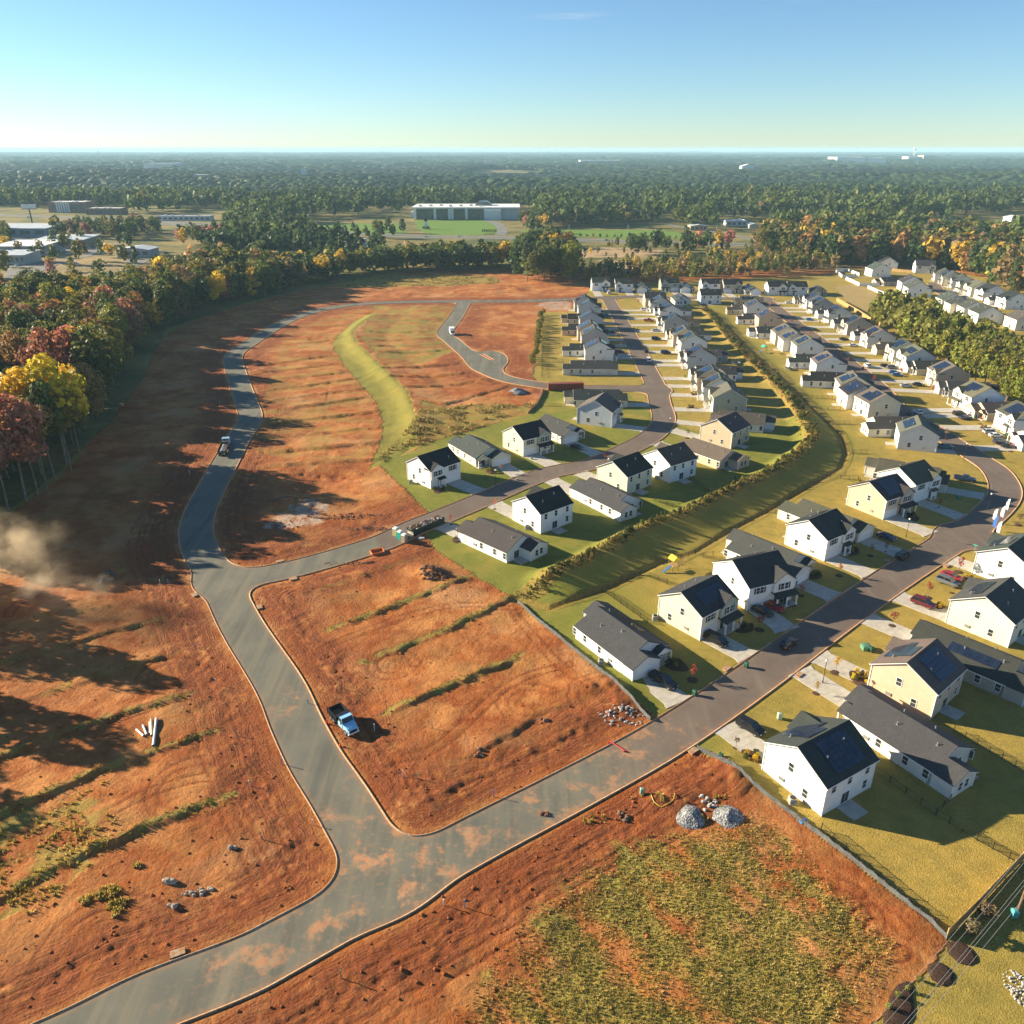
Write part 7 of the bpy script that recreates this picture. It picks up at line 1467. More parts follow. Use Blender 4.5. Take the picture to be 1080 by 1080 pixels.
# ---- the rest of the woodland and the far canopy, one mass each
def merge(items, protos, name, label):
    """items: (x, y, z, s, kind, colour) -> one mesh"""
    Vs, Cs = [], []
    keys = sorted({(i[4], int(i[0] * 13.7 + i[1] * 7.3) % 3) for i in items})
    for kd, v in keys:
        it = [i for i in items if i[4] == kd and int(i[0] * 13.7 + i[1] * 7.3) % 3 == v]; P, val = protos[kd, v]; A = np.array([(i[0], i[1], i[2], i[3]) for i in it]); C = np.array([i[5] for i in it]); n = len(it)
        an = RS.uniform(0, 6.28, n); c, s = np.cos(an), np.sin(an); sx = A[:, 3] * RS.uniform(.9, 1.15, n)
        Q = np.empty((n, len(P), 3)); Q[:, :, 0] = (P[None, :, 0] * c[:, None] - P[None, :, 1] * s[:, None]) * sx[:, None] + A[:, 0:1]; Q[:, :, 1] = (P[None, :, 0] * s[:, None] + P[None, :, 1] * c[:, None]) * sx[:, None] + A[:, 1:2]; Q[:, :, 2] = P[None, :, 2] * A[:, 3:4] + A[:, 2:3]
        br = (.65 + .8 * val)[None, :, None]; Vs.append(Q.reshape(-1, 3)); Cs.append((C[:, None, :] * br).reshape(-1, 3))
    V = np.concatenate(Vs); o = link(name, npmesh(name, V, quads(len(V) // 4), M['woods'], dict(tint=np.concatenate(Cs)))); o['label'] = label; o['category'] = 'woodland'; return stuff(o)
fixk = lambda k: 'full' if k == 'slim' else k
def jc(c, py=None): j = rnd.uniform(.95, 1.6); return [x * j for x in TCOL[c]]
merge(HFAR, LOW, 'hedge', 'rough hedge along the far half of the grass corridor')
items = [(c[0], c[1], hz(c[0], c[1]), c[4], fixk(c[2]), jc(c[3])) for c in rest] + [(c[0], c[1], BASE, c[4], fixk(c[2]), jc(c[3])) for c in off]
merge(items, LOW, 'woodland', 'mixed green and rust woodland filling in behind the bare lots and houses')
# ================================================================ far country
OPEN = [pl((388, 248), (560, 248), (560, 284), (424, 284), (388, 268)), pl((-120, 305), (60, 305), (130, 303), (178, 290), (240, 262), (240, 238), (140, 226), (30, 220), (-120, 214)), pl((30, 222), (134, 224), (140, 233), (30, 235)), pl((424, 226), (560, 224), (566, 250), (424, 252)), pl((548, 240), (700, 240), (812, 249), (812, 262), (590, 262), (548, 254)), pl((548, 262), (880, 262), (890, 310), (548, 320)), pl((150, 226), (236, 227), (240, 237), (150, 236)), pl((1000, 229), (1100, 226), (1100, 252), (1000, 254)), pl((755, 233), (812, 233), (812, 248), (755, 248)), pl((326, 230), (432, 230), (432, 252), (326, 252)), pl((362, 256), (388, 256), (388, 266), (362, 266)), P_LAWN, *[w[1] for w in WOODS]]
def blocked(X, Y):
    b = np.zeros(X.shape, bool)
    for P in OPEN: b |= inside(X, Y, P)
    b |= dist_line(X, Y, HIGHWAY, 90)[0] < 34
    px, py = pix(X, Y); b |= (py > 282) | ((px > 170) & (px < 545) & (py > 276))
    return b
FC = [('deep', 6), ('pine', 5), ('green', 7), ('olive', 3), ('brown', 2), ('rust', 1)]; FCL = [c for c, n in FC for _ in range(n)]
def zone_cols(x, y):
    px, _ = pix(x, y)
    if px > 780 and y < 1900: return FCL + ['olive', 'olive', 'lime', 'gold', 'olive', 'olive']
    return FCL
# scrub individuals beyond the cross street are few: sparse small trees in the open scrub
bx = []
for poly, st, sc_ in ((pl((600, 300), (880, 286), (860, 262), (560, 258)), 19, (.25, .62)),):
    X, Y = scatter(poly, st, .48)
    for x, y in zip(X, Y):
        if rnd.random() < .75: kd, c = rnd.choice(MIXS); bx.append((x, y, hz(x, y), rnd.uniform(*sc_), kd, jc(c)))
for poly, st in ((pl((-60, 300), (60, 296), (150, 292), (165, 268), (120, 258), (-60, 258)), 34), (pl((560, 242), (700, 236), (690, 230), (560, 234)), 13), (pl((548, 240), (570, 252), (560, 236)), 12), (pl((52, 250), (140, 254), (172, 247), (150, 241), (60, 244)), 13), (pl((-60, 262), (8, 258), (10, 250), (-60, 248)), 14), (pl((190, 262), (240, 262), (240, 250), (190, 252)), 14), (pl((385, 252), (428, 253), (428, 246), (388, 244)), 13), (pl((650, 270), (770, 268), (770, 260), (650, 262)), 17)):
    X, Y = scatter(poly, st)
    for x, y in zip(X, Y):
        if dist_line(np.array([x]), np.array([y]), HIGHWAY, 60)[0][0] < 22: continue
        kd, c = rnd.choice(MIXB + [('full', 'red')]); bx.append((x, y, hz(x, y), rnd.uniform(.75, 1.25), fixk(kd), jc(c)))
merge(bx, LOW, 'scrub', 'loose scrub and small trees between the neighbourhood and the highway')
# canopy: distance bands, sized with distance so that the mass stays broken up
items = []; d = 640.0
while d < 1500:
    d2 = d * 1.12; st = 12.5 if d < 1000 else 17.0; s = st / 8.0; w = d2 * .70 + 60
    poly = np.array([(-w, d), (w, d), (w * 1.1, d2), (-w * 1.1, d2)]); X, Y = scatter(poly, st); b = blocked(X, Y); X, Y = X[~b], Y[~b]
    den = fbm(X / 90, Y / 90, 7, 3); keep = den > .31; X, Y = X[keep], Y[keep]; Z = height(X, Y)
    cz = fbm(X / 75, Y / 75, 17, 2) * 1.15
    for x, y, z, q in zip(X, Y, Z, cz):
        cl = zone_cols(x, y); q = q; c = cl[int((q * 1.1 + rnd.random() * .3) / 1.4 * len(cl)) % len(cl)]; kd = 'pine' if c == 'pine' else rnd.choice(('full', 'broad')); items.append((x, y, z, rnd.uniform(.85, 1.3) * (1 + (s - 1) * .42), kd, jc(c)))
    d = d2
merge(items, LOW2, 'woodland', 'rolling mixed woodland between the highway and the far ridges')
# beyond: rough canopy blobs
t_ = (1 + 5 ** .5) / 2
IV = np.array([(-1, t_, 0), (1, t_, 0), (-1, -t_, 0), (1, -t_, 0), (0, -1, t_), (0, 1, t_), (0, -1, -t_), (0, 1, -t_), (t_, 0, -1), (t_, 0, 1), (-t_, 0, -1), (-t_, 0, 1)]) / math.hypot(1, t_)
IF = [(0, 11, 5), (0, 5, 1), (0, 1, 7), (0, 7, 10), (0, 10, 11), (1, 5, 9), (5, 11, 4), (11, 10, 2), (10, 7, 6), (7, 1, 8), (3, 9, 4), (3, 4, 2), (3, 2, 6), (3, 6, 8), (3, 8, 9), (4, 9, 5), (2, 4, 11), (6, 2, 10), (8, 6, 7), (9, 8, 1)]
def subdiv(V, Fc):
    V = [tuple(v) for v in V]; c = {}; out = []
    def mid(a, b):
        k = (min(a, b), max(a, b))
        if k not in c: p = (np.array(V[a]) + np.array(V[b])) / 2; V.append(tuple(p / np.linalg.norm(p))); c[k] = len(V) - 1
        return c[k]
    for a, b, d in Fc: x, y, z = mid(a, b), mid(b, d), mid(d, a); out += [(a, x, z), (b, y, x), (d, z, y), (x, y, z)]
    return np.array(V), out
SV, SF = subdiv(IV, IF); SF = np.array(SF)
Vs, Fs, Cs = [], [], []; d = 1500.0; base = 0
while d < 20000:
    d2 = d * 1.10; r = d * .0052 + 3.0; st = r * 1.55; w = d2 * .70 + 60; poly = np.array([(-w, d), (w, d), (w * 1.1, d2), (-w * 1.1, d2)]); X, Y = scatter(poly, st); b = blocked(X, Y) if d < 2600 else np.zeros(X.shape, bool); X, Y = X[~b], Y[~b]
    den = fbm(X / 330, Y / 330, 7, 3); keep = den > (.37 if d > 2200 else .33); X, Y = X[keep], Y[keep]; n = len(X); Z = height(X, Y); R_ = r * RS.uniform(.75, 1.3, n); hh = 9 + 6 * RS.rand(n)
    P = SV[None] * (1 + .34 * (RS.rand(n, len(SV), 1) - .5)); Q = np.empty_like(P); Q[..., 0] = P[..., 0] * R_[:, None] + X[:, None]; Q[..., 1] = P[..., 1] * R_[:, None] + Y[:, None]; Q[..., 2] = (P[..., 2] * np.minimum(R_, 8)[:, None] + (Z + hh)[:, None])
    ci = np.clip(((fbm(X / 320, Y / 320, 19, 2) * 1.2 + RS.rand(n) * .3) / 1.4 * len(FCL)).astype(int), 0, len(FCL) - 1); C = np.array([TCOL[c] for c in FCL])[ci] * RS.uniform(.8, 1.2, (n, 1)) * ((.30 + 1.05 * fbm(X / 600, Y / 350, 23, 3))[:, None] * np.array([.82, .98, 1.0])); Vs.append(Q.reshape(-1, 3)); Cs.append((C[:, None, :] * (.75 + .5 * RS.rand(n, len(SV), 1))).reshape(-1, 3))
    Fs.append((SF[None] + (np.arange(n) * len(SV))[:, None, None] + base).reshape(-1, 3)); base += n * len(SV); d = d2
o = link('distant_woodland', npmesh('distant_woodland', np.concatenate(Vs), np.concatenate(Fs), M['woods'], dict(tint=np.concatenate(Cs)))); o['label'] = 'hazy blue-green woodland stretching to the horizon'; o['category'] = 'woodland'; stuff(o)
# ================================================================ buildings of the middle distance
def building(label, px0, px1, py, hpx, depth, wall, roof, style='flat', bands=0, cols=0, yaw=0, cat='building', name='building', skirt=0):
    x0, y0 = at(px0, py); x1, _ = at(px1, py); sc_ = mpp(py); H = hpx * sc_ * 1.02 + (9 if py < 200 else 0); W = x1 - x0; x, y = (x0 + x1) / 2, y0; z = hz(x, y) - .3
    r = thing(link(name, None, None, (x, y, z), R(yaw)), label, cat); m = MB(); h = W / 2; zt = H
    if style == 'gable': m.prism([(-h, 0), (h, 0), (h, H), (0, H * 1.25), (-h, H)], 'y', 0, depth)
    elif style == 'shed': m.prism([(0, 0), (depth, 0), (depth, H * 1.2), (0, H)], 'x', -h, h)
    else:
        m.box(-h, h, 0, depth, 0, H)
        for s in (-1, 1): m.box(s * h - .3, s * h + .3, -.05, depth + .05, H, H + .7)
        m.box(-h + .3, h - .3, -.05, .4, H, H + .7); m.box(-h + .3, h - .3, depth - .4, depth + .05, H, H + .7)
    link('wall', fix_normals(m.mesh('wall', M['wallpaint'])), r, color=wall); m = MB(); e = .8
    if style == 'gable': m.prism([(-h - e, H - .2), (0, H * 1.25 + .05), (h + e, H - .2), (h + e, H + .15), (0, H * 1.25 + .45), (-h - e, H + .15)], 'y', -e, depth + e)
    elif style == 'shed': m.prism([(-e, H), (depth + e, H * 1.2), (depth + e, H * 1.2 + .5), (-e, H + .5)], 'x', -h - e, h + e)
    else:
        m.box(-h + .35, h - .35, .45, depth - .45, H - .1, H + .25)
        q = random.Random(int(px0 * 7))
        for k in range(4): u = q.uniform(-h * .8, h * .8); v = q.uniform(depth * .2, depth * .8); m.box(u - 1.5, u + 1.5, v - 1.2, v + 1.2, H + .25, H + 1.8)
    link('roof', fix_normals(m.mesh('roof', roof)), r)
    for b in range(bands):
        zb = H * (b + .35) / max(1, bands)
        for c in range(cols):
            m = MB(); cw = W / cols; u = -h + cw * (c + .5); m.box(u - cw * .32, u + cw * .32, -.14, -.02, zb, zb + H / max(1, bands) * .45); link('window', m.mesh('window', M['bandglass']), r)
    return r
BRICKC = (.30, .17, .12)
building('long low pale-roofed warehouse at the far left of the industrial yard', -40, 50, 250, 8.5, 42, (.30, .36, .42), M['roofmetal'], 'shed', 1, 6)
building('tan-roofed brick warehouse behind the white-roofed one', 38, 89, 262, 8.5, 36, (.30, .24, .18), M['roofmetal'], 'shed', 1, 8)
building('wide white-roofed warehouse in the industrial yard', -6, 46, 270, 9.5, 40, (.36, .38, .38), M['roofwhite'], 'shed', 1, 5)
building('pale low warehouse nearest the left woods', -20, 27, 279, 9, 26, (.44, .46, .45), M['roofmetal'], 'shed', 1, 9)
building('small pale workshop beside the red trees', 124, 158, 271.5, 8, 22, (.40, .43, .44), M['roofmetal'], 'gable', 1, 4)
r = building('brown brick office block with a glazed front across the highway', 52, 91, 225, 10, 34, BRICKC, M['roofwhite'], 'flat', 1, 2); m = MB()
x0, y0 = at(62, 225); s_ = mpp(225)
for k in range(6): m.box(-14 * s_ / 1.4 + k * 3.2 * s_ / 1.3, -14 * s_ / 1.4 + k * 3.2 * s_ / 1.3 + 1.2 * s_, -2.4, -.02, 0, 11 * s_)
link('pilasters', m.mesh('pilaster', M['trim']), r).name = 'pilaster'
building('low brick wing with small windows beside the brick office block', 91, 128, 227, 6, 24, (.28, .16, .11), M['roofwhite'], 'flat', 1, 8)
building('row of low white shops along the highway at left', 166, 222, 233, 4.5, 16, (.6, .6, .58), M['roofmetal'], 'flat', 1, 10)
building('small blue-fronted shop seen through a gap in the dark belt', 366, 384, 263, 9, 18, (.42, .47, .50), M['roofwhite'], 'flat', 1, 4)
# white civic building with glazed front between white piers
x0, y0 = at(437, 231.5); x1, _ = at(513, 231.5); s_ = mpp(231.5); W = x1 - x0; H = 11.2 * s_; D = 70; r = thing(link('civic_building', None, None, ((x0 + x1) / 2, y0, hz(x0, y0) - .3)), 'large white flat-roofed building with dark glass front behind the green lawn', 'building'); h = W / 2
m = MB(); m.box(-h, h + 45, 1.5, D, 0, H); m.box(h, h + 20, -12, 1.5, 0, H * .9); link('wall', m.mesh('wall', M['wallpaint']), r, color=(.62, .70, .74)); m = MB(); m.box(-h - 3, h + 46, -4, D + 2, H, H + 1.6); link('roof', m.mesh('roof', M['roofwhite']), r)
m = MB(); m.box(-h, h, .6, 1.45, .5, H - 1); link('curtain_wall', m.mesh('curtain_wall', M['bandglass']), r)
for u in (-h + 1.5, -h * .42, -h * .02, h * .06, h * .45, h - 1.5): m = MB(); m.box(u - 1.6, u + 1.6, -3, .55, 0, H); link('pier', m.mesh('pier', M['trim']), r)
for k in range(7): m = MB(); u = -h + 8 + k * W * .14; m.box(u - 2, u + 2, 10 + 6 * (k % 3), 14 + 6 * (k % 3), H + 1.6, H + 3.6); link('roof_unit', m.mesh('roof_unit', M['metal']), r)
m = MB(); m.prism([(-12, H + 1.6), (12, H + 1.6), (6, H + 7), (-6, H + 7)], 'y', 30, 50); o = link('skylight', fix_normals(m.mesh('skylight', M['bandglass'])), r, (h * .9, 0, 0))
building('low white annex at the left end of the white civic building', 433, 437, 230, 5, 14, (.6, .64, .66), M['roofwhite'], 'flat')
# entrance sign tower on the lawn
x, y = at(449.5, 241.5); s_ = mpp(241.5); r = thing(link('sign_tower', None, None, (x, y, hz(x, y) - .2)), 'slim white sign tower on the green lawn of the civic building', 'sign'); m = MB(); m.loft([[(-u, -1, z), (u, -1, z), (u, 1, z), (-u, 1, z)] for u, z in ((2.0, 0), (1.4, 9))]); link('tower', m.mesh('tower', M['trim']), r); m = MB(); m.box(-1.7, 1.7, -1.1, 1.1, 9.05, 12); link('sign_panel', m.mesh('sign_panel', M['black']), r)
for k in range(6): a = 2 * PI * k / 6; tree('shrub', x + 3.6 * math.cos(a), y + 3.6 * math.sin(a), 1.1, 'deep', 'dark round shrub at the foot of the white sign tower', 'shrubs at the sign tower', cat='shrub', name='clipped_shrub')
for k in range(8): xx, yy = at(509 + k * 2.0, 246.4); tree('pine', xx, yy, .34, 'deep', 'small dark conifer in the short row on the civic lawn', 'conifer row on the civic lawn')
for k in range(20): xx, yy = at(590 + k * 7.2, 249.2 + k * .16); tree('shrub', xx, yy, 1.3, 'brown' if k % 3 else 'deep', 'small round tree in the long row beside the highway', 'row of small trees beside the highway', name='small_tree')
# billboard on a tall post
x, y = at(34, 235); r = thing(link('billboard', None, None, (x, y, hz(x, y)), R(10)), 'billboard on a tall dark post by the highway at left', 'billboard'); m = MB(); m.tube((0, 0, -1), (0, 0, 17), 1.0, .8, 10); link('post', m.mesh('post', M['black']), r); m = MB(); m.box(-9, 9, -.6, .6, 17, 22.5); link('panel', m.mesh('panel', M['roofwhite']), r); m = MB(); m.box(-9.3, 9.3, .7, 1.2, 16.6, 22.8); m.box(-9, 9, -1.6, -.7, 16.4, 16.7); link('frame', m.mesh('frame', M['black']), r)
# scattered roofs above the far canopy
for a in [('red-roofed brick school among the trees', 664, 690, 213.5, 6.5, 40, (.34, .14, .08), M['brick'], 'shed', 1, 6), ('low pale store with white roof at the right of the highway', 766, 788, 238.5, 5, 25, (.55, .56, .56), M['roofwhite'], 'flat', 1, 4), ('tan low building beside the white-roofed store', 728, 746, 243, 4.5, 16, (.42, .32, .22), M['roofmetal'], 'gable', 1, 4), ('pale house roof left of the pale store', 790, 800, 241, 4, 14, (.5, .5, .5), M['roofwhite'], 'gable', 0, 0),
          ('long white warehouse roof on the distant left ridge', 152, 186, 179.5, 4.2, 90, (.6, .6, .6), M['roofwhite'], 'flat', 0, 0), ('small white building on the far left', 205, 218, 194, 4.8, 40, (.6, .58, .55), M['roofwhite'], 'flat', 0, 0), ('white low building in the trees left of centre', 343, 356, 204, 6, 30, (.62, .62, .6), M['roofwhite'], 'flat', 0, 0), ('white flat building in the trees near the centre', 367, 376, 205, 6, 30, (.6, .6, .6), M['roofwhite'], 'flat', 0, 0), ('white standing panel rising above the trees left of centre', 318.5, 323.5, 192, 9, 6, (.66, .68, .7), M['roofwhite'], 'flat', 0, 0), ('pale block with tan walls on the far centre ridge', 510, 523, 177, 5.0, 60, (.52, .44, .36), M['roofwhite'], 'flat', 0, 0),
          ('long flat white warehouse on the horizon right of centre', 612, 654, 174.5, 3.4, 140, (.6, .62, .62), M['roofwhite'], 'flat', 0, 0), ('white cluster building left of the distant town', 782, 795, 182, 5, 40, (.62, .62, .62), M['roofwhite'], 'gable', 0, 0), ('wide white distribution building on the right horizon', 882, 912, 173.5, 4.6, 160, (.66, .66, .64), M['roofwhite'], 'flat', 0, 0), ('second white distribution building on the right horizon', 914, 934, 173.5, 3.8, 120, (.6, .62, .63), M['roofwhite'], 'flat', 0, 0), ('white town block near the water tower', 957, 972, 172, 4.0, 100, (.64, .64, .62), M['roofwhite'], 'flat', 0, 0), ('tan town block right of the water tower', 973, 986, 171.5, 4.6, 90, (.52, .42, .34), M['roofwhite'], 'flat', 0, 0), ('small blue-roofed store at the right edge by the ramp', 1066, 1082, 236, 6, 20, (.45, .5, .55), M['roofmetal'], 'gable', 0, 0)]: building(*a)
# water tower and masts on the horizon
x, y = at(962.5, 171); s_ = mpp(171); r = thing(link('water_tower', None, None, (x, y, hz(x, y))), 'white water tower standing above the right horizon', 'water tower'); H = 14 * s_; m = MB()
for k in range(6): a = 2 * PI * k / 6; m.tube((.9 * s_ * math.cos(a), .9 * s_ * math.sin(a), 0), (.6 * s_ * math.cos(a), .6 * s_ * math.sin(a), H * .82), .12 * s_, .12 * s_, 6)
link('legs', m.mesh('leg', M['trim']), r).name = 'leg'; m = MB(); n = 14; m.loft([[(q * s_ * math.cos(2 * PI * k / n), q * s_ * math.sin(2 * PI * k / n), H * z) for k in range(n)] for q, z in ((.4, .78), (1.2, .86), (1.2, .95), (.5, 1.0))]); link('tank', m.mesh('tank', M['trim'], True), r)
for px, py, hp, lab in ((106.5, 176, 17, 'thin radio mast on the left horizon'), (570.5, 172, 15, 'thin radio mast near the centre of the horizon'), (967, 176, 9, 'short mast beside the water tower')):
    x, y = at(px, py); s_ = mpp(py); r = thing(link('radio_mast', None, None, (x, y, hz(x, y))), lab, 'mast'); H = hp * s_; m = MB()
    for k in range(3): a = 2 * PI * k / 3; m.tube((.35 * s_ * math.cos(a), .35 * s_ * math.sin(a), 0), (.12 * s_ * math.cos(a), .12 * s_ * math.sin(a), H), .07 * s_, .05 * s_, 4)
    for k in range(12): z = H * k / 12; w = .3 * s_ * (1 - k / 18); m.box(-w, w, -.04 * s_, .04 * s_, z, z + .05 * s_)
    link('lattice', m.mesh('lattice', M['metal']), r); m = MB(); m.box(-.3 * s_, .3 * s_, -.3 * s_, .3 * s_, H * .93, H * .985); link('antenna', m.mesh('antenna', M['metal']), r)
# utility poles along the highway
for k, px in enumerate((600, 662, 755, 838, 843, 1014)):
    x, y = at(px, 250 if px < 800 else 247); m = MB(); m.tube((0, 0, -1), (0, 0, 13), .3, .2, 6); m.box(-1.8, 1.8, -.15, .15, 11.6, 11.9); thing(link('utility_pole', m.mesh('utility_pole', M['metal']), None, (x, y, hz(x, y))), 'tall thin utility pole standing beside the distant highway', 'utility pole', 'poles beside the highway')
# ================================================================ weeds, dust, haze
def tufts(name, poly_fn, n, size, cols, label, blades=5):
    X, Y = poly_fn(n); Z = height(X, Y); n = len(X); k = blades; s = size * RS.uniform(.5, 1.4, n); an = RS.uniform(0, 6.28, (n, k)); ln = RS.uniform(.6, 1.2, (n, k)) * s[:, None]; out = RS.uniform(.25, .8, (n, k)) * s[:, None]; w = .16 * s[:, None] * RS.uniform(.7, 1.4, (n, k))
    ca, sa = np.cos(an), np.sin(an); b = np.stack([X[:, None] + ca * .08 - sa * w, Y[:, None] + sa * .08 + ca * w, np.repeat(Z[:, None] - .03, k, 1)], -1); c = np.stack([X[:, None] + ca * .08 + sa * w, Y[:, None] + sa * .08 - ca * w, np.repeat(Z[:, None] - .03, k, 1)], -1); d = np.stack([X[:, None] + ca * out + sa * w * .4, Y[:, None] + sa * out - ca * w * .4, Z[:, None] + ln], -1); e = np.stack([X[:, None] + ca * out * .8 - sa * w * .7, Y[:, None] + sa * out * .8 + ca * w * .7, Z[:, None] + ln * .9], -1)
    V = np.stack([b, c, d, e], 2).reshape(-1, 3); C = np.array(cols)[RS.randint(0, len(cols), n)] * RS.uniform(.7, 1.35, (n, 1)); C = np.repeat(C, k * 4, 0)
    o = link(name, npmesh(name, V, quads(len(V) // 4), M['woods'], dict(tint=C))); o['label'] = label; o['category'] = 'weeds'; return stuff(o)
def in_field(n):
    x0, y0 = P_FIELD.min(0); x1, y1 = P_FIELD.max(0); X, Y = RS.uniform(x0, x1, n * 3), RS.uniform(max(y0, 45), y1, n * 3); FW_ = fade(X, Y, P_FIELD, 7); m = (FW_ > .05) & (RS.rand(n * 3) < FW_ + .1) & (fbm(X / 3.2, Y / 3.2, 81, 4) + .16 * (vn((-X * .60 + Y * .80) / 11, (X * .80 + Y * .60) / 1.5, 82) - .5) * 2.2 + .42 * RS.rand(n * 3) > .50) & (rsdf(X, Y) > 2)
    return X[m][:n], Y[m][:n]
def on_terraces(n):
    xs, ys_ = [], []
    for L, a, w in TERR[:12]:
        if w < .3: continue
        P = along(L, .5); q = int(len(P) * 2.2 * w)
        for _ in range(q):
            p = rnd.choice(P)
            if vn(np.array(p[0] / 3.5), np.array(p[1] / 3.5), 33) < .45: continue
            o = rnd.gauss(0, .8) - .2; xs.append(p[0] + rnd.uniform(-.3, .3)); ys_.append(p[1] + o)
    return np.array(xs), np.array(ys_)
def in_polys(polys, thr, cell, seed):
    def f(n):
        X_, Y_ = [], []
        for P in polys:
            x0, y0 = P.min(0); x1, y1 = P.max(0); X, Y = RS.uniform(x0, x1, n * 2), RS.uniform(y0, y1, n * 2); m = inside(X, Y, P) & (fbm(X / cell, Y / cell, seed, 3) > thr) & (rsdf(X, Y) > 1.5); X_.append(X[m][:n]); Y_.append(Y[m][:n])
        return np.concatenate(X_), np.concatenate(Y_)
    return f
WC = [(.44, .34, .07), (.30, .26, .05), (.54, .40, .13), (.24, .225, .045), (.58, .45, .20)]
def by_hedge(n):
    P = along(HEDGE, .4); xs = np.array([p[0] for p in P]); yy = np.array([p[1] for p in P]); k = RS.randint(0, len(P), n); return xs[k] + RS.normal(0, 1.1, n), yy[k] + RS.normal(0, 1.1, n)
tufts('weeds', by_hedge, 5000, .45, [(.13, .12, .03), (.09, .095, .025), (.20, .16, .05), (.11, .075, .03)], 'rough undergrowth beneath the shrubs of the embankment hedge')
tufts('weeds', in_field, 22000, .18, WC, 'yellow-green weeds growing in patches on the lower right red lot')
tufts('weeds', on_terraces, 0, .27, [(.28, .26, .04), (.34, .27, .05), (.18, .15, .04)], 'weed strips along the low terrace steps of the bare lots')
tufts('weeds', in_polys([P_WEST, P_WESTB], .48, 2.5, 86), 1300, .38, WC[:3], 'sparse weed tufts on the lower left red lot')
tufts('weeds', in_polys([P_SCRUB, P_TOPW], .42, 5, 85), 2600, .7, [(.33, .24, .07), (.22, .19, .05), (.40, .30, .11)], 'rough tan weeds on the slope below the grassy berm')
tufts('weeds', in_polys([pl((690, 838), (800, 840), (740, 868), (600, 868), (560, 850))], .55, 2.2, 90), 500, .4, WC[:3], 'scattered weed tufts along the lower kerb')
# clods of clay along the churned strips
def clods():
    m = MB(); q = random.Random(4); pts = []
    while len(pts) < 1000:
        px, py = q.uniform(-20, 720), q.uniform(560, 1075); x, y = at(px, py); pts.append((x, y))
    A = np.array(pts); rd_ = rsdf(A[:, 0], A[:, 1]); lw = inside(A[:, 0], A[:, 1], P_LAWN); Z = height(A[:, 0], A[:, 1])
    for (x, y), d, l, z in zip(pts, rd_, lw, Z):
        if l or d < .6 or q.random() > (.9 if d < 12 else .35): continue
        s = q.uniform(.08, .26) * (1.5 if q.random() < .1 else 1); a = q.uniform(0, 6.28); b = len(m.v); n = 5
        for r_, zz in ((1, -.1), (.9, .35), (.35, .65)):
            for k in range(n): t = a + 2 * PI * k / n; m.v.append((x + s * r_ * math.cos(t) * q.uniform(.7, 1.2), y + s * r_ * math.sin(t) * q.uniform(.7, 1.2), z + s * zz * 1.2))
        for i in range(2):
            for k in range(n): j = (k + 1) % n; m.f.append((b + i * n + k, b + i * n + j, b + (i + 1) * n + j, b + (i + 1) * n + k)); m.m.append(0)
        m.f.append(tuple(b + 2 * n + k for k in range(n))); m.m.append(0)
    o = link('clods', m.mesh('clods', M['clod'])); o['label'] = 'loose clods of red clay strewn over the bare lots'; o['category'] = 'clods'; stuff(o)
M['clod'] = flat('red clay clods', (.27, .085, .03), .95, .1, var=.35, scale=.7); clods()
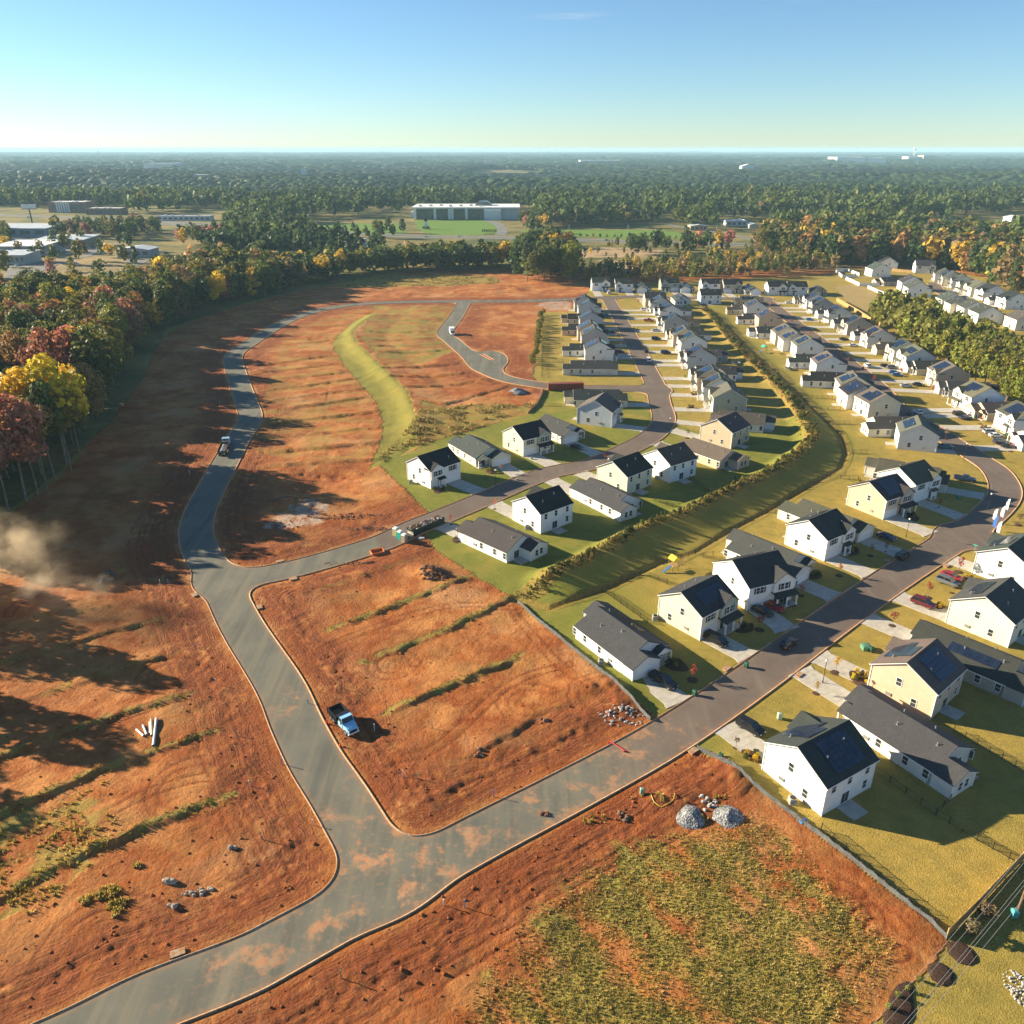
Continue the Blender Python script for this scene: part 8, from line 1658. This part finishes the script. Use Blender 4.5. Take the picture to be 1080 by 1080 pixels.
# dust plume
def dust():
    x, y = at(60, 606); m = MB(); n = 20; c = (x + 1, y + 1)
    m.loft([[(34 * f * math.cos(2 * PI * k / n), 27 * f * math.sin(2 * PI * k / n), z) for k in range(n)] for f, z in ((.95, -.6), (1.05, 3), (1.05, 12), (.95, 18), (.5, 22))]); me = fix_normals(m.mesh('dust_cloud', M['trim'])); o = link('dust_cloud', me, None, (c[0], c[1], .2)); o['label'] = 'tan dust plume drifting left from the tracked loader'; o['category'] = 'dust'; stuff(o)
    t = bpy.data.materials.new('dust'); t.use_nodes = True; N = t.node_tree.nodes; L = t.node_tree.links; N.remove(N['Principled BSDF']); v = N.new('ShaderNodeVolumePrincipled'); v.inputs['Color'].default_value = (.93, .76, .52, 1); v.inputs['Anisotropy'].default_value = 0
    tc = N.new('ShaderNodeTexCoord')
    def blob(loc, rad):
        mp = N.new('ShaderNodeMapping'); mp.vector_type = 'TEXTURE'; mp.inputs['Location'].default_value = loc; mp.inputs['Scale'].default_value = rad; L.new(wv.outputs[0], mp.inputs[0]); ln = N.new('ShaderNodeVectorMath'); ln.operation = 'LENGTH'; L.new(mp.outputs[0], ln.inputs[0]); mr = N.new('ShaderNodeMapRange'); mr.interpolation_type = 'SMOOTHSTEP'; mr.inputs['From Min'].default_value = 1; mr.inputs['From Max'].default_value = .15; mr.inputs['To Min'].default_value = 0; mr.inputs['To Max'].default_value = 1; L.new(ln.outputs['Value'], mr.inputs['Value']); return mr.outputs[0]
    nz = N.new('ShaderNodeTexNoise'); nz.inputs['Scale'].default_value = .16; nz.inputs['Detail'].default_value = 6; nz.inputs['Roughness'].default_value = .62; L.new(tc.outputs['Object'], nz.inputs['Vector'])
    sub = N.new('ShaderNodeVectorMath'); sub.operation = 'SUBTRACT'; sub.inputs[1].default_value = (.5, .5, .5); L.new(nz.outputs['Color'], sub.inputs[0]); scl = N.new('ShaderNodeVectorMath'); scl.operation = 'SCALE'; scl.inputs['Scale'].default_value = 16.0; L.new(sub.outputs[0], scl.inputs[0]); wv = N.new('ShaderNodeVectorMath'); L.new(tc.outputs['Object'], wv.inputs[0]); L.new(scl.outputs[0], wv.inputs[1])
    lx, ly = at(115, 615); ox, oy = c; acc = None
    for loc, rad in (((lx - ox + 1, ly - oy - 6, 1.2), (7, 4, 3.2)), ((lx - ox - 8, ly - oy - 9, 5), (9, 7, 5)), ((-7, -15, 9.5), (12, 9, 6.5)), ((-20, -18, 10.5), (14, 10, 7)), ((-3, -8, 11), (12, 9, 6.5))):
        b = blob(loc, rad)
        if acc is None: acc = b
        else: mm = N.new('ShaderNodeMath'); mm.operation = 'MAXIMUM'; L.new(acc, mm.inputs[0]); L.new(b, mm.inputs[1]); acc = mm.outputs[0]
    nr = N.new('ShaderNodeMapRange'); nr.inputs['From Min'].default_value = .42; nr.inputs['From Max'].default_value = .70; L.new(nz.outputs['Fac'], nr.inputs['Value']); m1 = N.new('ShaderNodeMath'); m1.operation = 'MULTIPLY'; L.new(acc, m1.inputs[0]); L.new(nr.outputs[0], m1.inputs[1]); m2 = N.new('ShaderNodeMath'); m2.operation = 'MULTIPLY'; m2.inputs[1].default_value = .22; L.new(m1.outputs[0], m2.inputs[0]); L.new(m2.outputs[0], v.inputs['Density']); L.new(v.outputs[0], N['Material Output'].inputs['Volume']); me.materials.clear(); me.materials.append(t)
dust()
def haze():
    m = MB(); m.box(-21000, 21000, -60, 27000, -30, 100); o = link('haze', m.mesh('haze', M['trim'])); stuff(o)
    t = bpy.data.materials.new('haze'); t.use_nodes = True; N = t.node_tree.nodes; N.remove(N['Principled BSDF']); v = N.new('ShaderNodeVolumePrincipled'); v.inputs['Color'].default_value = (.50, .80, 1.0, 1); v.inputs['Density'].default_value = HAZE; v.inputs['Anisotropy'].default_value = .0
    t.node_tree.links.new(v.outputs[0], N['Material Output'].inputs['Volume']); o.data.materials.clear(); o.data.materials.append(t)
HAZE = .00007
haze()
# ================================================================ light, sky, camera
EL, AZ = R(19), R(162)
sun = bpy.data.lights.new('sun', 'SUN'); sun.energy = 5.0; sun.angle = R(.5); sun.color = (1.0, .86, .62); so = bpy.data.objects.new('sun', sun); COL.objects.link(so)
sd = Vector((math.cos(EL) * math.cos(AZ), math.cos(EL) * math.sin(AZ), math.sin(EL))); so.rotation_euler = sd.to_track_quat('Z', 'Y').to_euler(); so.location = (0, 0, 200)
w = bpy.data.worlds.new('World'); sc.world = w; w.use_nodes = True; N = w.node_tree.nodes; L = w.node_tree.links; bg = N['Background']; sk = N.new('ShaderNodeTexSky'); sk.sky_type = 'NISHITA'; sk.sun_disc = False; sk.sun_elevation = EL; sk.sun_rotation = PI / 2 - AZ; sk.altitude = 1200; sk.air_density = 1.0; sk.dust_density = .05; sk.ozone_density = 3.5
hs = N.new('ShaderNodeHueSaturation'); hs.inputs['Saturation'].default_value = 1.0; tn = N.new('ShaderNodeMix'); tn.data_type = 'RGBA'; tn.blend_type = 'MULTIPLY'; tn.inputs[0].default_value = 1.0; tn.inputs[7].default_value = (.88, .985, 1.02, 1); L.new(sk.outputs[0], hs.inputs['Color']); L.new(hs.outputs[0], tn.inputs[6]); 
# a few faint wisps of high cloud
tw = N.new('ShaderNodeTexCoord'); mw = N.new('ShaderNodeMapping'); mw.inputs['Scale'].default_value = (5, 2, 75); mw.inputs['Rotation'].default_value = (0, R(3), 0); L.new(tw.outputs['Generated'], mw.inputs[0]); nw = N.new('ShaderNodeTexNoise'); nw.inputs['Scale'].default_value = 1.0; nw.inputs['Detail'].default_value = 6; L.new(mw.outputs[0], nw.inputs['Vector'])
def rmp(v, a, b):
    q = N.new('ShaderNodeMapRange'); q.interpolation_type = 'SMOOTHSTEP'; q.inputs['From Min'].default_value = a; q.inputs['From Max'].default_value = b; L.new(v, q.inputs['Value']); return q.outputs[0]
def mul(a, b): q = N.new('ShaderNodeMath'); q.operation = 'MULTIPLY'; L.new(a, q.inputs[0]); L.new(b, q.inputs[1]); return q.outputs[0]
sx = N.new('ShaderNodeSeparateXYZ'); L.new(tw.outputs['Generated'], sx.inputs[0]); mk = mul(mul(rmp(nw.outputs['Fac'], .54, .85), rmp(sx.outputs['Z'], .105, .135)), mul(rmp(sx.outputs['Z'], .19, .15), mul(rmp(sx.outputs['X'], -.02, .08), rmp(sx.outputs['X'], .42, .3)))); cl = N.new('ShaderNodeMix'); cl.data_type = 'RGBA'; L.new(mk, cl.inputs[0]); L.new(tn.outputs[2], cl.inputs[6]); cl.inputs[7].default_value = (5, 5.4, 5.6, 1); L.new(cl.outputs[2], bg.inputs[0]); bg.inputs[1].default_value = .054
cam = bpy.data.cameras.new('camera'); cam.sensor_width = 36; cam.lens = F / 1080 * 36; cam.clip_end = 60000; cam.clip_start = .5; co = bpy.data.objects.new('camera', cam); COL.objects.link(co); co.location = (0, 0, HC); co.rotation_euler = (PI / 2 - PIT, 0, 0); sc.camera = co
sc.view_settings.view_transform = 'Standard'; sc.view_settings.look = 'None'; sc.view_settings.exposure = 1.55; sc.view_settings.gamma = 1
sc.render.engine = 'CYCLES'; cy = sc.cycles; cy.use_denoising = True; cy.max_bounces = 6; cy.diffuse_bounces = 3; cy.glossy_bounces = 3; cy.transmission_bounces = 3; cy.transparent_max_bounces = 8; cy.volume_bounces = 2; cy.volume_step_rate = 1.5; cy.use_adaptive_sampling = True; cy.adaptive_threshold = .015
